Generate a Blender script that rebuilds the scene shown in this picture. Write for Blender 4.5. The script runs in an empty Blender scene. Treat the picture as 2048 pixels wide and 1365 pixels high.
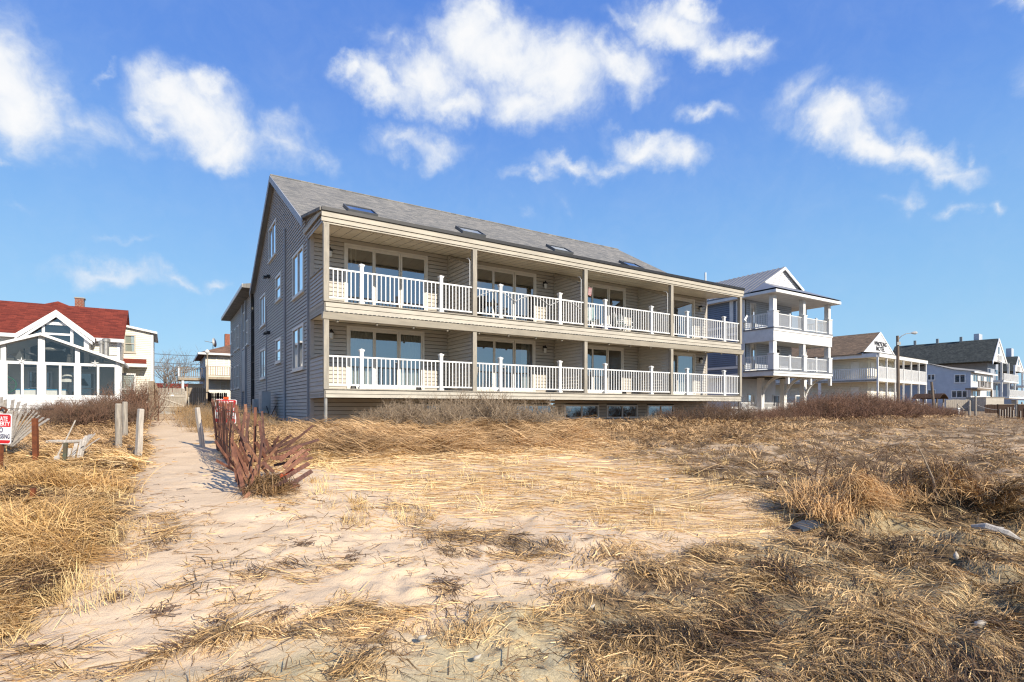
import bpy, bmesh, math, random
import numpy as np
from mathutils import Vector, Matrix

random.seed(7)
SC = bpy.context.scene
COL = SC.collection
R = math.radians

# ------------------------------------------------------------------ camera, sky, sun, exposure
F = 1080.0            # focal length in pixels of the 2048 px wide photograph
CZ = 1.6              # eye height
cam_d = bpy.data.cameras.new('camera')
cam = bpy.data.objects.new('camera', cam_d)
COL.objects.link(cam)
cam.location = (0, 0, CZ)
cam.rotation_euler = (R(90), 0, 0)
cam_d.sensor_width = 36.0
cam_d.lens = 36.0 * F / 2048.0
cam_d.shift_y = (815 - 682.5) / 2048.0
cam_d.clip_start = 0.05
cam_d.clip_end = 6000
SC.camera = cam

SUN_EL = R(31)
SUN_AZ = math.atan2(0.70, -0.71)            # clockwise from +Y
SUN_DIR = Vector((math.sin(SUN_AZ) * math.cos(SUN_EL), math.cos(SUN_AZ) * math.cos(SUN_EL), math.sin(SUN_EL)))

W = bpy.data.worlds.new('World')
SC.world = W
W.use_nodes = True
wt = W.node_tree
wt.nodes.clear()


def wn(kind, **kw):
    n = wt.nodes.new(kind)
    for k, v in kw.items():
        setattr(n, k, v)
    return n


def wmath(op, a, b=None, clamp=False):
    n = wn('ShaderNodeMath', operation=op, use_clamp=clamp)
    for i, x in enumerate((a, b)):
        if x is None:
            continue
        if isinstance(x, (int, float)):
            n.inputs[i].default_value = x
        else:
            wt.links.new(x, n.inputs[i])
    return n.outputs[0]


sky = wn('ShaderNodeTexSky', sky_type='NISHITA', sun_disc=False)
sky.sun_elevation = SUN_EL
sky.sun_rotation = SUN_AZ
sky.altitude = 0
sky.air_density = 1.0
sky.dust_density = 0.3
sky.ozone_density = 3.5
# clear-air colour by height above the horizon (the same all round), blended with the physical sky
skc = wn('ShaderNodeTexCoord')
sks = wn('ShaderNodeSeparateXYZ')
wt.links.new(skc.outputs['Generated'], sks.inputs[0])
skr = wn('ShaderNodeValToRGB')
skr.color_ramp.interpolation = 'B_SPLINE'
skr.color_ramp.elements[0].position = 0.0
skr.color_ramp.elements[0].color = (0.40, 0.66, 0.86, 1)
skr.color_ramp.elements[1].position = 1.0
skr.color_ramp.elements[1].color = (0.06, 0.17, 0.58, 1)
for pos, c in ((0.14, (0.31, 0.60, 0.87, 1)), (0.33, (0.185, 0.42, 0.86, 1)), (0.50, (0.11, 0.275, 0.78, 1)), (0.75, (0.08, 0.22, 0.70, 1))):
    e = skr.color_ramp.elements.new(pos)
    e.color = c
wt.links.new(sks.outputs['Z'], skr.inputs['Fac'])
skm = wn('ShaderNodeVectorMath', operation='SCALE')
skm.inputs['Scale'].default_value = 3.5
wt.links.new(skr.outputs['Color'], skm.inputs[0])
hsv = wn('ShaderNodeMix', data_type='RGBA')
hsv.inputs['Factor'].default_value = 0.94
wt.links.new(sky.outputs[0], hsv.inputs['A'])
wt.links.new(skm.outputs[0], hsv.inputs['B'])

# clouds: soft ellipsoids of cloud standing in given directions, broken up by noise; elsewhere round the sky the same kind
# of cloud comes from noise alone
geo = wn('ShaderNodeTexCoord')
DIRV = geo.outputs['Generated']


def wnoise(scale, detail, rough=0.6, vec=None):
    n = wn('ShaderNodeTexNoise')
    n.inputs['Scale'].default_value = scale
    n.inputs['Detail'].default_value = detail
    n.inputs['Roughness'].default_value = rough
    wt.links.new(vec or DIRV, n.inputs['Vector'])
    return n


def warp(vec, noise_node, amount):
    s = wn('ShaderNodeVectorMath', operation='SUBTRACT')
    s.inputs[1].default_value = (0.5, 0.5, 0.5)
    wt.links.new(noise_node.outputs['Color'], s.inputs[0])
    m = wn('ShaderNodeVectorMath', operation='MULTIPLY_ADD')
    m.inputs[1].default_value = (amount,) * 3
    wt.links.new(s.outputs[0], m.inputs[0])
    wt.links.new(vec, m.inputs[2])
    return m.outputs[0]


d1 = warp(DIRV, wnoise(7.0, 3.0), 0.11)
d2 = warp(d1, wnoise(26.0, 6.0, 0.62), 0.055)
CLOUDS = [  # photo x, y, half width, half height, strength, tilt
    (20, 215, 100, 85, 1, 20), (-60, 150, 110, 120, 1, 0), (75, 200, 55, 50, .8, 0), (175, 240, 80, 38, .5, 15), (245, 270, 60, 26, .35, 15),
    (395, 225, 110, 70, 1, 10), (450, 275, 80, 48, .95, 10), (345, 195, 70, 42, .9, 0), (300, 225, 50, 30, .75, 0), (420, 180, 60, 35, .9, 0),
    (570, 280, 80, 55, .62, 20), (640, 315, 50, 36, .5, 20),
    (930, 75, 110, 80, 1, 0), (1010, 115, 140, 80, 1, 10), (1110, 150, 150, 85, 1, 8), (1225, 140, 105, 62, 1, -8), (850, 150, 120, 70, 1, 0),
    (760, 175, 100, 45, .95, 12), (700, 150, 45, 32, .85, 0), (900, 205, 120, 45, .9, 0), (1050, 205, 110, 60, .95, 15), (960, 40, 60, 40, .9, 0),
    (870, 285, 80, 36, .62, 8), (800, 270, 85, 32, .6, 0), (755, 75, 50, 30, .35, 0),
    (1340, 40, 120, 50, 1, 5), (1430, 80, 95, 42, .95, 15), (1250, 40, 65, 22, .6, 0), (1480, 90, 45, 34, .8, 0), (1380, 5, 70, 30, .95, 0),
    (1280, 290, 90, 42, .95, 10), (1350, 310, 60, 40, .8, 20), (1215, 325, 80, 28, .7, 0), (1135, 345, 85, 25, .7, 0), (1070, 365, 55, 20, .55, 0),
    (1410, 228, 60, 24, .65, 10),
    (1590, 190, 65, 42, .58, -30), (1680, 250, 95, 52, .95, 20), (1645, 240, 60, 48, .8, 0), (1745, 295, 95, 42, .9, 15), (1830, 322, 80, 34, .85, 10),
    (1890, 345, 60, 26, .7, 10), (1760, 215, 60, 36, .5, 30), (1922, 318, 14, 26, .5, 0), (1545, 215, 25, 40, .3, 0),
    (1822, 415, 24, 26, .5, 0), (1906, 430, 24, 20, .55, 0), (1984, 415, 24, 16, .55, 0), (2030, 10, 30, 20, .5, 0), (1780, 415, 25, 12, .25, 0),
    (215, 548, 105, 26, .6, 4), (345, 550, 50, 16, .45, 10), (432, 543, 34, 15, .45, 8), (268, 486, 55, 12, .3, 0), (202, 150, 26, 10, .4, 0),
    (18, 340, 30, 12, .5, 0), (30, 415, 30, 10, .25, 0), (1132, 410, 20, 14, .22, 0), (1040, 428, 22, 12, .25, 0), (120, 170, 60, 20, .2, 0),
    (-220, 260, 120, 60, .9, 10), (2200, 120, 120, 60, .9, 0), (2260, 380, 90, 30, .6, 0), (700, -140, 200, 50, .8, 5), (1700, -160, 160, 60, .8, 0),
]
acc = None
for (px, py, rx, ry, st, tilt) in CLOUDS:
    c = Vector(((px - 1024) / F, 1, (815 - py) / F))
    ln = c.length
    c.normalize()
    cx, cy = rx / F, ry / F
    a = Vector((1, 0, 0)) - c * c.x
    a.normalize()
    b = a.cross(c) * -1
    if b.z < 0:
        b = -b
    ta = math.radians(-tilt)
    a2, b2 = a * math.cos(ta) + b * math.sin(ta), b * math.cos(ta) - a * math.sin(ta)
    fx = math.sqrt(1 + ((px - 1024) / F) ** 2) / ln ** 1.15
    sx, sy = cx * fx * 1.22, cy * fx * 1.22
    M = Matrix((a2, c, b2)).transposed()
    mp = wn('ShaderNodeMapping', vector_type='TEXTURE')
    mp.inputs['Location'].default_value = c
    mp.inputs['Rotation'].default_value = M.to_euler()
    mp.inputs['Scale'].default_value = (sx, 0.25, sy)
    wt.links.new(d2, mp.inputs['Vector'])
    g = wn('ShaderNodeTexGradient', gradient_type='SPHERICAL')
    wt.links.new(mp.outputs[0], g.inputs['Vector'])
    v = wmath('MULTIPLY', g.outputs['Fac'], st)
    acc = v if acc is None else wmath('SMOOTH_MAX', acc, v)
    if acc is not v:
        acc.node.inputs[2].default_value = 0.12
sep = wn('ShaderNodeSeparateXYZ')
wt.links.new(DIRV, sep.inputs[0])
mr = wn('ShaderNodeMapRange', interpolation_type='SMOOTHSTEP')
mr.inputs['From Min'].default_value = 0.45
mr.inputs['From Max'].default_value = 0.15
wt.links.new(sep.outputs['Y'], mr.inputs['Value'])
nz = wnoise(3.2, 7.0, 0.6, d1)
oth = wmath('MULTIPLY', wmath('SUBTRACT', nz.outputs['Fac'], 0.5), 4.0, True)
oth = wmath('MULTIPLY', oth, mr.outputs[0])
low = wn('ShaderNodeMapRange')
low.inputs['From Min'].default_value = 0.03
low.inputs['From Max'].default_value = 0.2
wt.links.new(sep.outputs['Z'], low.inputs['Value'])
oth = wmath('MULTIPLY', oth, low.outputs[0])
acc = wmath('MAXIMUM', acc, oth)
fine = wnoise(11.0, 9.0, 0.66, d1)
fine2 = wnoise(48.0, 6.0, 0.6, d1)
det = wmath('ADD', wmath('MULTIPLY', wmath('SUBTRACT', fine.outputs['Fac'], 0.5), 0.8),
            wmath('MULTIPLY', wmath('SUBTRACT', fine2.outputs['Fac'], 0.5), 0.3))
gate = wmath('MULTIPLY', acc, 3.2, True)
dens = wmath('ADD', acc, wmath('MULTIPLY', det, gate))
al = wn('ShaderNodeMapRange', interpolation_type='SMOOTHSTEP')
al.inputs['From Min'].default_value = 0.0
al.inputs['From Max'].default_value = 0.82
al.inputs['To Max'].default_value = 0.96
wt.links.new(dens, al.inputs['Value'])
cr = wn('ShaderNodeMapRange')
cr.inputs['From Min'].default_value = 0.35
cr.inputs['From Max'].default_value = 0.95
cr.inputs['To Min'].default_value = 0.0
cr.inputs['To Max'].default_value = 1.0
wt.links.new(dens, cr.inputs['Value'])
ccol = wn('ShaderNodeMix', data_type='RGBA')
CLOUD_V = 3.5
ccol.inputs['A'].default_value = (CLOUD_V * .74, CLOUD_V * .82, CLOUD_V * .93, 1)
ccol.inputs['B'].default_value = (CLOUD_V * 1.0, CLOUD_V * 1.0, CLOUD_V * 1.0, 1)
wt.links.new(cr.outputs[0], ccol.inputs['Factor'])
mix = wn('ShaderNodeMix', data_type='RGBA')
wt.links.new(al.outputs[0], mix.inputs['Factor'])
wt.links.new(hsv.outputs['Result'], mix.inputs['A'])
wt.links.new(ccol.outputs['Result'], mix.inputs['B'])
bg = wn('ShaderNodeBackground')
bg.inputs['Strength'].default_value = 0.15
wt.links.new(mix.outputs['Result'], bg.inputs['Color'])
wo = wn('ShaderNodeOutputWorld')
wt.links.new(bg.outputs[0], wo.inputs['Surface'])

sun_d = bpy.data.lights.new('sun', 'SUN')
sun_d.energy = 3.4
sun_d.angle = R(0.5)
sun_d.color = (1.0, 0.91, 0.77)
sun = bpy.data.objects.new('sun', sun_d)
COL.objects.link(sun)
sun.rotation_euler = (-SUN_DIR).to_track_quat('-Z', 'Y').to_euler()

SC.view_settings.view_transform = 'Standard'
SC.view_settings.look = 'None'
SC.view_settings.gamma = 1
SC.view_settings.exposure = 0.92
SC.view_settings.use_curve_mapping = False
SC.render.engine = 'CYCLES'
SC.cycles.max_bounces = 8
SC.cycles.transparent_max_bounces = 12
SC.cycles.use_denoising = True
SC.cycles.denoiser = 'OPENIMAGEDENOISE'
SC.cycles.denoising_input_passes = 'RGB_ALBEDO_NORMAL'
SC.cycles.denoising_prefilter = 'NONE'
SC.cycles.filter_width = 1.25
SC.cycles.caustics_reflective = False
SC.cycles.caustics_refractive = False


# ------------------------------------------------------------------ materials
def mat(name, col, col2=None, scale=6.0, rough=0.7, bump=0.0, bscale=None, spec=0.3, stretch=(1, 1, 1), detail=6.0, metal=0.0, lo=0.35, hi=0.65):
    m = bpy.data.materials.new(name)
    m.use_nodes = True
    t = m.node_tree
    b = t.nodes['Principled BSDF']
    b.inputs['Roughness'].default_value = rough
    b.inputs['Specular IOR Level'].default_value = spec
    b.inputs['Metallic'].default_value = metal
    if col2 is None:
        col2 = tuple(c * 0.82 for c in col)
    tc = t.nodes.new('ShaderNodeTexCoord')
    mp = t.nodes.new('ShaderNodeMapping')
    mp.inputs['Scale'].default_value = stretch
    t.links.new(tc.outputs['Object'], mp.inputs['Vector'])
    n = t.nodes.new('ShaderNodeTexNoise')
    n.inputs['Scale'].default_value = scale
    n.inputs['Detail'].default_value = detail
    n.inputs['Roughness'].default_value = 0.62
    t.links.new(mp.outputs[0], n.inputs['Vector'])
    r = t.nodes.new('ShaderNodeMapRange')
    r.inputs['From Min'].default_value = lo
    r.inputs['From Max'].default_value = hi
    t.links.new(n.outputs['Fac'], r.inputs['Value'])
    x = t.nodes.new('ShaderNodeMix')
    x.data_type = 'RGBA'
    x.inputs['A'].default_value = (*col, 1)
    x.inputs['B'].default_value = (*col2, 1)
    t.links.new(r.outputs[0], x.inputs['Factor'])
    t.links.new(x.outputs['Result'], b.inputs['Base Color'])
    if bump:
        n2 = t.nodes.new('ShaderNodeTexNoise')
        n2.inputs['Scale'].default_value = bscale or scale * 4
        n2.inputs['Detail'].default_value = 5
        t.links.new(mp.outputs[0], n2.inputs['Vector'])
        bp = t.nodes.new('ShaderNodeBump')
        bp.inputs['Strength'].default_value = bump
        bp.inputs['Distance'].default_value = 0.02
        t.links.new(n2.outputs['Fac'], bp.inputs['Height'])
        t.links.new(bp.outputs[0], b.inputs['Normal'])
    return m


def shingle_mat(name, cols, rough=0.9, w=0.30, h=0.14, slope=1.15, mortar=0.004, along=0):
    """roofing: courses of tabs in a few tones, laid out along the object's x (along=0) or y and up the slope"""
    m = mat(name, cols[0], cols[1], scale=1.3, rough=rough, spec=0.15)
    t = m.node_tree
    b = t.nodes['Principled BSDF']
    old = b.inputs['Base Color'].links[0].from_socket
    tc = t.nodes.new('ShaderNodeTexCoord')
    sp = t.nodes.new('ShaderNodeSeparateXYZ')
    t.links.new(tc.outputs['Object'], sp.inputs[0])
    mu = t.nodes.new('ShaderNodeMath')
    mu.operation = 'MULTIPLY'
    mu.inputs[1].default_value = slope
    t.links.new(sp.outputs['Y' if along == 0 else 'X'], mu.inputs[0])
    cb = t.nodes.new('ShaderNodeCombineXYZ')
    t.links.new(sp.outputs['X' if along == 0 else 'Y'], cb.inputs[0])
    t.links.new(mu.outputs[0], cb.inputs[1])
    bt = t.nodes.new('ShaderNodeTexBrick')
    bt.inputs['Scale'].default_value = 1.0
    bt.inputs['Brick Width'].default_value = w
    bt.inputs['Row Height'].default_value = h
    bt.inputs['Mortar Size'].default_value = mortar
    bt.inputs['Color1'].default_value = (1.25, 1.22, 1.18, 1)
    bt.inputs['Color2'].default_value = (0.72, 0.74, 0.78, 1)
    bt.inputs['Mortar'].default_value = (0.45, 0.45, 0.45, 1)
    bt.offset = 0.37
    t.links.new(cb.outputs[0], bt.inputs['Vector'])
    mx = t.nodes.new('ShaderNodeMix')
    mx.data_type = 'RGBA'
    mx.blend_type = 'MULTIPLY'
    mx.inputs['Factor'].default_value = 1
    t.links.new(old, mx.inputs['A'])
    t.links.new(bt.outputs['Color'], mx.inputs['B'])
    t.links.new(mx.outputs['Result'], b.inputs['Base Color'])
    bp = t.nodes.new('ShaderNodeBump')
    bp.inputs['Strength'].default_value = 0.5
    bp.inputs['Distance'].default_value = 0.01
    t.links.new(bt.outputs['Color'], bp.inputs['Height'])
    t.links.new(bp.outputs[0], b.inputs['Normal'])
    return m


def glass_mat(name, tint=(0.75, 0.82, 0.82), base=0.16, rough=0.0):
    m = bpy.data.materials.new(name)
    m.use_nodes = True
    t = m.node_tree
    t.nodes.clear()
    fr = t.nodes.new('ShaderNodeFresnel')
    fr.inputs['IOR'].default_value = 1.5
    ad = t.nodes.new('ShaderNodeMath')
    ad.use_clamp = True
    ad.inputs[1].default_value = base
    t.links.new(fr.outputs[0], ad.inputs[0])
    tr = t.nodes.new('ShaderNodeBsdfTransparent')
    tr.inputs[0].default_value = (*tint, 1)
    gl = t.nodes.new('ShaderNodeBsdfGlossy')
    gl.inputs['Roughness'].default_value = rough
    gl.inputs['Color'].default_value = (0.95, 0.97, 1, 1)
    tc = t.nodes.new('ShaderNodeTexCoord')
    nz = t.nodes.new('ShaderNodeTexNoise')
    nz.inputs['Scale'].default_value = 0.9
    nz.inputs['Detail'].default_value = 1
    t.links.new(tc.outputs['Object'], nz.inputs['Vector'])
    bp = t.nodes.new('ShaderNodeBump')
    bp.inputs['Strength'].default_value = 0.12
    bp.inputs['Distance'].default_value = 0.03
    t.links.new(nz.outputs['Fac'], bp.inputs['Height'])
    t.links.new(bp.outputs[0], gl.inputs['Normal'])
    mx = t.nodes.new('ShaderNodeMixShader')
    t.links.new(ad.outputs[0], mx.inputs[0])
    t.links.new(tr.outputs[0], mx.inputs[1])
    t.links.new(gl.outputs[0], mx.inputs[2])
    o = t.nodes.new('ShaderNodeOutputMaterial')
    t.links.new(mx.outputs[0], o.inputs['Surface'])
    return m


def attr_mat(name, attr='tint', rough=0.75, spec=0.25, sheen=0.0):
    m = bpy.data.materials.new(name)
    m.use_nodes = True
    t = m.node_tree
    b = t.nodes['Principled BSDF']
    b.inputs['Roughness'].default_value = rough
    b.inputs['Specular IOR Level'].default_value = spec
    a = t.nodes.new('ShaderNodeAttribute')
    a.attribute_name = attr
    t.links.new(a.outputs['Color'], b.inputs['Base Color'])
    return m


M = {}
M['taupe'] = mat('taupe_vinyl', (0.50, 0.46, 0.40), (0.44, 0.405, 0.35), 1.7, 0.55, 0.12, 40, stretch=(1, 1, 6))
M['grey_vinyl'] = mat('grey_vinyl', (0.46, 0.42, 0.37), (0.39, 0.36, 0.32), 1.1, 0.55, 0.12, 40, stretch=(1, 1, 5))
M['fascia'] = mat('cream_painted_board', (0.50, 0.455, 0.37), (0.40, 0.365, 0.30), 2.5, 0.6, 0.1, 60, stretch=(.6, 1, 3))
M['post'] = mat('weathered_painted_post', (0.40, 0.36, 0.29), (0.29, 0.265, 0.22), 4, 0.75, 0.25, 60, stretch=(3, 3, .6))
M['white'] = mat('white_vinyl', (0.80, 0.80, 0.78), (0.71, 0.71, 0.69), 3, 0.4)
M['white_paint'] = mat('white_paint', (0.78, 0.77, 0.74), (0.66, 0.65, 0.62), 2.2, 0.55, 0.1, 40)
M['white_side'] = mat('white_clapboard', (0.74, 0.74, 0.74), (0.66, 0.66, 0.66), 1.5, 0.6)
M['frame'] = mat('ivory_window_frame', (0.74, 0.71, 0.64), (0.66, 0.63, 0.57), 3, 0.45)
M['soffit'] = mat('ivory_soffit', (0.72, 0.66, 0.53), (0.64, 0.58, 0.46), 2, 0.6)
M['rake'] = mat('blue_grey_trim', (0.36, 0.38, 0.41), (0.31, 0.33, 0.36), 2, 0.5)
M['shingle'] = shingle_mat('grey_shingles', ((0.235, 0.225, 0.205), (0.195, 0.19, 0.175)))
M['red_shingle'] = shingle_mat('red_shingles', ((0.215, 0.046, 0.028), (0.16, 0.034, 0.022)), w=.35, h=.16)
M['brown_shingle'] = shingle_mat('brown_shingles', ((0.24, 0.165, 0.105), (0.17, 0.12, 0.08)), along=1)
M['brown_shingle2'] = shingle_mat('brown_hip_shingles', ((0.22, 0.13, 0.085), (0.16, 0.095, 0.065)))
M['green_shingle'] = shingle_mat('dark_green_shingles', ((0.095, 0.10, 0.088), (0.06, 0.064, 0.057)), along=1)
M['metal_roof'] = mat('grey_metal_roof', (0.22, 0.225, 0.24), (0.17, 0.175, 0.19), .8, 0.4, spec=.5)
M['grey_roof'] = mat('grey_flat_roof', (0.32, 0.30, 0.26), (0.26, 0.245, 0.22), .8, 0.8)
M['sky_frame'] = mat('dark_grey_aluminium', (0.12, 0.125, 0.13), (0.09, 0.095, 0.10), 3, 0.45)
M['glass'] = glass_mat('window_glass', (0.80, 0.86, 0.86), 0.26)
M['glass_dark'] = glass_mat('dark_window_glass', (0.35, 0.42, 0.46), 0.12)
M['glass_clear'] = glass_mat('sunroom_glass', (0.86, 0.88, 0.88), 0.04)
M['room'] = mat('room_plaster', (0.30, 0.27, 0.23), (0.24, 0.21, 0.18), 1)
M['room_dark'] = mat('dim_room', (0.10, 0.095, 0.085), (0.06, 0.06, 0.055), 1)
M['curtain'] = mat('pale_curtain', (0.62, 0.61, 0.56), (0.50, 0.49, 0.45), 3, 0.9, stretch=(14, 14, .2))
M['deck'] = mat('deck_boards', (0.55, 0.50, 0.42), (0.45, 0.41, 0.34), 3, 0.8)
M['black'] = mat('black_metal', (0.03, 0.03, 0.032), (0.02, 0.02, 0.021), 4, 0.45)
M['lamp_glass'] = mat('frosted_glass', (0.74, 0.72, 0.66), None, 3, 0.3)
M['steel'] = mat('galvanised_steel', (0.36, 0.35, 0.32), (0.26, 0.25, 0.23), 5, 0.45, metal=.5)
M['ac'] = mat('pale_grey_enamel', (0.50, 0.50, 0.48), (0.42, 0.42, 0.40), 2, 0.5)
M['conduit'] = mat('grey_conduit', (0.36, 0.365, 0.37), (0.30, 0.305, 0.31), 2, 0.5)
M['dark_recess'] = mat('recess_shade', (0.035, 0.034, 0.034), (0.022, 0.022, 0.022), 3, 0.8)  # shade inside the stair slot, put into a near-black colour
M['cream'] = mat('cream_clapboard', (0.75, 0.715, 0.62), (0.67, 0.635, 0.545), 1.5, 0.6)
M['brick'] = mat('red_brick', (0.36, 0.13, 0.075), (0.20, 0.075, 0.05), 9, 0.9)
M['mortar'] = mat('grey_mortar', (0.40, 0.37, 0.33), None, 8, 0.95)
M['blue_side'] = mat('slate_blue_clapboard', (0.20, 0.235, 0.295), (0.17, 0.20, 0.255), 1, 0.6)
M['pale_blue'] = mat('pale_grey_blue_clapboard', (0.52, 0.55, 0.60), (0.45, 0.48, 0.53), 1, 0.6)
M['far_grey'] = mat('grey_blue_shingle_wall', (0.36, 0.39, 0.44), (0.30, 0.33, 0.38), .7, 0.7)
M['pole_wood'] = mat('brown_utility_pole', (0.25, 0.19, 0.14), (0.15, 0.115, 0.085), 3, 0.9, .4, 30, stretch=(6, 6, .5))
M['grey_wood'] = mat('weathered_grey_wood', (0.42, 0.375, 0.31), (0.24, 0.21, 0.175), 5, 0.9, .5, 26, stretch=(6, 6, .5))
M['pale_wood'] = mat('bleached_wood', (0.55, 0.50, 0.43), (0.36, 0.32, 0.27), 5, 0.9, .4, 26, stretch=(6, 6, .5))
M['tan_wood'] = mat('tan_fence_wood', (0.44, 0.36, 0.26), (0.27, 0.215, 0.155), 4, 0.9, .4, 26, stretch=(6, 6, .5))
M['deck_wood'] = mat('brown_deck_wood', (0.27, 0.215, 0.16), (0.18, 0.14, 0.105), 4, 0.85)
M['dark_wood'] = mat('dark_brown_wood', (0.06, 0.032, 0.02), (0.035, 0.02, 0.014), 4, 0.85)
M['slat'] = [mat('red_stained_lath_%s' % w, c, c2, 7, 0.85, .4, 30, stretch=(5, 5, .6)) for w, c, c2 in (
    ('a', (0.27, 0.115, 0.07), (0.12, 0.055, 0.037)), ('b', (0.21, 0.095, 0.065), (0.095, 0.046, 0.034)), ('c', (0.36, 0.18, 0.105), (0.18, 0.088, 0.055)),
    ('d', (0.16, 0.08, 0.06), (0.08, 0.043, 0.034)))]
M['orange'] = mat('bright_orange_plastic', (0.75, 0.10, 0.02), (0.60, 0.07, 0.015), 4, 0.5)
M['rust'] = mat('rusted_steel', (0.21, 0.065, 0.025), (0.10, 0.035, 0.018), 9, 0.9, .3, 40)
M['green_steel'] = mat('dull_green_steel', (0.09, 0.11, 0.075), (0.11, 0.07, 0.04), 7, 0.7)
M['wire'] = mat('dark_wire', (0.05, 0.04, 0.035), None, 5, 0.6)
M['sign_white'] = mat('sign_white', (0.80, 0.80, 0.80), (0.76, 0.76, 0.76), 3, 0.4)
M['sign_red'] = mat('sign_red', (0.62, 0.025, 0.03), (0.52, 0.02, 0.024), 3, 0.4)
M['sign_navy'] = mat('sign_navy', (0.025, 0.03, 0.10), None, 3, 0.4)
M['letter_black'] = mat('letter_black', (0.03, 0.028, 0.03), None, 3, 0.6)
M['concrete'] = mat('grey_concrete', (0.40, 0.37, 0.32), (0.31, 0.285, 0.25), 2, 0.9)
M['shell'] = mat('bleached_shell', (0.52, 0.46, 0.37), (0.40, 0.35, 0.27), 8, 0.6)
M['slate'] = mat('dark_blue_grey', (0.075, 0.088, 0.105), (0.04, 0.048, 0.06), 6, 0.7)
M['twig'] = mat('brown_twig', (0.22, 0.14, 0.088), (0.125, 0.08, 0.055), 3, 0.85)
M['twig_grey'] = mat('greyish_twig', (0.42, 0.32, 0.215), (0.27, 0.20, 0.135), 3, 0.85)
M['twig_red'] = mat('reddish_twig', (0.29, 0.165, 0.105), (0.165, 0.095, 0.066), 3, 0.85)
M['twig_gold'] = mat('golden_dead_stem', (0.50, 0.325, 0.155), (0.30, 0.19, 0.09), 3, 0.85)
M['bark'] = mat('grey_bark', (0.30, 0.245, 0.195), (0.19, 0.155, 0.125), 5, 0.9)
M['green_plastic'] = mat('green_plastic', (0.03, 0.13, 0.075), (0.025, 0.10, 0.06), 4, 0.5)
M['blue_plastic'] = mat('blue_cover', (0.03, 0.24, 0.45), None, 4, 0.5)
M['stripe_cloth'] = mat('pale_striped_canvas', (0.66, 0.70, 0.72), (0.26, 0.42, 0.42), 12, 0.8, stretch=(1, .1, .1), lo=.45, hi=.55)
M['pink'] = mat('faded_red_cloth', (0.55, 0.16, 0.15), (0.62, 0.55, 0.52), 30, 0.8, stretch=(.1, .1, 1))


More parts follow.
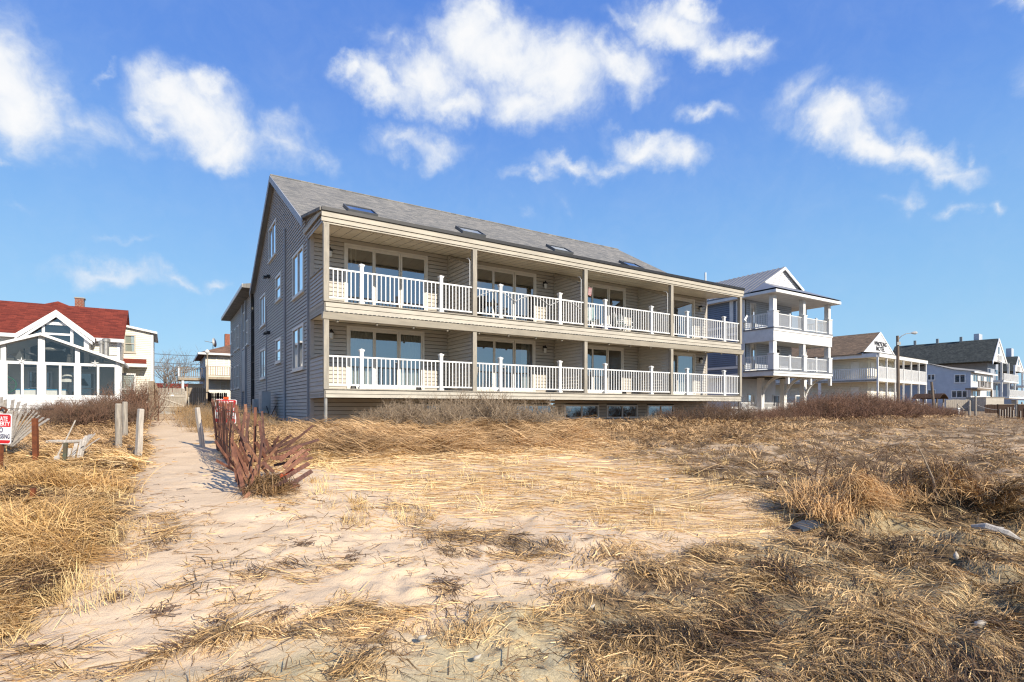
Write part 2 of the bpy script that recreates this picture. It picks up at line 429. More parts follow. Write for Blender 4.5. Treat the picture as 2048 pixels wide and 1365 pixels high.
# ------------------------------------------------------------------ mesh helpers
class MB:
    def __init__(self, tf=None):
        self.v, self.f, self.tf = [], [], tf

    def add(self, verts, faces):
        o = len(self.v)
        self.v += [tuple(self.tf(*p)) if self.tf else tuple(p) for p in verts]
        self.f += [tuple(i + o for i in f) for f in faces]
        return self

    def box(self, x0, x1, y0, y1, z0, z1):
        return self.add([(x0, y0, z0), (x1, y0, z0), (x1, y1, z0), (x0, y1, z0), (x0, y0, z1), (x1, y0, z1), (x1, y1, z1), (x0, y1, z1)],
                        [(0, 3, 2, 1), (4, 5, 6, 7), (0, 1, 5, 4), (1, 2, 6, 5), (2, 3, 7, 6), (3, 0, 4, 7)])

    def quad(self, a, b, c, d):
        return self.add([a, b, c, d], [(0, 1, 2, 3)])

    def prism(self, poly, d):
        """closed polygon (3-D points) pushed along vector d"""
        n = len(poly)
        q = [(p[0] + d[0], p[1] + d[1], p[2] + d[2]) for p in poly]
        return self.add(list(poly) + q, [tuple(range(n))[::-1], tuple(range(n, 2 * n))] + [(i, (i + 1) % n, n + (i + 1) % n, n + i) for i in range(n)])

    def tube(self, pts, rad, n=6, cap=True):
        pts = [Vector(p) for p in pts]
        rads = rad if isinstance(rad, (list, tuple)) else [rad] * len(pts)
        vs, fs = [], []
        a = None
        for i, p in enumerate(pts):
            t = (pts[min(i + 1, len(pts) - 1)] - pts[max(i - 1, 0)]).normalized()
            if a is None:
                a = t.cross(Vector((0, 0, 1)) if abs(t.z) < .8 else Vector((0, 1, 0)))
            a = (a - t * a.dot(t)).normalized()
            b = t.cross(a)
            for k in range(n):
                w = 2 * math.pi * k / n
                vs.append(p + (a * math.cos(w) + b * math.sin(w)) * rads[i])
        for i in range(len(pts) - 1):
            for k in range(n):
                fs.append((i * n + k, i * n + (k + 1) % n, (i + 1) * n + (k + 1) % n, (i + 1) * n + k))
        if cap:
            fs += [tuple(range(n))[::-1], tuple(range((len(pts) - 1) * n, len(pts) * n))]
        return self.add(vs, fs)

    def bar(self, p0, p1, w, t, up=(0, 0, 1), bend=0.0, seg=1):
        """flat bar from p0 to p1: w across (perpendicular to up), t thick; bend bows it along its thin axis"""
        p0, p1 = Vector(p0), Vector(p1)
        d = p1 - p0
        dn = d.normalized()
        a = dn.cross(Vector(up))
        if a.length < 1e-3:
            a = Vector((1, 0, 0))
        a.normalize()
        b = a.cross(dn).normalized()
        vs, fs = [], []
        for i in range(seg + 1):
            s = i / seg
            c = p0 + d * s + b * (bend * 4 * s * (1 - s))
            vs += [c + a * (w / 2) * sx + b * (t / 2) * sy for sx, sy in ((-1, -1), (1, -1), (1, 1), (-1, 1))]
        for i in range(seg):
            for k in range(4):
                fs.append((i * 4 + k, i * 4 + (k + 1) % 4, i * 4 + 4 + (k + 1) % 4, i * 4 + 4 + k))
        fs += [(3, 2, 1, 0), tuple(seg * 4 + k for k in range(4))]
        return self.add(vs, fs)

    def lathe(self, prof, n=10, c=(0, 0)):
        vs, fs = [], []
        for r, z in prof:
            vs += [(c[0] + r * math.cos(2 * math.pi * k / n), c[1] + r * math.sin(2 * math.pi * k / n), z) for k in range(n)]
        for i in range(len(prof) - 1):
            for k in range(n):
                fs.append((i * n + k, i * n + (k + 1) % n, i * n + n + (k + 1) % n, i * n + n + k))
        fs += [tuple(range(n))[::-1], tuple(range((len(prof) - 1) * n, len(prof) * n))]
        return self.add(vs, fs)

    def mesh(self, name, m, smooth=False):
        me = bpy.data.meshes.new(name)
        me.from_pydata([tuple(p) for p in self.v], [], self.f)
        if len(self.f) < 20000:
            bm = bmesh.new()
            bm.from_mesh(me)
            bmesh.ops.recalc_face_normals(bm, faces=bm.faces)
            bm.to_mesh(me)
            bm.free()
        me.materials.append(m)
        if smooth:
            me.polygons.foreach_set('use_smooth', [True] * len(me.polygons))
        return me

    def build(self, name, m, parent=None, smooth=False, **props):
        return put(name, self.mesh(name, m, smooth), parent, **props)


def put(name, data, parent=None, loc=None, rot=None, **props):
    o = bpy.data.objects.new(name, data)
    COL.objects.link(o)
    if parent is not None:
        o.parent = parent
    if loc is not None:
        o.location = loc
    if rot is not None:
        o.rotation_euler = rot
    for k, v in props.items():
        if v is not None:
            o[k] = v
    return o


def thing(name, label, cat, loc=(0, 0, 0), rz=0.0, group=None):
    return put(name, None, None, loc, (0, 0, rz), label=label, category=cat, group=group)


class Frame:
    """a building's own axes: x along its front to the right, y inland, z up from datum"""

    def __init__(self, X, Y, th):
        self.o = (X, Y)
        self.th = th
        self.e1 = (math.cos(th), math.sin(th))
        self.e2 = (-math.sin(th), math.cos(th))

    def ray(self, px, py, x=None, y=None):
        a, b = (px - 1024) / F, (815 - py) / F
        o, e1, e2 = self.o, self.e1, self.e2
        if y is not None:
            t = (y + o[0] * e2[0] + o[1] * e2[1]) / (a * e2[0] + e2[1])
            return t * (a * e1[0] + e1[1]) - (o[0] * e1[0] + o[1] * e1[1]), CZ + t * b
        t = (x + o[0] * e1[0] + o[1] * e1[1]) / (a * e1[0] + e1[1])
        return t * (a * e2[0] + e2[1]) - (o[0] * e2[0] + o[1] * e2[1]), CZ + t * b

    def world(self, x, y, z):
        return Vector((self.o[0] + x * self.e1[0] + y * self.e2[0], self.o[1] + x * self.e1[1] + y * self.e2[1], z))


def at(px, py, Y):
    return Vector(((px - 1024) / F * Y, Y, CZ + (815 - py) / F * Y))


def front(y0=0.0):
    return lambda s, n, z: (s, y0 - n, z)


def left(x0=0.0):
    return lambda s, n, z: (x0 - n, s, z)


def right(x0=0.0):
    return lambda s, n, z: (x0 + n, s, z)


def siding(tf, s0, s1, z0, z1, holes=(), lap=0.13, clip=None, proud=0.026, gap=0.016):  # gap: open slit under each lap, added to draw the lap's shadow line
    """clapboards: each course leans out at its foot; holes are (s0, s1, z0, z1); clip(z) gives the run of a course at height z"""
    mb = MB(tf)
    n = max(1, int(round((z1 - z0) / lap)))
    lap = (z1 - z0) / n
    for i in range(n):
        a, b = z0 + i * lap, z0 + (i + 1) * lap
        lo, hi = s0, s1
        lo2, hi2 = s0, s1
        if clip:
            lo, hi = clip(a)
            lo2, hi2 = clip(b)
            if hi - lo < 0.05:
                continue
        runs = [(lo, hi)]
        for h in holes:
            ov = min(b, h[3]) - max(a, h[2])
            if ov > lap * 0.5:
                runs = [r for q in runs for r in ((q[0], min(q[1], h[0])), (max(q[0], h[1]), q[1])) if r[1] - r[0] > 0.02]
        for (p, q) in runs:
            p2 = lo2 if p == lo else p
            q2 = hi2 if q == hi else q
            mb.add([(p, proud, a), (q, proud, a), (q2, 0.004, b - gap), (p2, 0.004, b - gap), (p, 0.004, a), (q, 0.004, a)], [(0, 1, 2, 3), (4, 5, 1, 0)])
    return mb


def window(parent, tf, s0, s1, z0, z1, fr=0.07, mull=(), rails=(), m='white', glass='glass_dark', depth=0.05, name='window', back=None, sill=False):
    """frame proud of the wall (part) with its glass (sub-part)"""
    f = MB(tf)
    f.box(s0, s0 + fr, -0.02, depth, z0, z1)
    f.box(s1 - fr, s1, -0.02, depth, z0, z1)
    f.box(s0 + fr, s1 - fr, -0.02, depth, z1 - fr, z1)
    f.box(s0 + fr, s1 - fr, -0.02, depth, z0, z0 + fr)
    for q in mull:
        f.box(q - fr * .42, q + fr * .42, -0.018, depth - 0.012, z0 + fr, z1 - fr)
    ed = [s0 + fr] + [q for q in mull] + [s1 - fr]
    for q in rails:
        for a, b in zip(ed[:-1], ed[1:]):
            f.box(a + (fr * .42 if a in mull else 0), b - (fr * .42 if b in mull else 0), -0.018, depth - 0.014, q - fr * .35, q + fr * .35)
    if sill:
        f.box(s0 - .04, s1 + .04, 0.0, depth + .04, z0 - .05, z0 - .002)
    o = f.build(name, M[m], parent)
    for a, b in zip(ed[:-1], ed[1:]):
        MB(tf).quad((a, 0.004, z0 + fr), (b, 0.004, z0 + fr), (b, 0.004, z1 - fr), (a, 0.004, z1 - fr)).build('pane', M[glass], o)
    if back:
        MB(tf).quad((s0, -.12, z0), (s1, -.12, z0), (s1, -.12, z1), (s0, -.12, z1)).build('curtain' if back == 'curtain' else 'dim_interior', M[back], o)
    return o


def railing(parent, tf, s0, s1, z0, z1, step=0.145, m='white', rail=0.045, bal=0.032, n0=0.0, name='railing', indiv=True, low=.1):
    o = put(name, None, parent)
    MB(tf).box(s0, s1, n0 - rail / 2, n0 + rail / 2, z1 - 0.05, z1).build('top_rail', M[m], o)
    MB(tf).box(s0, s1, n0 - rail / 2 + .004, n0 + rail / 2 - .004, z0 + low, z0 + low + .05).build('bottom_rail', M[m], o)
    n = max(1, int(round((s1 - s0) / step)))
    xs = [s0 + (s1 - s0) * (i + 1) / (n + 1) for i in range(n)]
    if indiv:
        c = tf(xs[0], n0, 0)
        me = MB().box(-bal / 2, bal / 2, -bal / 2, bal / 2, z0 + low + .05, z1 - .05).mesh('baluster', M[m])
        for x in xs:
            p = tf(x, n0, 0)
            put('baluster', me, o, (p[0], p[1], 0))
    else:
        b = MB(tf)
        for x in xs:
            b.box(x - bal / 2, x + bal / 2, n0 - bal / 2, n0 + bal / 2, z0 + low + .05, z1 - .05)
        b.build('baluster', M[m], o, kind='stuff')
    return o


# ------------------------------------------------------------------ ground: height and what lies on it
def _h(ix, iy, s):
    n = (ix.astype(np.int64) * 374761393 + iy.astype(np.int64) * 668265263 + s * 974634777) & 0xFFFFFFFF
    n = ((n ^ (n >> 13)) * 1274126177) & 0xFFFFFFFF
    return ((n ^ (n >> 16)) & 0xFFFF) / 32767.5 - 1.0


def noise(x, y, s=0):
    xi, yi = np.floor(x), np.floor(y)
    fx, fy = x - xi, y - yi
    fx = fx * fx * (3 - 2 * fx)
    fy = fy * fy * (3 - 2 * fy)
    a, b, c, d = _h(xi, yi, s), _h(xi + 1, yi, s), _h(xi, yi + 1, s), _h(xi + 1, yi + 1, s)
    return (a + (b - a) * fx) * (1 - fy) + (c + (d - c) * fx) * fy


def fbm(x, y, s=0, oct=3):
    t, amp, tot = 0, 1.0, 0
    for i in range(oct):
        t = t + noise(x * 2 ** i + 17 * i, y * 2 ** i - 9 * i, s + i) * amp
        tot += amp
        amp *= 0.5
    return t / tot


def sstep(a, b, x):
    t = np.clip((x - a) / (b - a), 0, 1)
    return t * t * (3 - 2 * t)


C1, S1 = 0.8420, 0.5395
UB = [-60, -26, 0, 2.5, 7.6, 10.5, 12, 13, 14, 15.3, 16.5, 18, 22, 30, 60, 900]
HB = [-5.5, -3.6, -1.66, -1.53, -1.22, -1.12, -.99, -.90, -.80, -.74, -.75, -.74, -.64, -.46, -.35, -.3]
UL = [-60, -26, 0, 2.5, 7.6, 10.9, 15, 19, 23.6, 30, 36, 47, 60, 900]
HL = [-5.5, -3.6, -1.66, -1.53, -1.18, -1.12, -1.0, -.86, -.72, -.55, -.42, -.36, -.33, -.3]
HEAPS = [(4.35, 6.9, .60, .50, .27), (5.95, 7.35, .66, .55, .34), (3.3, 7.9, .5, .4, .2), (6.6, 6.6, .5, .5, .28), (-3.25, 7.2, .3, .25, .10),
         (-7.6, 9.4, .9, .5, .06), (-5.2, 5.9, .9, .5, .08), (-4.4, 4.6, .6, .5, .08), (.55, 5.7, .5, .35, .06)]


def uv_of(x, y):
    return -S1 * x + C1 * y, C1 * x + S1 * y


def H(x, y, fine=True):
    x, y = np.asarray(x, float), np.asarray(y, float)
    u, v = uv_of(x, y)
    du = noise(v * .35, u * .2, 40) * 0.5
    hb, hl = np.interp(u + du, UB, HB), np.interp(u, UL, HL)
    w = sstep(1.0, 3.0, v)
    h = hl + (hb - hl) * w
    for hx, hy, rx, ry, a in HEAPS:
        h = h + a * np.exp(-((x - hx) / rx) ** 2 - ((y - hy) / ry) ** 2)
    if fine:
        near = sstep(60, 12, y) * sstep(-12, 0, y)
        path = np.exp(-((v - .35) / .8) ** 2) * sstep(6, 8, u)
        lump = sstep(9.5, 12, u) * sstep(1.4, 3, v) * sstep(60, 25, v) * sstep(20, 16, u)
        lump = np.maximum(lump, .75 * sstep(-.3, -1.5, v) * sstep(18, 14, u))
        lump = np.maximum(lump, .8 * sstep(1.2, 3.0, x - .22 * y) * sstep(13, 8, u))
        h = h + near * (1 - .6 * path) * (.045 * fbm(x * .45, y * .45, 3, 2) + .034 * fbm(x * 1.9, y * 1.9, 8, 2) + .013 * fbm(x * 6, y * 6, 12, 2))
        h = h + near * lump * (.19 * fbm(x * .8, y * .8, 21, 3) + .26 * np.abs(fbm(x * 2.0, y * 2.0, 27, 3)) - .05)
    return h + CZ


def Hs(x, y):
    return float(H(np.array([x]), np.array([y]))[0])


def ground_at(px, py):
    """where a ray through that photo point first meets the ground"""
    a, b = (px - 1024) / F, (815 - py) / F
    t = np.geomspace(1.5, 120, 3000)
    d = CZ + t * b - H(a * t, t)
    i = int(np.argmax(d < 0)) if (d < 0).any() else len(t) - 1
    return Vector((a * t[i], t[i], float(H(np.array([a * t[i]]), np.array([t[i]]))[0])))


def project(x, y):
    yy = np.maximum(y, .8)
    return 1024 + F * x / yy, 815 + F * (CZ - H(x, y, False)) / yy


PATCHES = [(310, 1050, 85, 34, .95), (430, 1180, 95, 24, .6), (520, 1150, 115, 24, .55), (600, 1085, 75, 20, .6), (660, 1058, 55, 12, .7), (630, 1125, 60, 20, .6),
           (700, 1100, 45, 15, .6), (690, 1195, 50, 15, .45), (880, 1105, 65, 22, .7), (960, 1070, 95, 34, .95), (1060, 1100, 85, 34, .95), (722, 1035, 40, 22, .8),
           (820, 1030, 65, 22, .8), (900, 1180, 25, 22, .7), (1130, 1140, 100, 14, .5), (1250, 1120, 95, 24, .7), (640, 1215, 60, 14, .4), (790, 1135, 50, 10, .4),
           (480, 1235, 40, 12, .5), (245, 1255, 80, 10, .4), (110, 1290, 90, 12, .5), (315, 1225, 16, 16, .6), (150, 1340, 110, 16, .5), (690, 1330, 62, 50, .95),
           (1010, 1330, 70, 40, .55), (930, 1300, 80, 16, .4), (460, 1120, 60, 12, .35), (1120, 1180, 40, 14, .5), (780, 1250, 60, 18, .6), (560, 1010, 60, 22, .8)]
WRACK = np.array([(200, 1362), (260, 1330), (330, 1300), (430, 1262), (520, 1246), (620, 1250), (700, 1235), (780, 1246), (860, 1228), (950, 1212), (1050, 1222), (1150, 1245), (1300, 1275), (1500, 1300)], float)


def cover(x, y):
    """how thickly straw lies at a point (0..1) and of which sort: weights for golden swept grass, dark wrack, orange-brown thatch"""
    px, py = project(x, y)
    u, v = uv_of(x, y)
    n = fbm(x * .8, y * .8, 50, 3)
    n2 = fbm(x * 2.6, y * 2.6, 60, 3)
    jx = px + 55 * n + 35 * n2
    xl = np.interp(py, [830, 870, 930, 1000, 1080, 1150, 1230, 1300, 1365, 1700], [298, 300, 292, 285, 235, 150, 70, -30, -80, -300])
    lf = sstep(-22, 22, xl - jx) * (y > 1)
    lf = np.where(u > 19, sstep(-.3, -.8, v), lf)
    pathside = sstep(1.05, 1.5, v + .25 * n) * sstep(9.5, 12.5, u)
    berm = sstep(10.6, 11.8, u + 1.1 * n + .4 * n2) * sstep(1.1, 2.0, v)
    sl = np.interp(py, [880, 900, 940, 990, 1030, 1080], [600, 620, 640, 690, 780, 900])
    sb = np.interp(px, [560, 620, 800, 1000, 1200, 1400, 1600], [930, 962, 1004, 1032, 1052, 1080, 1090])
    streak = fbm(v * .7, u * 3.2, 70, 3)
    sw = sstep(-30, 30, jx - sl) * sstep(18, -18, py - sb + 26 * n2 + 30 * streak) * (.62 + .38 * sstep(-.35, .15, streak))
    sw = sw * sstep(60, -40, jx - np.interp(py, [880, 905, 960, 1000, 1030, 1070, 1100], [1160, 1250, 1400, 1560, 1640, 1500, 1300]))
    xr = np.interp(py, [850, 900, 960, 1000, 1060, 1120, 1180, 1230, 1280, 1365, 1700], [1180, 1240, 1390, 1560, 1560, 1370, 1240, 1090, 1150, 1210, 1280])
    rt = sstep(-70, 50, px + 90 * n + 70 * n2 - xr)
    thin = np.zeros_like(px)
    for cx, cy, rx, ry, a in [(1400, 1215, 120, 30, .75), (1560, 1240, 90, 24, .6), (1880, 1330, 200, 46, .62), (1310, 1090, 60, 34, .5), (1640, 1340, 100, 30, .4)]:
        thin = np.maximum(thin, a * np.exp(-((px - cx) / rx) ** 2 - ((py - cy) / ry) ** 2))
    rt = rt * (1 - thin) * (.35 + .65 * sstep(-.45, .2, n2 + .3 * n))
    pt = np.zeros_like(px)
    for cx, cy, rx, ry, a in PATCHES:
        r = ((px - cx + 30 * n2) / (rx * 1.2)) ** 2 + ((py - cy + 16 * n) / (ry * 1.2)) ** 2
        pt = np.maximum(pt, a * np.exp(-r * 1.1) * (.35 + .65 * sstep(-.3, .25, n2 + .4 * n)))
    wy = np.interp(px, WRACK[:, 0], WRACK[:, 1])
    wd = np.interp(px, [150, 500, 900, 1300], [12, 17, 26, 40])
    wl = np.exp(-((py - wy + 26 * n2 + 16 * n) / wd) ** 2) * (px > 190) * .95 * (.3 + .7 * sstep(-.3, .3, fbm(x * 1.9, y * 1.9, 95, 2)))
    pt = np.maximum(pt, wl)
    band = sstep(.15, .5, fbm(v * .9 + 5, u * 2.2, 90, 3)) * sstep(1170, 1230, py) * .5 * sstep(150, 500, px)
    pt = np.maximum(pt, band)
    off = sstep(2.0, 1.2, y) * .5
    pt = .72 * pt ** 1.3
    d = np.maximum.reduce([lf, pathside * .9, berm, sw * .24, rt, pt, 0 * off, np.full_like(px, .004) + .03 * sstep(.0, .5, n2) ** 2 + .05 * sstep(.1, .5, n) ** 2])
    path = np.exp(-((v - .3) / .62) ** 4) * sstep(6.5, 8.5, u)
    d = d * (1 - .98 * path)
    dark = np.clip(np.maximum(pt ** .5 * sstep(1000, 1130, py), rt * sstep(930, 1010, py + 60 * n)) * (1 - sw * .8), 0, 1)
    thatch = np.clip(np.maximum(berm, np.maximum(rt * sstep(1010, 920, py), lf * sstep(930, 880, py))), 0, 1) * (1 - dark)
    return d, dark, thatch, sw, lf, px, py, u, v, n, n2


gx = 2.2 * np.sinh(np.linspace(-6.4, 6.4, 680))
gy = 4 + 2.0 * np.sinh(np.linspace(-4.0, 6.9, 560))
GX, GY = np.meshgrid(gx, gy)
fxx, fyy = GX.ravel(), GY.ravel()
fzz = H(fxx, fyy)
# footprints and scuffs pressed into the loose sand: along the path and wandering over the open beach
prn = np.random.default_rng(5)
prints = []
for k in range(64):
    u_, v_ = 7 + k * .36, .35 + .22 * (-1) ** k + prn.normal(0, .16)
    prints.append((-S1 * u_ + C1 * v_, C1 * u_ + S1 * v_, math.atan2(C1, -S1) + prn.normal(0, .2)))
for k in range(170):
    yy = prn.uniform(2.2, 8.5)
    prints.append((prn.uniform(-.75, .35) * yy, yy, prn.uniform(0, 6.28)))
for x_, y_, a_ in prints:
    m_ = (np.abs(fxx - x_) < .5) & (np.abs(fyy - y_) < .5)
    if m_.any():
        dx, dy = fxx[m_] - x_, fyy[m_] - y_
        q = np.sqrt(((dx * math.cos(a_) + dy * math.sin(a_)) / .16) ** 2 + ((dy * math.cos(a_) - dx * math.sin(a_)) / .075) ** 2)
        fzz[m_] += -.03 * np.exp(-q ** 2) + .011 * np.exp(-((q - 1.5) / .45) ** 2)
nx, ny = len(gx), len(gy)
ii = np.arange(nx * ny).reshape(ny, nx)
quads = np.stack([ii[:-1, :-1], ii[:-1, 1:], ii[1:, 1:], ii[1:, :-1]], -1).reshape(-1, 4)


def mesh_np(name, verts, faces, m, cols=None, smooth=False):
    me = bpy.data.meshes.new(name)
    k = faces.shape[1]
    me.vertices.add(len(verts))
    me.vertices.foreach_set('co', np.ascontiguousarray(verts, np.float32).ravel())
    me.loops.add(faces.size)
    me.loops.foreach_set('vertex_index', np.ascontiguousarray(faces, np.int32).ravel())
    me.polygons.add(len(faces))
    me.polygons.foreach_set('loop_start', np.arange(0, faces.size, k, dtype=np.int32))
    me.polygons.foreach_set('loop_total', np.full(len(faces), k, np.int32))
    if smooth:
        me.polygons.foreach_set('use_smooth', np.ones(len(faces), bool))
    me.update(calc_edges=True)
    if cols is not None:
        a = me.color_attributes.new('tint', 'FLOAT_COLOR', 'POINT')
        c = np.ones((len(verts), 4), np.float32)
        c[:, :cols.shape[1]] = cols
        a.data.foreach_set('color', c.ravel())
    me.materials.append(m)
    return me


def sand_material():
    m = bpy.data.materials.new('beach_sand')
    m.use_nodes = True
    t = m.node_tree
    b = t.nodes['Principled BSDF']
    b.inputs['Roughness'].default_value = 0.95
    b.inputs['Specular IOR Level'].default_value = 0.1
    tc = t.nodes.new('ShaderNodeTexCoord')
    at_ = t.nodes.new('ShaderNodeAttribute')
    at_.attribute_name = 'tint'
    sp = t.nodes.new('ShaderNodeSeparateColor')
    t.links.new(at_.outputs['Color'], sp.inputs[0])

    def nz(scale, detail, rough=.6):
        n = t.nodes.new('ShaderNodeTexNoise')
        n.inputs['Scale'].default_value = scale
        n.inputs['Detail'].default_value = detail
        n.inputs['Roughness'].default_value = rough
        t.links.new(tc.outputs['Object'], n.inputs['Vector'])
        return n.outputs['Fac']

    def ramp(f, a, b_, lo=.35, hi=.65):
        r = t.nodes.new('ShaderNodeMapRange')
        r.inputs['From Min'].default_value = lo
        r.inputs['From Max'].default_value = hi
        t.links.new(f, r.inputs['Value'])
        x = t.nodes.new('ShaderNodeMix')
        x.data_type = 'RGBA'
        for s, c in (('A', a), ('B', b_)):
            if isinstance(c, tuple):
                x.inputs[s].default_value = (*c, 1)
            else:
                t.links.new(c, x.inputs[s])
        t.links.new(r.outputs[0], x.inputs['Factor'])
        return x.outputs['Result']
    dry = ramp(nz(1.6, 6), (0.77, 0.585, 0.385), (0.67, 0.495, 0.315))
    dry = ramp(nz(160, 2), dry, (0.42, 0.30, 0.19), .56, .80)
    wet = ramp(nz(60, 6, .75), (0.62, 0.51, 0.295), (0.36, 0.28, 0.145), .38, .68)
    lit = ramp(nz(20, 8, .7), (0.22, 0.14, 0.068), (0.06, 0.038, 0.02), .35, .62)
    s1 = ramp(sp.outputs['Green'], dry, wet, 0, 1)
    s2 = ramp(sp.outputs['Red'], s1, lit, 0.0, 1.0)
    t.links.new(s2, b.inputs['Base Color'])
    bp = t.nodes.new('ShaderNodeBump')
    bp.inputs['Strength'].default_value = 0.8
    bp.inputs['Distance'].default_value = 0.02
    ad = t.nodes.new('ShaderNodeMath')
    ad.operation = 'MULTIPLY_ADD'
    ad.inputs[1].default_value = .35
    t.links.new(nz(70, 5, .7), ad.inputs[0])
    t.links.new(nz(9, 4), ad.inputs[2])
    t.links.new(ad.outputs[0], bp.inputs['Height'])
    t.links.new(bp.outputs[0], b.inputs['Normal'])
    return m


inview = (fyy > 1.0)
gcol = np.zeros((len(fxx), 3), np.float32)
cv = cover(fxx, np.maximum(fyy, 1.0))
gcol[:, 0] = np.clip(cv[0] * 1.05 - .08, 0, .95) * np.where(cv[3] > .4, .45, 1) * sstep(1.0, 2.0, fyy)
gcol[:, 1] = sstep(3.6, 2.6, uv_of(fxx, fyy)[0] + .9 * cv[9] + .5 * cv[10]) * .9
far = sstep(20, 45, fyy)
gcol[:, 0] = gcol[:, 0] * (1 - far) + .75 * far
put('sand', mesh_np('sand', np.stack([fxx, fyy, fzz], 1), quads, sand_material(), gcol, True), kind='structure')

sea_m = mat('sea_water', (0.012, 0.045, 0.085), (0.016, 0.055, 0.10), .05, 0.12, .6, 1.2, spec=.5)
MB().quad((-3000, -3000, -2.1), (3000, -3000, -2.1), (3000, 40, -2.1), (-3000, 40, -2.1)).build('sea', sea_m, kind='structure')

# ------------------------------------------------------------------ the grey beach house
TH = R(32.65)
HF = Frame(-6.94, 18.64, TH)
house = thing('beach_house', 'long grey clapboard apartment house with two storeys of white railed balconies', 'house', (-6.94, 18.64, 0), TH)
BAY, LEN, DEP, DK = 5.27, 21.08, 13.9, 2.07
ZL, ZU, ZG = 2.21, 4.96, .75
RIDGE, RZ = 7.2, 12.17
EF = (.7, 8.37)                    # where main slope meets porch slope (y, z)


def roof_z(y):
    if y < EF[0]:
        return EF[1] + (y - EF[0]) * (EF[1] - 7.80) / (EF[0] + DK + .12)
    if y < RIDGE:
        return EF[1] + (y - EF[0]) * (RZ - EF[1]) / (RIDGE - EF[0])
    return RZ - (y - RIDGE) * (RZ - 8.25) / (DEP + .15 - RIDGE)


def gable_clip(z):
    zt = z + .12
    lo, hi = 0.0, DEP
    if zt > roof_z(0):
        lo = EF[0] + (zt - EF[1]) * (RIDGE - EF[0]) / (RZ - EF[1]) if zt > EF[1] else max(0, EF[0] - (EF[1] - zt) * 4.7)
    if zt > 8.3:
        hi = RIDGE + (RZ - zt) * (DEP + .15 - RIDGE) / (RZ - 8.25)
    return lo, min(hi, DEP)


# side wall windows measured as (y0, y1, z0, z1)
side_win = [(1.04, 3.05, 5.80, 7.50), (1.04, 3.05, 3.0, 4.66), (5.6, 6.95, 6.33, 7.48), (5.6, 6.95, 3.57, 4.66), (6.85, 8.8, 8.55, 10.15), (9.95, 11.75, 5.77, 7.37), (9.95, 11.75, 3.06, 4.6)]
sw_ = siding(left(0), 0.10, DEP, ZG, 12.0, side_win, clip=lambda z: (max(gable_clip(z)[0], .10), gable_clip(z)[1]))
side_wall = sw_.build('side_wall', M['grey_vinyl'], house)
core = MB()
core.add([(0.02, 0, ZG), (0.02, DEP, ZG), (0.02, DEP, roof_z(DEP) - .1), (0.02, RIDGE, RZ - .1), (0.02, EF[0], EF[1] - .1), (0.02, 0, roof_z(0) - .1)], [(0, 1, 2, 3, 4, 5)])
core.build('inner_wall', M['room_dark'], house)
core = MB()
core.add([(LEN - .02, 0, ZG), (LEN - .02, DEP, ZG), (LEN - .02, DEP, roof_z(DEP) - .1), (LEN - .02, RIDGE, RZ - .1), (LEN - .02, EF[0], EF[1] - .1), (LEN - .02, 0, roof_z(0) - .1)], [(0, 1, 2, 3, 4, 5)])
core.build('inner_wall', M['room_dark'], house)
siding(right(LEN), .10, DEP, ZG, 12.0, (), clip=lambda z: (max(gable_clip(z)[0], .10), gable_clip(z)[1])).build('end_wall', M['grey_vinyl'], house)
for bx in ((-.03, .10, -.03, .10, ZG - .3, 7.6), (LEN - .10, LEN + .03, -.03, .10, ZG - .3, 7.6), (-.03, .06, DEP - .1, DEP + .02, ZG - .3, 8.1)):
    MB().box(*bx).build('corner_board', M['grey_vinyl'], house)
MB().box(-.012, LEN + .012, -.012, DEP, ZG - .8, ZG).build('foundation', M['concrete'], house)
for i, (a, b, c, d) in enumerate(side_win):
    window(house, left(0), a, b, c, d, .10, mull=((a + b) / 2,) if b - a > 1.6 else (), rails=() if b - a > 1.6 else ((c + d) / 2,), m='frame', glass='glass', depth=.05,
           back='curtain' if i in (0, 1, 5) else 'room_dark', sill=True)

# roof
rf = MB()
x0, x1 = -.22, LEN + .22
prof_t = [(-DK - .14, roof_z(-DK - .14)), (EF[0], EF[1]), (RIDGE, RZ), (DEP + .35, roof_z(DEP + .35))]
th_ = .10
poly = [(x0, y, z) for y, z in prof_t] + [(x0, y, z - th_) for y, z in prof_t[::-1]]
rf.prism(poly, (x1 - x0, 0, 0))
roof = rf.build('roof', M['shingle'], house)
for x in (x0 - .035, x1 + .005):
    rk = MB()
    for (ya, za), (yb, zb) in ((prof_t[1], prof_t[2]), (prof_t[2], prof_t[3])):
        if ya < 1:
            za -= .22
            ya -= .45
        rk.prism([(x, ya, za - .30), (x, yb, zb - .30), (x, yb, zb - .015), (x, ya, za - .015)], (.03, 0, 0))
    rk.build('rake_board', M['rake'], house)
for xa, xb in ((x0, 0.0), (LEN, x1)):
    rs = MB()
    for (ya, za), (yb, zb) in ((prof_t[1], prof_t[2]), (prof_t[2], prof_t[3])):
        rs.quad((xa, ya, za - .112), (xb, ya, za - .112), (xb, yb, zb - .112), (xa, yb, zb - .112))
    rs.build('rake_soffit', M['conduit'], house)
MB().tube([(x0, RIDGE, RZ + .005), (x1, RIDGE, RZ + .005)], .05, 6).build('ridge_cap', M['shingle'], house)

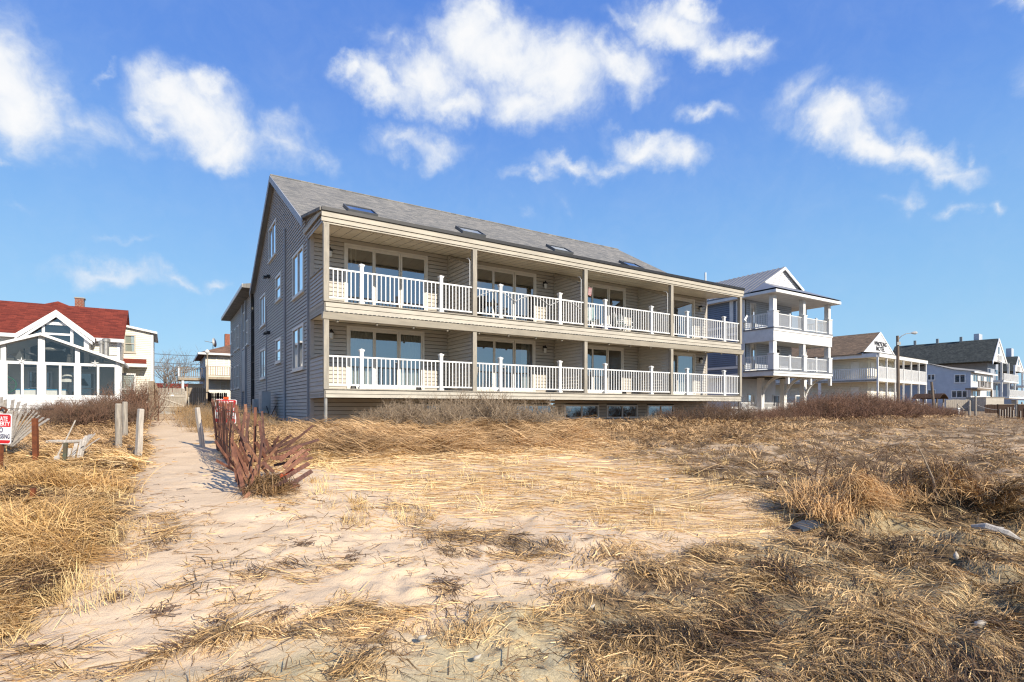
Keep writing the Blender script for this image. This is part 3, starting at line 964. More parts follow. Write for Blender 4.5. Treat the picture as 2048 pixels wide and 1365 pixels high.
# skylights lying on the front slope
for px0, px1, py0, py1 in ((683, 758, 411, 438), (906, 975, 453, 480), (1087, 1150, 490, 513), (1233, 1291, 521, 545)):
    best = None
    for k in range(200):
        y = .5 + k * .02
        x, z = HF.ray((px0 + px1) / 2, (py0 + py1) / 2, y=y)
        e = abs(z - roof_z(y))
        if best is None or e < best[0]:
            best = (e, x, y)
    _, xc, yc = best
    sl = math.atan2(RZ - EF[1], RIDGE - EF[0]) if yc > EF[0] + .3 else math.atan2(RZ - EF[1], RIDGE - EF[0])
    yc = max(yc, EF[0] + .55)
    s = put('skylight', None, house, (xc, yc, roof_z(yc)), (sl, 0, 0))
    wdt, hgt = .62, .46
    f = MB()
    for a in (-1, 1):
        f.box(a * wdt - .05 * (a > 0), a * wdt + .05 * (a < 0), -hgt, hgt, .0, .13)
        f.box(-wdt + .05, wdt - .05, a * hgt - .05 * (a > 0), a * hgt + .05 * (a < 0), .0, .128)
    f.build('skylight_frame', M['sky_frame'], s)
    MB().box(-wdt + .05, wdt - .05, -hgt + .05, hgt - .05, .03, .05).build('skylight_well', M['slate'], s)
    MB().quad((-wdt + .05, -hgt + .05, .10), (wdt - .05, -hgt + .05, .10), (wdt - .05, hgt - .05, .10), (-wdt + .05, hgt - .05, .10)).build('pane', M['glass'], s)

# porch fascia, beam, gutter, soffit
fb = MB()
yf = -DK - .14
zt = roof_z(yf) - .1
fb.box(-.16, LEN + .16, yf - .0, yf + .03, zt - .16, zt)
fb.box(-.16, LEN + .16, yf + .035, yf + .09, zt - .30, zt - .165)
fb.box(-.10, LEN + .10, -DK - .07, -DK + .07, 7.34, zt - .31)
fb.box(-.14, -.11, yf + .04, EF[0] - .1, zt - .02, zt + .13)
fb.build('porch_fascia', M['fascia'], house)
MB().box(-.17, LEN + .17, yf - .05, yf - .002, zt + .01, zt + .12).build('drip_edge', M['black'], house)
sf = MB()
nS = 60
for i in range(nS):
    a, b = -.08 + (LEN + .16) * i / nS, -.08 + (LEN + .16) * (i + 1) / nS
    sf.quad((a, -DK + .06, 7.42), (b - .02, -DK + .06, 7.42), (b - .02, 0, 7.62), (a, 0, 7.62))
    sf.quad((b - .02, -DK + .06, 7.42), (b, -DK + .06, 7.43), (b, 0, 7.63), (b - .02, 0, 7.62))
sf.build('porch_soffit', M['soffit'], house)
siding(left(-.06), -DK + .05, .6, 7.42, 8.3, (), clip=lambda z: (max(-DK + .05, EF[0] - (EF[1] - z - .02) * 4.7), .55)).build('porch_gable', M['grey_vinyl'], house)

# decks
for nm, zf, zb in (('lower_deck', ZL, ZL - .30), ('upper_deck', ZU, ZU - .36)):
    d = put('balcony_deck', None, house)
    MB().box(-.06, LEN + .06, -DK + .05, -.03, zf - .09, zf - .02).build('deck_boards', M['deck'], d)
    f = MB()
    ff = siding(front(-DK - .06), -.02, LEN + .02, zb, zf - .06, (), .145, proud=.02)
    ff.build('deck_fascia', M['fascia'], d)
    f.box(-.05, LEN + .05, -DK - .04, -DK + .04, zb - .01, zf - .05)
    f.box(-.05, .0, -DK + .05, -.03, zb, zf - .1)
    f.box(LEN, LEN + .05, -DK + .05, -.03, zb, zf - .1)
    f.box(-.075, LEN + .075, -DK - .085, -DK + .045, zf - .05, zf - .015)
    f.build('rim_board', M['post'], d)
    c = MB()
    zc = zb + .04
    c.box(0, LEN, -DK + .05, -.02, zc - .02, zc)
    c.build('deck_underside', M['soffit'] if zf == ZU else M['deck'], d)
    # half wall at the left end
    siding(left(-.03), -DK + .12, -.05, zb, zf + 1.04, (), .13).build('end_panel', M['grey_vinyl'], d)
    MB().box(-.07, .03, -DK + .1, -.03, zf + 1.04, zf + 1.09).build('panel_cap', M['post'], d)
    MB().box(-.028, .02, -DK + .1, -.03, zb, zf + 1.04).build('panel_back', M['taupe'], d)
# flared gutter under the upper deck edge
gt = MB()
zg0, zg1 = ZU - .38, ZU - .60
gt.prism([(-.12, -DK - .08, zg0), (-.12, -DK - .19, zg0 - .02), (-.12, -DK - .10, zg1), (-.12, -DK + .06, zg1), (-.12, -DK + .06, zg0)], (LEN + .24, 0, 0))
gut = gt.build('eave_board', M['fascia'], house)
dr = MB()
for i in range(140):
    x = -.05 + (LEN + .1) * i / 140
    dr.box(x, x + .075, -DK - .20, -DK - .10, zg0 - .012, zg0 + .012)
dr.build('drip_holes', M['black'], gut, kind='stuff')
for i in range(17):
    x = .35 + i * 1.28
    MB().lathe([(.035, zg1 - .07), (.05, zg1 - .03), (.05, zg1)], 8, (x, -DK + .0)).build('eave_spotlight', M['post'], house)

# posts
for i in range(5):
    x = i * BAY
    p = MB()
    p.box(x - .085, x + .085, -DK - .075, -DK + .075, ZU - .04, 7.36)
    p.box(x - .08, x + .08, -DK - .07, -DK + .07, ZL - .04, zg1)
    p.box(x - .11, x + .11, -DK - .1, -DK + .1, 7.26, 7.335) if False else None
    p.build('porch_post', M['post'], house)
for x in (.0, 21.05):
    MB().tube([(x, -DK + .02, Hs(*HF.world(x, -DK, 0)[:2]) - .2), (x, -DK + .02, ZL - .3)], .055, 10).build('support_pole', M['steel'] if x else M['steel'], house)

# front walls, doors, lamps, wing walls, rails bay by bay
doors_u = []
holes_l, holes_u = [], []
for k in range(4):
    b0 = k * BAY
    s = (b0 + 1.13, b0 + 4.34) if k % 2 == 0 else (b0 + BAY - 4.34, b0 + BAY - 1.05)
    l = (b0 + 1.22, b0 + 4.20) if k % 2 == 0 else (b0 + BAY - 4.25, b0 + BAY - 1.1)
    if k == 3:
        s = (16.75, 20.05)
        l = (17.35, 20.1)
    holes_u.append((s[0], s[1], ZU + .02, 7.46))
    holes_l.append((l[0], l[1], ZL + .02, 4.52))
win_b = [(3.28, 4.98), (8.39, 10.42), (11.05, 13.13), (13.65, 15.7), (16.4, 18.4)]
holes_b = [(a, b, 1.06, 1.72) for a, b in win_b]
siding(front(0), .1, LEN - .1, ZG, ZL - .28, holes_b, .15).build('crawlspace_wall', M['taupe'], house)
for a, b in win_b:
    window(house, front(0), a, b, 1.06, 1.72, .075, mull=((a + b) / 2,), m='white', glass='glass', depth=.05, name='basement_window', back='room_dark')
for nm, z0, z1, hl in (('upper', ZU - .02, 7.62, holes_u), ('lower', ZL - .02, ZU - .34, holes_l)):
    for k in range(4):
        siding(front(0), k * BAY + (.1 if k == 0 else 0), (k + 1) * BAY - (.1 if k == 3 else 0), z0, z1, [hl[k]], .145).build('front_wall', M['taupe'], house)


def slider(h, panes, active, curtain=None, n=3):
    """sliding glass door: outer frame (part), each sash and its glass (sub-parts)"""
    s0, s1, z0, z1 = h
    tf = front(0)
    f = MB(tf)
    w = .075
    f.box(s0, s0 + w, -.06, .045, z0, z1)
    f.box(s1 - w, s1, -.06, .045, z0, z1)
    f.box(s0 + w, s1 - w, -.06, .045, z1 - w, z1)
    f.box(s0 + w, s1 - w, -.06, .04, z0, z0 + .07)
    o = f.build('sliding_door', M['frame'], house)
    ww = (s1 - s0 - 2 * w) / n
    for i in range(n):
        a = s0 + w + i * ww
        b = a + ww
        off = .0 if i % 2 == 0 else -.035
        g = MB(tf)
        e = .062
        g.box(a + .003, a + e, off - .018, off + .018, z0 + .075, z1 - w - .004)
        g.box(b - e, b - .003, off - .018, off + .018, z0 + .075, z1 - w - .004)
        g.box(a + e, b - e, off - .017, off + .017, z0 + .075, z0 + .20)
        g.box(a + e, b - e, off - .017, off + .017, z1 - w - .09, z1 - w - .004)
        g.build('sash', M['frame'], o)
        MB(tf).quad((a + e, off, z0 + .2), (b - e, off, z0 + .2), (b - e, off, z1 - w - .09), (a + e, off, z1 - w - .09)).build('pane', M['glass'], o)
    return o


for k in range(4):
    slider(holes_u[k], 3, 1, n=2 if k == 3 else 3)
    slider(holes_l[k], 3, 1, n=2 if k == 3 else 3)
# rooms behind the glass
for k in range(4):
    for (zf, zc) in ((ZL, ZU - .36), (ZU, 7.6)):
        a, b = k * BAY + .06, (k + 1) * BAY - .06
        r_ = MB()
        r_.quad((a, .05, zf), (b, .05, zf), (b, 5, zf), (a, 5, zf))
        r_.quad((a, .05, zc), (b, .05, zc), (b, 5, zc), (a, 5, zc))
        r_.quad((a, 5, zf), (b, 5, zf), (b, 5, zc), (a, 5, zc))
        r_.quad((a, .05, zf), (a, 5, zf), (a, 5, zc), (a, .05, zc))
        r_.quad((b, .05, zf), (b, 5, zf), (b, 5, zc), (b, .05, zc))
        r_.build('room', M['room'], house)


def curtain(x0, x1, z0, z1, y=.16, m='curtain', wave=.035, pitch=.11):
    mb = MB()
    n = max(4, int((x1 - x0) / pitch * 4))
    pr = [(x0 + (x1 - x0) * i / n, y + wave * math.sin(i * math.pi / 2)) for i in range(n + 1)]
    for (xa, ya), (xb, yb) in zip(pr[:-1], pr[1:]):
        mb.quad((xa, ya, z0), (xb, yb, z0), (xb, yb, z1), (xa, ya, z1))
    mb.build('curtain', M[m], house)


h = holes_l[0]
curtain(h[0] + .05, h[0] + 1.0, ZL + .05, 4.45)
curtain(h[1] - 1.0, h[1] - .05, ZL + .05, 4.45)
h = holes_l[1]
curtain(h[1] - .62, h[1] - .2, ZL + .05, 4.45)
h = holes_l[3]
curtain(h[0] + .1, h[1] - .1, ZL + .05, 4.45)
h = holes_u[2]
curtain(h[0] + .1, h[0] + .35, ZU + .05, 7.4)
h = holes_u[0]
for q in range(3):
    MB().box(h[0] + .15 + q * .17, h[0] + .19 + q * .17, .3, .34, 6.85 - .12 * (q % 2), 7.4).build('hanging_chime', M['soffit'], house)

# lantern lamps
for x, zf in ((.62, ZU), (9.92, ZU), (20.45, ZU), (.66, ZL), (9.9, ZL), (20.5, ZL), (11.2, ZU), (11.2, ZL)):
    zc = zf + (2.05 if zf == ZU else 1.95)
    L = put('wall_lamp', None, house, (x, 0, zc))
    MB().box(-.05, .05, -.045, -.018, -.06, .16).build('bracket', M['black'], L)
    MB().lathe([(.02, -.16), (.06, -.14), (.075, .04)], 8, (0, -.13)).build('lamp_glass', M['lamp_glass'], L)
    MB().lathe([(.095, .041), (.10, .06), (.03, .15), (.012, .19)], 8, (0, -.13)).build('lamp_cap', M['black'], L)

# wing walls between the balconies, with sloping tops upstairs
for k in (1, 2, 3):
    x = k * BAY + (-.03)
    for zf, zt0, zt1 in ((ZU - .02, 7.58, 6.75), (ZL - .02, ZU - .36, ZU - .36)):
        clip = (lambda z, a=zt0, b=zt1: ((-DK + .09) if z <= b else -DK + .09 + (z - b) / (a - b) * (DK - .12), -.03)) if zt0 != zt1 else None
        wg = siding(left(x - .03), -DK + .09, -.03, zf, zt0, (), .145, clip=clip).build('wing_wall', M['taupe'], house)
        siding(right(x + .03), -DK + .09, -.03, zf, zt0, (), .145, clip=clip).build('wing_wall', M['taupe'], house)
        cp = MB()
        if zt0 != zt1:
            cp.prism([(x - .06, -DK + .08, zt1), (x - .06, -.03, zt0), (x - .06, -.03, zt0 + .045), (x - .06, -DK + .08, zt1 + .045)], (.12, 0, 0))
            cp.build('wall_cap', M['post'], wg)
            if k < 4:
                MB().tube([(x - .09, -DK + .10, ZU + 1.1), (x - .09, -DK + .10, 6.95), (x - .09, -DK + .2, 7.08), (x - .09, -DK + .34, 7.1)], .018, 6).build('curtain_rail', M['white'], house)
    MB().box(x - .05, x + .05, -.06, -.022, ZL, ZU - .36).build('corner_trim', M['post'], house)
    MB().box(x - .05, x + .05, -.06, -.022, ZU, 7.6).build('corner_trim', M['post'], house)

# railings
cap_me = MB()
cap_me.box(-.058, .058, -.058, .058, 0, 1.20)
cap_me.box(-.085, .085, -.085, .085, 0, .06)
cap_me.box(-.075, .075, -.075, .075, 1.20, 1.235)
cap_me.add([(-.088, -.088, 1.235), (.088, -.088, 1.235), (.088, .088, 1.235), (-.088, .088, 1.235), (-.088, -.088, 1.262), (.088, -.088, 1.262), (.088, .088, 1.262), (-.088, .088, 1.262), (0, 0, 1.31)],
           [(3, 2, 1, 0), (0, 1, 5, 4), (1, 2, 6, 5), (2, 3, 7, 6), (3, 0, 4, 7), (4, 5, 8), (5, 6, 8), (6, 7, 8), (7, 4, 8)])
newel_me = cap_me.mesh('newel_post', M['white'])
for zf in (ZL, ZU):
    for k in range(4):
        b0 = k * BAY
        cuts = [b0 + .085, b0 + 1.12, b0 + 3.94, b0 + BAY - .085]
        for a, b in ((cuts[0], cuts[1] - .06), (cuts[1] + .06, cuts[2] - .06), (cuts[2] + .06, cuts[3])):
            railing(house, front(-DK), a, b, zf - .02, zf + 1.03, step=.155)
        for c in cuts[1:3]:
            put('newel_post', newel_me, house, (c, -DK, zf - .015))

# things on the side wall
cd = MB()
cd.tube([(-.05, 4.59, 1.0), (-.05, 4.59, 9.05)], .05, 8)
cd.build('conduit', M['conduit'], house)
MB().tube([(-.03, 9.6, 1.2), (-.03, 9.6, 6.6)], .022, 6).build('thin_pipe', M['conduit'], house)
dsp = MB()
dsp.box(-.10, -.03, .12, .19, 1.0, 7.5)
dsp.build('downspout', M['conduit'], house)
for y, z in ((8.75, 7.86), (8.7, 5.15)):
    q = MB()
    q.box(-.16, -.012, y - .12, y + .12, z - .04, z + .10)
    q.box(-.30, -.16, y - .16, y + .16, z - .07, z + .02)
    q.build('floodlight', M['black'], house)
for y0, y1, dx, z0, z1, cat_l in ((6.4, 7.35, .36, 1.35, 2.30, 'a'), (9.3, 9.75, .3, 1.30, 2.0, 'b')):
    w_ = HF.world(-.5, (y0 + y1) / 2, 0)
    t = thing('heat_pump', 'large pale grey heat pump unit against the shaded clapboard side wall' if cat_l == 'a' else 'smaller grey air conditioning box farther back along the clapboard side wall', 'heat pump', (w_.x, w_.y, 0), TH)
    hw = (y1 - y0) / 2
    MB().box(-dx / 2, dx / 2, -hw, hw, z0, z1).build('casing', M['ac'], t)
    MB().box(-dx / 2 + .05, dx / 2 - .05, -hw + .1, hw - .1, z0 - .4, z0 - .002).build('stand', M['concrete'], t)
    gr = MB()
    for i in range(12):
        z = z0 + .12 + i * (z1 - z0 - .24) / 12
        gr.box(-dx / 2 - .012, -dx / 2 - .002, -hw + .08, hw - .3, z, z + .018)
    gr.build('louvre', M['conduit'], t, kind='stuff')
    MB().box(-dx / 2 + .06, dx / 2 - .06, -hw - .05, -hw - .002, z0 + .2, z0 + .6).build('valve_cover', M['ac'], t)
    MB().tube([(.0, -hw - .06, z0 + .3), (.05, -hw - .25, z0 + .05), (.1, -hw - .45, z0 - .2), (.3, -hw - .6, z0 + .3)], .02, 6).build('refrigerant_pipe', M['black'], t)

# rear wing and the dark stair slot
y0w, y1w, zw = 15.5, 27.5, 8.30
rw = MB()
wing_win = [(16.4, 17.3, 5.4, 6.9), (17.9, 18.9, 5.3, 7.6), (21.3, 22.2, 5.6, 7.2), (23.2, 24.1, 5.6, 7.2), (25.7, 26.7, 5.5, 7.3), (21.3, 22.2, 2.9, 4.5), (23.2, 24.1, 2.9, 4.5), (25.7, 26.7, 2.9, 4.6)]
siding(left(0), y0w, y1w, ZG, zw, wing_win, .13).build('wing_side_wall', M['grey_vinyl'], house)
MB().box(.02, LEN, y0w + .02, y1w - .02, ZG, zw).build('wing_core', M['room_dark'], house)
for a, b, c, d in wing_win:
    window(house, left(0), a, b, c, d, .09, rails=((c + d) / 2,), m='frame', glass='glass', depth=.09, sill=True)
for y in (17.6, 19.3):
    MB().box(-.12, -.0, y - .09, y + .09, ZG, zw - .1).build('pilaster', M['conduit'], house)
MB().box(-.10, -.002, 17.7, 19.2, 2.6, 5.2).build('panel_box', M['conduit'], house)
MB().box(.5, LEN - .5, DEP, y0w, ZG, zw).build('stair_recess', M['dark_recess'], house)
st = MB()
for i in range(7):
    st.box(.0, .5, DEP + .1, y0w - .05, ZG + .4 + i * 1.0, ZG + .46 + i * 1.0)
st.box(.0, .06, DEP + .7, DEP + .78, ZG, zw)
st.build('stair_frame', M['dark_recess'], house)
wr = MB()
wr.prism([(-.6, DEP + .25, zw + .02), (-.6, DEP + .25, zw + .22), (LEN / 2, DEP + .25, zw + 2.4), (LEN + .7, DEP + .25, zw + .22), (LEN + .7, DEP + .25, zw + .02)], (0, y1w + .5 - DEP - .25, 0))
wr.build('wing_roof', M['shingle'], house)
MB().box(-.63, -.602, DEP + .3, y1w + .5, zw + .04, zw + .24).build('wing_fascia', M['frame'], house)


# ------------------------------------------------------------------ white sunroom house with red roof
LF = Frame((236 - 1024) / F * 30, 30, TH)
lh = thing('red_roof_house', 'cream house with a red shingle roof and a white glazed sunroom in front', 'house', (*LF.o, 0), TH)
gz = 1.15


def L(px, py, y):
    return LF.ray(px, py, y=y)


xp, zp = L(83, 669, 0)
xr, ze = L(238, 722, 0)
xr = 0.0
xl = 2 * xp - xr
x155 = L(155, 700, 0)[0]
xm = 2 * xp - x155
zsill = L(83, 791, 0)[1]
zmid = L(83, 727, 0)[1]


def zroof(x):
    return zp - abs(x - xp) / (xr - xp) * (zp - ze)


sr = put('sunroom', None, lh)
posts = [(xl, .14), (xm, .20), (xp, .27), (x155, .20), (xr, .20)]
for x, w in posts:
    MB(front(0)).box(x - w / 2, x + w / 2, -.12, .03, gz - .3, zroof(x) - .06).build('sunroom_post', M['white'], sr)
for (a, wa), (b, wb) in zip(posts[:-1], posts[1:]):
    MB(front(0)).box(a + wa / 2, b - wb / 2, -.1, .0, zmid - .075, zmid + .075).build('sunroom_rail', M['white'], sr)
    MB(front(0)).box(a + wa / 2, b - wb / 2, -.1, .02, zsill - .12, zsill + .02).build('sunroom_sill', M['white'], sr)
for (a, wa), (b, wb) in zip(posts[:-1], posts[1:]):
    a, b = a + wa / 2, b - wb / 2
    m_ = (a + b) / 2
    MB(front(0)).add([(a, -.05, zmid + .075), (b, -.05, zmid + .075), (b, -.05, zroof(b) - .1), (a, -.05, zroof(a) - .1)], [(0, 1, 2, 3)]).build('pane', M['glass_clear'], sr)
    s_ = MB(front(0))
    s_.box(m_ - .05, m_ + .05, -.09, -.005, zsill + .02, zmid - .075)
    for e0, e1 in ((a, a + .05), (b - .05, b)):
        s_.box(e0, e1, -.09, -.006, zsill + .02, zmid - .075)
    o = s_.build('sunroom_slider', M['white'], sr)
    for e0, e1 in ((a + .05, m_ - .05), (m_ + .05, b - .05)):
        MB(front(0)).quad((e0, -.05, zsill + .02), (e1, -.05, zsill + .02), (e1, -.05, zmid - .08), (e0, -.05, zmid - .08)).build('pane', M['glass_clear'], sr)
siding(front(-.02), xl, xr, gz - .3, zsill - .12, (), .14).build('knee_wall', M['white_side'], sr)
MB(right(0)).box(.02, 4, -.1, -.02, gz - .3, zsill).build('knee_wall', M['white_side'], sr)
MB(right(0)).quad((.1, -.05, zsill), (4, -.05, zsill), (4, -.05, ze - .1), (.1, -.05, ze - .1)).build('pane', M['glass_clear'], sr)
r_ = MB()
r_.prism([(xl - .3, -.3, zroof(xl - .3) - .08), (xp, -.3, zp - .08), (xr + .3, -.3, zroof(xr + .3) - .08), (xr + .3, -.3, zroof(xr + .3) + .06), (xp, -.3, zp + .06), (xl - .3, -.3, zroof(xl - .3) + .06)], (0, 4.3, 0))
r_.build('sunroom_roof', M['white'], sr)
MB().box(xl, xr, .0, 4, zsill - .75, zsill - .7).build('sunroom_floor', M['room'], sr)
MB().tube([(xr + .1, .2, ze - .25), (xr + .14, -.05, ze - .4), (xr + .14, -.05, gz)], .04, 6).build('downspout', M['white'], sr)
for px, py in ((43, 722), (190, 727)):
    x, z = L(px, py, -.03)
    s_ = MB()
    for k in range(5):
        w_ = math.pi / 2 + k * 2 * math.pi / 5
        c_, d_ = math.cos(w_), math.sin(w_)
        s_.prism([(x - d_ * .035, -.03, z + c_ * .035), (x + c_ * .2, -.03, z + d_ * .2), (x + d_ * .035, -.03, z - c_ * .035)], (0, -.03, 0))
    s_.build('starfish_ornament', M['white'], sr, kind='stuff')

# main block
yw = 4.0
xR = L(239, 690, yw)[0]
xL = -22.0
zev = L(225, 678, yw - .4)[1]
zrd = L(240, 620, yw + 4.2)[1]
lw = siding(front(yw), xL, xR - .1, gz - .4, zev, [(xl + .2, xr - .2, gz, zp - .6)], .12)
lw.build('front_wall', M['cream'], lh)
MB(front(yw)).box(xR - .12, xR + .02, -.1, .03, gz - .4, zev).build('corner_board', M['white_paint'], lh)
MB().box(xL, xR - .02, yw + .05, yw + 8.2, gz - .4, zev).build('wall_core', M['cream'], lh)
for a, b in ((xp - 3.3, xp - 2.1), (xp - 1.2, xp - .1), (xp + .7, xp + 1.9), (xp + 2.8, xp + 3.9)):
    window(lh, front(yw - .02), a, b, zsill - .4, zmid - .2, .09, rails=(zsill + .5,), m='white_paint', glass='glass_dark', depth=.06)
ro = MB()
yr = yw + 4.2
ro.prism([(xL, yw - .4, zev), (xL, yr, zrd), (xL, yr + 4.6, zev), (xL, yr + 4.6, zev - .1), (xL, yr, zrd - .12), (xL, yw - .4, zev - .1)], (xR + .25 - xL, 0, 0))
ro.build('roof', M['red_shingle'], lh)
MB().box(xL, xR + .26, yw - .46, yw - .402, zev - .2, zev + .0).build('eave_fascia', M['white_paint'], lh)
g = MB()
g.prism([(xR - .02, yw, zev - .1), (xR - .02, yr, zrd - .14), (xR - .02, yr + 4.2, zev - .1)], (-.05, 0, 0))
g.build('gable_wall', M['cream'], lh)
# cross gable with its glazed front
yd = yw - 1.0
xa, za = L(33, 668, yd)
xb, zb = L(191, 677, yd)
xc, zc_ = L(114, 621, yd)
xa = xc - (xb - xc)
za = zb
yend = yw - .4 + (zc_ - zev) / (zrd - zev) * 4.6
cg = put('cross_gable', None, lh)
gm = MB()
gm.prism([(xa, yd - .3, za), (xc, yd - .3, zc_), (xb, yd - .3, zb), (xb, yd - .3, zb - .1), (xc, yd - .3, zc_ - .12), (xa, yd - .3, za - .1)], (0, yend - yd + .3, 0))
gm.build('roof', M['red_shingle'], cg)
for sx, x_ in ((-1, xa), (1, xb)):
    gm = MB()
    gm.prism([(x_, yd - .34, zb - .02), (xc, yd - .34, zc_ - .02), (xc, yd - .34, zc_ - .30), (x_, yd - .34, zb - .30)], (0, .035, 0))
    gm.prism([(x_ - sx * .12, yd - .30, zb - .26), (xc, yd - .30, zc_ - .26), (xc, yd - .30, zc_ - .42), (x_ - sx * .12, yd - .30, zb - .42)], (0, .06, 0))
    gm.build('rake_board', M['white_paint'], cg)
MB().add([(xa + .3, yd, zb - .5), (xb - .3, yd, zb - .5), (xb - .3, yd, zb - .1), (xc, yd, zc_ - .3), (xa + .3, yd, zb - .1)], [(0, 1, 2, 3, 4)]).build('pane', M['glass_dark'], cg)
MB().add([(xa + .3, yd + .1, zb - 1.8), (xb - .3, yd + .1, zb - 1.8), (xb - .3, yd + .1, zb - .1), (xc, yd + .1, zc_ - .3), (xa + .3, yd + .1, zb - .1)], [(0, 1, 2, 3, 4)]).build('dim_interior', M['room_dark'], cg)
gm = MB(front(yd))
for p0, p1 in ((84, 90), (141, 147)):
    a, b = L(p0, 650, yd)[0], L(p1, 650, yd)[0]
    gm.box(a, b, .005, .06, zb - 1.7, L(100, 648, yd)[1])
a, b = L(90.2, 650, yd)[0], L(140.8, 650, yd)[0]
for p0, p1 in ((645, 651), (667, 671)):
    gm.box(a, b, .005, .055, L(115, p1, yd)[1], L(115, p0, yd)[1])
for p0, p1 in ((50, 61), (168, 178)):
    gm.box(L(p0, 660, yd)[0], L(p1, 660, yd)[0], .004, .05, zb - 1.7, zb - .05)
gm.build('gable_window_frame', M['white_paint'], cg)
MB().box(xb - .35, xb - .3, yd + .02, yw, zb - 1.8, zb - .15).build('gable_side_wall', M['cream'], cg)
pk = MB()
xq, zq = L(116, 603, yr + .3)
pk.add([(xq - 1.9, yr - .9, zrd - .62), (xq + 1.9, yr - .9, zrd - .62), (xq + 1.9, yr + 1.6, zrd - .8), (xq - 1.9, yr + 1.6, zrd - .8), (xq, yr + .3, zq)], [(0, 1, 4), (1, 2, 4), (2, 3, 4), (3, 0, 4)])
pk.build('roof_peak', M['red_shingle'], lh)
# brick chimney
ca, cz0 = L(149.5, 613, yr + .8)
cb_, cz1 = L(168, 596, yr + .8)
ch = put('chimney', None, lh)
MB().box(ca + .015, cb_ - .015, yr + .8 + .015, yr + 1.5 - .015, cz0 - .8, cz1 - .02).build('mortar', M['mortar'], ch)
bw = (cb_ - ca) / 3
rows = 9
bh = (cz1 - cz0 + .3) / rows
for r in range(rows):
    for c in range(-1, 4):
        a = max(ca, ca + (c + .5 * (r % 2)) * bw)
        b = min(cb_, ca + (c + 1 + .5 * (r % 2)) * bw) - .018
        if b - a > .04:
            q = MB().box(a, b, yr + .8 - random.uniform(0, .012), yr + 1.5, cz0 - .3 + r * bh, cz0 - .3 + (r + 1) * bh - .02)
            q.build('brick', M['brick'], ch)
MB().box(ca - .04, cb_ + .04, yr + .76, yr + 1.54, cz1 - .06, cz1 + .0).build('chimney_cap', M['concrete'], ch)
# steel flues
for px, pt, r_ in ((203, 684, .10), (212.5, 680, .14)):
    x, z = L(px, pt, 2.2)
    MB().lathe([(r_, z - 1.2), (r_, z - .12), (r_ * 1.45, z - .12), (r_ * 1.45, z + .05), (r_ * .5, z + .09)], 10, (x, 2.2)).build('flue_pipe', M['steel'], lh)

# cream addition at the right
ya = 8.3
x0_, zt0_ = L(241, 651, ya)
x1_, zt1_ = L(306, 668, ya)
wx0, wz1 = L(247.5, 669, ya)
wx1, wz0 = L(271.5, 706.5, ya)
ad = put('side_addition', None, lh)
siding(front(ya), x0_ - .5, x1_ - .1, gz - .4, zt0_, [(wx0, wx1, wz0, wz1)], .125, clip=lambda z: (x0_ - .5, min(x1_ - .1, x0_ + (zt0_ - z) / (zt0_ - zt1_) * (x1_ - x0_)))).build('addition_wall', M['cream'], ad)
MB(front(ya)).box(x1_ - .1, x1_ + .02, -.1, .03, gz - .4, zt1_ - .05).build('corner_board', M['white_paint'], ad)
MB().add([(x0_ - .5, ya + .03, gz - .4), (x1_, ya + .03, gz - .4), (x1_, ya + .03, zt1_ - .1), (x0_ - .5, ya + .03, zt0_ + .02)], [(0, 1, 2, 3)]).build('wall_core', M['cream'], ad)
MB().box(x1_ - .05, x1_ - .0, ya + .05, ya + 6, gz - .4, zt1_ - .1).build('addition_wall', M['cream'], ad)
MB().prism([(x0_ - .6, ya - .25, zt0_ + .05), (x1_ + .25, ya - .25, zt1_ - .02), (x1_ + .25, ya - .25, zt1_ + .12), (x0_ - .6, ya - .25, zt0_ + .2)], (0, 6.5, 0)).build('addition_roof', M['white_paint'], ad)
window(ad, front(ya), wx0, wx1, wz0, wz1, .09, rails=((wz0 + wz1) / 2,), m='fascia', glass='glass', depth=.05, back='curtain', sill=True)
hx0, hz1 = L(242, 717, ya)
hx1, hz0 = L(293, 730, ya)
MB().prism([(hx0, ya - .02, hz1), (hx0, ya - .02, hz0), (hx0, ya - .9, hz0)], (hx1 - hx0, 0, 0)).build('porch_hood', M['red_shingle'], ad)
MB().box(hx0, hx1 + .05, ya - .95, ya - .05, hz0 - .22, hz0 - .01).build('hood_fascia', M['white_paint'], ad)
w_ = LF.world(*(L(248, 790, 6)[0], 6), 0)
gb = thing('green_bin', 'green plastic bin beside the cream wall behind the shrubs', 'bin', (w_.x, w_.y, Hs(w_.x, w_.y)), TH)
MB().prism([(-.42, -.3, 0), (.42, -.3, 0), (.5, -.36, .95), (-.5, -.36, .95)], (0, .65, 0)).build('bin_body', M['green_plastic'], gb)
MB().box(-.53, .53, -.40, .34, .952, 1.02).build('lid', M['green_plastic'], gb)

# inside the sunroom
x, z = L(136, 757, 1.4)
w_ = LF.world(x, 1.4, 0)
zt_ = zsill - .7
lp = thing('floor_lamp', 'floor lamp with a wide pale shade standing inside the white sunroom', 'lamp', (w_.x, w_.y, zt_), TH)
MB().lathe([(.16, 0), (.15, .03), (.02, .05), (.02, z - zt_ - .1)], 10).build('stand', M['black'], lp)
MB().lathe([(.42, z - zt_ - .22), (.20, z - zt_ + .22)], 14).build('lamp_shade', M['curtain'], lp)
xa_, z_ = L(32, 779, 1.0)
xb_, _ = L(132, 779, 1.0)
w_ = LF.world((xa_ + xb_) / 2, 1.3, 0)
tb = thing('covered_table', 'long white table under a bright blue cover inside the sunroom', 'table', (w_.x, w_.y, zt_), TH)
hw = (xb_ - xa_) / 2
MB().box(-hw, hw, -.4, .4, zt_ * 0 + .02, z_ - zt_ - .03).build('table_body', M['white_paint'], tb)
MB().box(-hw - .02, hw + .02, -.42, .42, z_ - zt_ - .03, z_ - zt_ + .02).build('blue_cover', M['blue_plastic'], tb)
x, z = L(11, 770, .8)
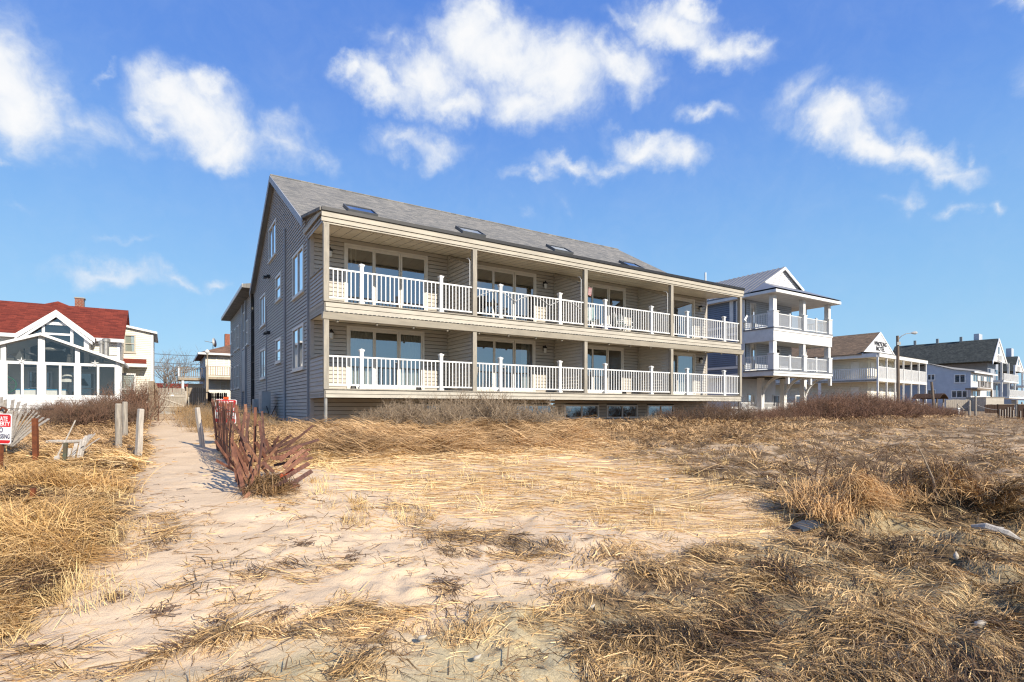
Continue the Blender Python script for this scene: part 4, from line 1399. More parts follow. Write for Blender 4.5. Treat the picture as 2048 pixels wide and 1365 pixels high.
w_ = LF.world(x, .8, 0)
wg = thing('spoked_ornament', 'round green wheel ornament behind the leftmost sunroom pane', 'ornament', (w_.x, w_.y, zt_), TH)
ring = [(.42 * math.cos(k * math.pi / 10), 0, z - zt_ + .42 * math.sin(k * math.pi / 10)) for k in range(21)]
MB().tube(ring, .03, 6).build('wheel_rim', M['green_plastic'], wg)
for k in range(4):
    c_, s_ = math.cos(k * math.pi / 4) * .4, math.sin(k * math.pi / 4) * .4
    MB().tube([(-c_, 0, z - zt_ - s_), (c_, 0, z - zt_ + s_)], .015, 5).build('wheel_spoke', M['green_plastic'], wg)
MB().tube([(0, 0, 0), (0, 0, z - zt_ - .4)], .03, 6).build('stand', M['black'], wg)
MB().box(xm + .1, xr - .15, .35, .5, zmid + .02, zmid + .06).build('shelf', M['room'], sr)
zs_ = zmid + .06
for px, kind in ((39, 'boat'), (57, 'bird'), (21, 'house'), (138, 'tower'), (104, 'fish')):
    x, z = L(px, 715, .42)
    w_ = LF.world(x, .42, 0)
    if kind == 'boat':
        t = thing('model_sailboat', 'small dark model sailboat on the high sunroom shelf', 'ornament', (w_.x, w_.y, zs_), TH)
        MB().prism([(-.22, -.04, .10), (-.15, -.04, 0), (.15, -.04, 0), (.24, -.04, .10)], (0, .08, 0)).build('hull', M['black'], t)
        MB().prism([(-.2, 0, .14), (.0, 0, .62), (.2, 0, .14)], (0, .015, 0)).build('sail', M['room_dark'], t)
    elif kind == 'bird':
        t = thing('bird_figure', 'dark carved shorebird standing on the high sunroom shelf', 'ornament', (w_.x, w_.y, zs_), TH)
        MB().tube([(-.3, 0, .5), (-.12, 0, .52), (.02, 0, .45), (.2, 0, .40), (.34, 0, .34)], [.01, .05, .09, .07, .01], 8).build('bird_body', M['black'], t)
        MB().tube([(.05, 0, .4), (.05, 0, .15)], .015, 5).build('leg', M['black'], t)
        MB().box(-.1, .16, -.06, .06, 0, .16).build('block_base', M['room_dark'], t)
    elif kind == 'house':
        t = thing('model_house', 'small dark model house on the high sunroom shelf', 'ornament', (w_.x, w_.y, zs_), TH)
        MB().box(-.16, .16, -.08, .08, 0, .2).build('house_wall', M['room_dark'], t)
        MB().prism([(-.2, -.1, .2), (.2, -.1, .2), (0, -.1, .36)], (0, .2, 0)).build('roof', M['black'], t)
    elif kind == 'tower':
        t = thing('model_lighthouse', 'small dark model lighthouse on the high sunroom shelf', 'ornament', (w_.x, w_.y, zs_), TH)
        MB().lathe([(.14, 0), (.12, .05), (.08, .38), (.12, .39), (.12, .42), (.06, .43), (.06, .52), (.09, .53), (.0, .62)], 8).build('tower', M['room_dark'], t)
    else:
        t = thing('hanging_fish', 'long dark fish hung under the sunroom ceiling', 'ornament', (w_.x, w_.y, zs_ + .72), TH)
        MB().tube([(-.5, 0, 0), (-.3, 0, .02), (0, 0, .03), (.25, 0, .02), (.42, 0, 0)], [.01, .07, .11, .06, .02], 8).build('fish_body', M['steel'], t)
        MB().prism([(.38, 0, 0), (.58, 0, .12), (.54, 0, -.1)], (0, .02, 0)).build('tail_fin', M['steel'], t)

# white lattice in front of the knee wall
la0, lz0 = L(2, 834, -1.6)
la1, lz1 = L(95, 818, -1.6)
w_ = LF.world(0, -1.6, 0)
lat = thing('lattice_fence', 'low white diagonal lattice fence below the sunroom', 'fence', (w_.x, w_.y, 0), TH)
MB(front(0)).box(la0 - 2, la1, -.02, .03, lz1, lz1 + .06).build('top_rail', M['white_paint'], lat)
MB(front(0)).box(la0 - 2, la1, -.02, .03, lz0, lz0 + .06).build('bottom_rail', M['white_paint'], lat)
x = la0 - 2
hh = lz1 - lz0 - .06
while x < la1 - hh:
    for sgn in (0, 1):
        a, b = (x, x + hh) if sgn == 0 else (x + hh, x)
        MB().bar((a, -.012 + .02 * sgn, lz0 + .06), (b, -.012 + .02 * sgn, lz1), .036, .012, up=(0, 1, 0)).build('lath', M['white_paint'], lat)
    x += .145

# ------------------------------------------------------------------ far house behind the fences
BF_ = Frame((411 - 1024) / F * 52, 52, TH)
bh_ = thing('far_house', 'white house with a brown hip roof and wooden balconies beyond the stockade fence', 'house', (*BF_.o, 0), TH)
bw_, zev = 9.0, BF_.ray(404, 706, y=-.4)[1]
siding(front(0), 0, bw_, 1.1, zev - .1, (), .16).build('front_wall', M['cream'], bh_)
siding(left(0), 0, 10, 1.1, zev - .1, (), .16).build('side_wall', M['pale_blue'], bh_)
MB().box(.02, bw_, .02, 10, 1.1, zev - .12).build('wall_core', M['cream'], bh_)
ov = .6
zrt = BF_.ray(450, 683, y=3.5)[1] + .4
hp = MB()
hp.add([(-ov, -ov, zev), (bw_ + ov, -ov, zev), (bw_ + ov, 10 + ov, zev), (-ov, 10 + ov, zev), (bw_ / 2, 4.2, zrt), (bw_ / 2, 5.8, zrt)], [(0, 1, 4), (1, 2, 5, 4), (2, 3, 5), (3, 0, 4, 5), (0, 3, 2, 1)])
hp.build('roof', M['brown_shingle2'], bh_)
fa = MB()
fa.box(-ov - .02, bw_ + ov + .02, -ov - .05, -ov, zev - .16, zev + .02)
fa.box(-ov - .05, -ov, -ov + .002, 10 + ov, zev - .16, zev + .02)
fa.build('eave_fascia', M['white_paint'], bh_)
a, z1 = BF_.ray(450, 668, y=3.2)
b, z0 = BF_.ray(460, 684, y=3.2)
MB().box(a, b, 3.2, 3.9, z0 - .8, z1).build('chimney', M['brick'], bh_)
a, z1 = BF_.ray(432, 713, y=0)
b, z0 = BF_.ray(458, 733, y=0)
window(bh_, front(0), a, b, z0 - .9, z1, .09, mull=(a + (b - a) * .6,), m='white_paint', glass='glass', back='curtain', name='balcony_door')
a, z1 = BF_.ray(440, 762, y=0)
b, z0 = BF_.ray(453, 780, y=0)
window(bh_, front(0), a, b, z0 - .6, z1, .09, m='white_paint', glass='glass_dark', name='back_door')
for px in (404,):
    window(bh_, left(0), 1.2, 2.0, zev - 2.0, zev - .5, .08, m='white_paint')
    window(bh_, left(0), 5, 5.9, zev - 2.0, zev - .5, .08, m='white_paint')
zd = BF_.ray(430, 754, y=-1.6)[1]
x0d = BF_.ray(414, 754, y=-1.6)[0]
dk = put('rear_balcony', None, bh_)
MB().box(x0d, bw_, -1.6, -.02, zd - .22, zd).build('deck_boards', M['tan_wood'], dk)
railing(dk, front(-1.58), x0d + .1, bw_, zd, zd + 1.0, .2, 'tan_wood', .09, .06, indiv=True, name='railing')
railing(dk, lambda s, n, z: (x0d - n, s, z), -1.5, -.05, zd, zd + 1.0, .2, 'tan_wood', .09, .06, indiv=False)
p_ = MB()
p_.box(x0d - .08, x0d + .12, -1.68, -1.5, 1.0, zd + 1.05)
p_.build('deck_post', M['tan_wood'], dk)
MB().tube([(x0d + .02, -1.6, zd + 1.05), (x0d + .02, -1.6, zd + 2.1)], .04, 6).build('lamp_pole', M['tan_wood'], dk)
MB().lathe([(.05, zd + 2.1), (.2, zd + 2.25), (.2, zd + 2.4), (.05, zd + 2.55)], 10, (x0d + .02, -1.6)).build('globe_lamp', M['lamp_glass'], dk)
# lower deck wing to the left
dl = put('side_balcony', None, bh_)
xa, za = BF_.ray(356, 759, y=1.0)
xb = -.05
MB().box(xa, xb, 1.0, 4.0, za - .05, za + .2).build('deck_boards', M['tan_wood'], dl)
railing(dl, front(1.02), xa, xb, za + .15, za + 1.15, .2, 'deck_wood', .1, .06, indiv=True)
railing(dl, lambda s, n, z: (xa + .05 - n, s, z), 1.1, 4, za + .15, za + 1.15, .2, 'deck_wood', .1, .06, indiv=False)
p_ = MB()
p_.box(xa + .3, xa + .5, 1.1, 1.3, 1.0, za - .05)
p_.box(xa + .0, xa + .12, 1.0, 1.1, za, za + 1.2)
p_.build('deck_post', M['white_paint'], dl, kind='stuff')
MB().box(xa + .9, xb, 3.6, 3.9, 1.0, za - .3).build('lower_wall', M['cream'], dl)
x, z = BF_.ray(426, 686, y=2.0)
t = put('satellite_dish', None, bh_, (x, 2.0, z))
MB().lathe([(.02, 0), (.3, .05), (.48, .14)], 12).build('dish', M['ac'], t, smooth=True).rotation_euler = (R(82), R(10), R(62))
MB().tube([(0, .05, -.6), (0, 0, 0), (-.75, -.3, .1)], .035, 6).build('dish_arm', M['steel'], t)

w_ = at(345, 790, 62)
rd = thing('brick_red_shed', 'low brick red shed half hidden behind the bare trees', 'shed', (w_.x, w_.y, 0), TH)
MB().box(-4, 3, 0, 5, .9, w_.z + .2).build('wall', M['red_shingle'], rd)
MB().prism([(-4.3, -.4, w_.z + .2), (-4.3, 2.5, w_.z + 1.4), (-4.3, 5.4, w_.z + .2)], (7.6, 0, 0)).build('roof', M['red_shingle'], rd)
MB().box(-4.3, 3.3, -.46, -.402, w_.z + .05, w_.z + .25).build('eave_fascia', M['white_paint'], rd)

# power lines
for i, (y0, y1, sag) in enumerate(((701, 711, .4), (717, 726, .5), (727, 733, .4), (731, 739, .3))):
    a, b = at(230, y0, 66), at(520, y1, 84)
    pts = []
    for k in range(13):
        s = k / 12
        p = a.lerp(b, s)
        p.z -= sag * 4 * s * (1 - s)
        pts.append(p)
    MB().tube(pts, .03, 4).build('power_line', M['wire'], None, label='dark power line sagging across the gap, %s of the four' % ('topmost', 'second from the top', 'third from the top', 'lowest')[i], category='cable', group='power lines behind the bare trees')

# ------------------------------------------------------------------ slate blue three storey house
B2 = Frame((1547 - 1024) / F * 37, 37, TH)
h2 = thing('blue_house', 'slate blue and white house with stacked front porches and a grey metal roof', 'house', (*B2.o, 0), TH)
wd = B2.ray(1664, 700, y=0)[0]
dp = 2.3
z2, z1 = B2.ray(1547, 653.5, y=0)[1], B2.ray(1547, 739, y=0)[1]
ze2 = B2.ray(1547, 579, y=0)[1]
bd = z2 - z1
zb1 = z1 - .35
# bands and decks
for nm, zt in (('upper', z2), ('lower', z1)):
    pd = put('porch_deck', None, h2)
    MB().box(-.05, wd + .05, -.05, dp - .02, zt - .08, zt).build('deck_boards', M['metal_roof'], pd)
    hb_ = .95 if nm == 'upper' else .42
    bb = MB()
    bb.box(0, wd, 0, .12, zt - hb_, zt - .085)
    bb.box(0, .12, .125, dp, zt - hb_, zt - .085)
    bb.box(wd - .12, wd, .125, dp, zt - hb_, zt - .085)
    bb.box(-.04, wd + .04, -.04, -.002, zt - .24, zt - .10)
    bb.build('porch_beam', M['white_paint'], pd)
    MB().box(.12, wd - .12, .12, dp, zt - hb_ + .1, zt - hb_ + .14).build('porch_ceiling', M['soffit'], pd)
ca = [(-.02, -.02, .60), (wd * .49, -.02, .42), (wd - .46, -.02, .46)]
for zt, ztop in ((z2, ze2), (z1, z2 - .95)):
    for cx, cy, cw in ca:
        c = MB()
        c.box(cx, cx + cw, cy, cy + .45, zt, zt + 1.08)
        c.box(cx - .03, cx + cw + .03, cy - .03, cy + .48, zt + 1.08, zt + 1.14)
        ins = cw * .16
        c.box(cx + ins, cx + cw - ins, cy + .08, cy + .40, zt + 1.14, ztop)
        c.build('porch_column', M['white_paint'], h2)
    c = MB().box(wd - .40, wd - .05, dp - .4, dp - .05, zt, ztop).build('porch_column', M['white_paint'], h2)
    xs = [.60, ca[1][0], ca[1][0] + .42, wd - .46]
    for a, b in ((xs[0], xs[1]), (xs[2], xs[3])):
        railing(h2, front(.15), a, b, zt, zt + 1.0, .13, 'white', .06, .035, low=.08)
        MB().box((a + b) / 2 - .06, (a + b) / 2 + .06, .09, .21, zt, zt + 1.1).build('newel_post', M['white'], h2)
    railing(h2, left(.1), .45, dp, zt, zt + 1.0, .13, 'white', .06, .035, low=.08)
    railing(h2, right(wd - .1), .45, dp - .4, zt, zt + 1.0, .13, 'white', .06, .035, low=.08, indiv=False)
# body behind the porches
xbd = wd - 1.5
fw = [(.75, 1.5, z2 + .05, z2 + 2.1), (3.2, 4.6, z2 + .1, z2 + 1.9), (.75, 1.5, z1 + .05, z1 + 2.1), (3.2, 4.6, z1 + .1, z1 + 1.9)]
siding(front(dp), .15, xbd, z1, ze2, fw, .15).build('front_wall', M['pale_blue'], h2)
for a, b, c, d in fw:
    window(h2, front(dp), a, b, c, d, .11, m='white_paint', glass='glass', back='room_dark')
zgb = .95
wy = [B2.ray(px, 600, x=0)[0] for px in (1490, 1473)]
sw2 = [(wy[0], wy[1], z2 + .55, z2 + 2.2), (wy[0], wy[1], z1 + .45, z1 + 2.15), (9, 10.2, z2 + .6, z2 + 2.1), (9, 10.2, z1 + .6, z1 + 2.1)]
siding(left(0), dp + .25, 15, z1 - .4, ze2, sw2, .15).build('side_wall', M['blue_side'], h2)
for a, b, c, d in sw2:
    window(h2, left(0), a, b, c, d, .10, rails=((c + d) / 2,), m='white_paint', glass='glass', depth=.07, back='room_dark')
MB().box(.05, xbd, dp + .05, 15, z1 - .4, ze2).build('wall_core', M['room_dark'], h2)
tr = MB(left(0))
tr.box(dp, dp + .25, -.05, .04, z1 - .4, ze2)
tr.box(dp + .25, 15, .0, .05, z2 - .28, z2 - .08)
tr.box(dp + .25, 15, .0, .05, z2 + .30, z2 + .48)
tr.box(dp + .25, 15, .0, .05, z1 - .4, z1 - .15)
tr.box(dp + .25, 15, .0, .05, z1 + .22, z1 + .40)
tr.box(wy[1] + .25, wy[1] + .55, .0, .045, z2 + .482, ze2)
tr.box(dp + .25, 15, .0, .06, ze2 - .3, ze2)
tr.build('trim_board', M['white_paint'], h2, kind='stuff')
# ground storey, columns and brackets
gw = MB().box(.3, xbd - .2, dp + 1.2, 14, .8, z1 - .42).build('ground_storey', M['white_side'], h2)
for px in (1495, 1545, 1590):
    a = B2.ray(px, 790, y=dp + 1.2)[0]
    window(h2, front(dp + 1.2), a, a + .9, 1.6, 2.6, .09, m='white_paint')
for px in (1521, 1566, 1606):
    x = B2.ray(px, 790, y=dp)[0]
    c = MB()
    c.box(x - .18, x + .18, dp - .2, dp + .16, .6, z1 - .42)
    c.build('ground_column', M['white_paint'], h2)
    br = MB()
    pts, pin = [], []
    for k in range(9):
        s = k / 8 * math.pi / 2
        pts.append((dp - .2 - 1.55 * (1 - math.cos(s)), z1 - .43 - 1.75 * (1 - math.sin(s))))
    for (ya0, za0), (yb0, zb0) in zip(pts[:-1], pts[1:]):
        dx, dz = yb0 - ya0, zb0 - za0
        l_ = math.hypot(dx, dz)
        nx_, nz_ = -dz / l_ * .16, dx / l_ * .16
        br.prism([(x - .09, ya0, za0), (x - .09, yb0, zb0), (x - .09, yb0 - nx_, zb0 - nz_), (x - .09, ya0 - nx_, za0 - nz_)], (.18, 0, 0))
    br.box(x - .1, x + .1, .13, .33, z1 - .95, z1 - .43)
    br.build('porch_bracket', M['white_paint'], h2)
railing(h2, front(dp + .4), .3, wd - .3, 1.0, 1.95, .14, 'white', .06, .035, indiv=False)
# roof: gable along the house with a skirt roof under the front gable
xm2 = wd / 2
zr2 = B2.ray(1565, 536, y=1.7)[1]
ov = .45
yg = 1.7
zev2 = ze2 + .02
slope = (zr2 - zev2) / (xm2 + ov)
rr = MB()
rr.prism([(-ov, yg - .25, zev2), (xm2, yg - .25, zr2), (wd + ov, yg - .25, zev2), (wd + ov, yg - .25, zev2 - .08), (xm2, yg - .25, zr2 - .1), (-ov, yg - .25, zev2 - .08)], (0, 14.5, 0))
rr.build('roof', M['metal_roof'], h2)
sk = MB()
zg_ = zev2 + .95
gx0, gx1 = xm2 - (zr2 - zg_) / slope, xm2 + (zr2 - zg_) / slope
sk.add([(-ov, -ov, zev2), (wd + ov, -ov, zev2), (gx1, yg - .1, zg_), (gx0, yg - .1, zg_), (wd + ov, yg - .2, zev2), (-ov, yg - .2, zev2)], [(0, 1, 2, 3), (1, 4, 2), (0, 3, 5)])
sk.build('skirt_roof', M['metal_roof'], h2)
so = MB()
so.box(-ov, wd + ov, -ov, yg + 14, zev2 - .30, zev2 - .10)
so.build('eave_fascia', M['white_paint'], h2)
siding(front(yg - .05), gx0, gx1, zg_, zr2, (), .16, clip=lambda z: (xm2 - max(0, (zr2 - z - .1)) / slope, xm2 + max(0, (zr2 - z - .1)) / slope)).build('gable_wall', M['white_side'], h2)
for sx, x_ in ((-1, gx0), (1, gx1)):
    rk = MB()
    rk.prism([(x_, yg - .30, zg_), (xm2, yg - .30, zr2 + .0), (xm2, yg - .30, zr2 - .22), (x_ - sx * .1, yg - .30, zg_ - .16)], (0, .045, 0))
    rk.build('rake_board', M['white_paint'], h2)
sm = MB()
for k in range(34):
    y = yg - .2 + k * .42
    sm.prism([(-ov, y, zev2), (xm2, y, zr2), (xm2, y, zr2 + .05), (-ov, y, zev2 + .05)], (0, .04, 0))
sm.build('roof_seam', M['metal_roof'], h2, kind='stuff')
MB().box(1.9, 2.0, 7.0, 7.1, zev2 + .8, zr2 + .5).build('vent_pipe', M['white'], h2)

# ------------------------------------------------------------------ motel with wrap-around balcony
T3 = R(37.5)
MF = Frame((1757 - 1024) / F * 60, 60, T3)
mo = thing('motel', "white two storey motel with a brown roof and WIND'SONG MOTEL on its gable", 'motel', (*MF.o, 0), T3)
mw = MF.ray(1854, 750, y=0)[0]
zf2 = MF.ray(1757, 757, y=0)[1]
ze3 = MF.ray(1757, 714, y=0)[1]
zt3 = MF.ray(1757, 706, y=0)[1]
bd_ = 1.7
md = 24
for fr_, a, b in ((front(0), 0, mw), (left(0), 0.14, md)):
    q = MB(fr_)
    q.box(a, b, -.12, .0, zf2 - .32, zf2 - .02)
    q.box(a - .0, b + .0, -.12, .10, ze3, zt3)
    q.build('balcony_band', M['white_paint'], mo)
MB().box(.0, mw, .12, md, zf2 - .3, zf2 - .1).build('balcony_floor', M['soffit'], mo)
MB().box(.0, mw, .12, md, ze3 + .02, ze3 + .1).build('balcony_ceiling', M['soffit'], mo)
siding(front(bd_), bd_, mw - 5, .9, ze3, (), .2).build('front_wall', M['cream'], mo)
siding(left(bd_), bd_, md, .9, ze3, (), .2).build('side_wall', M['cream'], mo)
MB().box(bd_ + .05, mw - 5, bd_ + .05, md, .9, ze3).build('wall_core', M['cream'], mo)
for zz in (zf2, zf2 - 2.95):
    for x in (2.6, 5.4, 8.2, 10.6):
        MB(front(bd_)).box(x, x + .95, .02, .06, zz + .05, zz + 2.05).build('room_door', M['white_paint'], mo)
    for y in (3.4,):
        MB(left(bd_)).box(y - .9, y, .02, .06, zz + .05, zz + 2.1).build('room_door', M['white_paint'], mo)
    window(mo, left(bd_), 8.3, 10.6, zz + .9, zz + 2.15, .1, mull=(9.45,), m='white_paint', glass='glass_dark')
    window(mo, left(bd_), 16.3, 18.6, zz + .9, zz + 2.15, .1, mull=(17.45,), m='white_paint', glass='glass_dark')
px_cols = (1757, 1774.5, 1791.5, 1808, 1823.5, 1838.5, 1853)
xs = [MF.ray(p, 740, y=0)[0] for p in px_cols]
for x in xs:
    MB().box(x - .08, x + .08, .0, .16, .7, ze3).build('porch_column', M['white_paint'], mo)
for a, b in zip(xs[:-1], xs[1:]):
    railing(mo, front(.08), a + .08, b - .08, zf2, zf2 + 1.35, .2, 'white_paint', .06, .1, indiv=False, low=.02)
for y in (6.2, 12, 18, 23.8):
    MB().box(.0, .18, y - .15, y + .15, .7, ze3).build('porch_column', M['white_paint'], mo)
for a, b in ((.2, 6.05), (6.35, 11.85), (12.15, 17.85)):
    railing(mo, left(.08), a, b, zf2, zf2 + 1.2, .21, 'white_paint', .06, .07, indiv=False, low=.02)
for a, b in zip(xs[3:-1], xs[4:]):
    railing(mo, front(.08), a + .08, b - .08, .9, 2.1, .2, 'white_paint', .06, .1, indiv=False, low=.02)
yg3 = MF.ray(1724.6, 703, x=-.25)[0] + .25
xg1 = MF.ray(1793.5, 710.5, y=yg3 - .25)[0]
xpk, zpk = MF.ray(1761.5, 664.6, y=yg3 - .25)
rr = MB()
rr.prism([(-.25, yg3 - .15, zt3), (xpk, yg3 - .15, zpk), (xg1 + .2, yg3 - .15, zt3), (xg1 + .2, yg3 - .15, zt3 - .08), (xpk, yg3 - .15, zpk - .1), (-.25, yg3 - .15, zt3 - .08)], (0, md - yg3 + 1, 0))
rr.build('roof', M['brown_shingle'], mo)
MB().prism([(-.2, yg3 - .16, zt3 - .3), (xpk, yg3 - .16, zpk - .05), (xg1 + .15, yg3 - .16, zt3 - .3)], (0, -.05, 0)).build('gable_wall', M['white_side'], mo)
for x_ in (-.25, xg1 + .2):
    rk = MB()
    rk.prism([(x_, yg3 - .26, zt3), (xpk, yg3 - .26, zpk + .03), (xpk, yg3 - .26, zpk - .18), (x_, yg3 - .26, zt3 - .18)], (0, .045, 0))
    rk.build('rake_board', M['white_paint'], mo)
MB().add([(-.2, -.2, zt3 + .01), (mw + .3, -.2, zt3 + .01), (mw + .3, yg3, zt3 + .25), (-.2, yg3, zt3 + .25)], [(0, 1, 2, 3)]).build('porch_roof', M['grey_roof'], mo)
MB().box(mw * .64, mw + .2, yg3, md, zt3 - .1, zt3 + .05).build('flat_roof', M['grey_roof'], mo)
MB().box(xpk - .1, xpk + .1, 14, 14.2, zpk - .3, zpk + .7).build('vent_pipe', M['black'], mo)


def text(s, size, m, parent, loc, rot=(R(90), 0, 0), ext=.004, align='CENTER', sx=1.0, bold=0.0, width=None):
    c = bpy.data.curves.new('lettering', 'FONT')
    c.body = s
    c.size = size
    c.align_x = align
    c.align_y = 'CENTER'
    c.extrude = ext
    c.offset = bold
    c.materials.append(M[m])
    tmp = bpy.data.objects.new('lettering', c)
    COL.objects.link(tmp)
    bpy.context.view_layer.update()
    me = bpy.data.meshes.new_from_object(tmp)
    bpy.data.objects.remove(tmp)
    if not me.materials:
        me.materials.append(M[m])
    o = put('lettering', me, parent, loc, rot, kind='stuff')
    if width:
        xs_ = [v.co.x for v in me.vertices]
        sx = width / (max(xs_) - min(xs_))
    o.scale = (sx, 1, 1)
    return o


tx, tz = MF.ray(1761.3, 689.3, y=yg3 - .23)
text("WIND'SONG", .72, 'letter_black', mo, (tx, yg3 - .235, tz), bold=.018, width=MF.ray(1774, 690, y=yg3)[0] - MF.ray(1749.5, 690, y=yg3)[0])
tx, tz = MF.ray(1761, 699.0, y=yg3 - .23)
text('MOTEL', .72, 'letter_black', mo, (tx, yg3 - .235, tz), bold=.018, width=MF.ray(1769.5, 690, y=yg3)[0] - MF.ray(1752.5, 690, y=yg3)[0])
# stairs at the motel's right
sx_ = xs[3]
stv = MB()
stv.prism([(xs[3] + .3, -1.2, 2.6), (xs[5], -1.2, 1.2), (xs[5], -1.2, 1.05), (xs[3] + .3, -1.2, 2.45)], (0, .06, 0))
stv.build('stair_rail', M['white_paint'], mo)
for k in range(2):
    x = 2.2 + k * 1.7
    w_ = MF.world(x, .8, 0)
    t = thing('white_chair', ('white plastic chair on the motel ground porch, nearer the corner', 'white plastic chair on the motel ground porch, farther from the corner')[k], 'chair', (w_.x, w_.y, 1.15), T3, 'white chairs on the motel porch')
    MB().box(-.28, .28, -.25, .25, .40, .45).build('seat', M['white'], t)
    MB().box(-.28, .28, .22, .28, .45, 1.0).build('backrest', M['white'], t)
    for a in (-.25, .21):
        for b in (-.24, .2):
            MB().box(a, a + .04, b, b + .04, 0, .4).build('leg', M['white'], t)

# ------------------------------------------------------------------ street light, poles
w_ = at(1795, 815, 51)
gzz = Hs(w_.x, w_.y)
sl = thing('street_lamp', 'tall brown wooden pole with a curved street lamp arm in front of the motel', 'street lamp', (w_.x, w_.y, gzz))
zt_ = at(1795, 672, 51).z - gzz
MB().tube([(0.1, 0, -.3), (0, 0, zt_)], [.16, .115], 10).build('pole', M['pole_wood'], sl)
arm = [at(1797, 679, 51), at(1803, 672.5, 51), at(1812, 668, 51), at(1823, 666.5, 51)]
MB().tube([p - Vector((w_.x, w_.y, gzz)) for p in arm], .035, 6).build('lamp_arm', M['steel'], sl)
p0, p1 = at(1822, 666.6, 51) - Vector((w_.x, w_.y, gzz)), at(1834, 665.8, 51) - Vector((w_.x, w_.y, gzz))
MB().tube([p0, p0.lerp(p1, .3), p0.lerp(p1, .7), p1], [.05, .12, .16, .09], 8).build('lamp_head', M['ac'], sl)
MB().box(-.16, .16, -.2, -.12, zt_ - .9, zt_ - .6).build('pole_bracket', M['steel'], sl)
a, b = at(1863, 764, 46), at(1869.5, 822, 46)
lp_ = thing('leaning_pole', 'slender brown wooden pole leaning left beside the motel', 'pole', (b.x, b.y, Hs(b.x, b.y)))
MB().tube([(0, 0, -.2), (a.x - b.x, 0, a.z - Hs(b.x, b.y))], [.11, .09], 8).build('pole_shaft', M['pole_wood'], lp_)

# ------------------------------------------------------------------ pale two storey house and the green roofed row behind
SF = Frame((1941.5 - 1024) / F * 85, 85, T3)
h4 = thing('white_house', 'plain white two storey house with a small front balcony right of the motel', 'house', (*SF.o, 0), T3)
w4 = SF.ray(1986, 770, y=0)[0]
zt4 = SF.ray(1941.5, 743, y=0)[1]
yb4, zb4 = SF.ray(1850, 727, x=0)
MB().add([(0, 0, .9), (0, yb4, .9), (0, yb4, zb4), (0, yb4 * .33, zt4 + (zb4 - zt4) * .18), (0, 0, zt4)], [(0, 1, 2, 3, 4)]).build('side_wall', M['pale_blue'], h4)  # white wall; its bluish shade is put into the colour
MB().box(.01, w4, 0, yb4, .9, zt4 - .1).build('front_wall', M['white_side'], h4)
MB().add([(-.3, -.5, zt4), (w4 + .3, -.5, zt4 - .02), (w4 + .3, yb4 * .33, zt4 + .9), (-.3, yb4 * .33, zt4 + (zb4 - zt4) * .18 + .1), (-.3, yb4, zb4 + .1), (w4 + .3, yb4, zb4)], [(0, 1, 2, 3), (3, 2, 5, 4)]).build('roof', M['grey_roof'], h4)
MB().box(-.3, w4 + .4, -.55, -.45, zt4 - .25, zt4).build('eave_fascia', M['white_paint'], h4)
for p0, p1, q0, q1, mm in ((1908, 1932, 748, 767, 1), (1854, 1871, 748, 762, 1), (1902, 1936, 780, 797, 2), (1854, 1872, 779, 790, 1)):
    ya_, z1_ = SF.ray(p1, q0, x=0)
    yb_, z0_ = SF.ray(p0, q1, x=0)
    ya_, yb_ = min(ya_, yb_), max(ya_, yb_)
    window(h4, left(0), ya_, yb_, min(z0_, z1_), max(z0_, z1_), .16, mull=[ya_ + (yb_ - ya_) * (i + 1) / (mm + 1) for i in range(mm)], m='white_paint', depth=.08)
for p0, p1, q0, q1 in ((1945, 1955, 748, 766), (1972, 1981, 751, 767), (1945, 1955, 781, 795), (1972, 1981, 781, 795), (1960, 1967, 751, 774)):
    xa_, z1_ = SF.ray(p0, q0, y=0)
    xb_, z0_ = SF.ray(p1, q1, y=0)
    window(h4, front(0), xa_, xb_, z0_, z1_, .14, mull=((xa_ + xb_) / 2,), m='white_paint', depth=.06)
b4 = put('front_balcony', None, h4)
xa_, zq = SF.ray(1955, 776, y=-1.5)
xb_ = SF.ray(1985, 776, y=-1.5)[0]
MB().box(xa_, xb_, -1.5, -.02, zq - .25, zq).build('deck_boards', M['deck_wood'], b4)
railing(b4, front(-1.45), xa_, xb_, zq, zq + 1.1, .9, 'deck_wood', .12, .1, indiv=True)
MB().box(xb_ - .2, xb_, -1.5, -1.3, .8, zq - .25).build('deck_post', M['deck_wood'], b4)


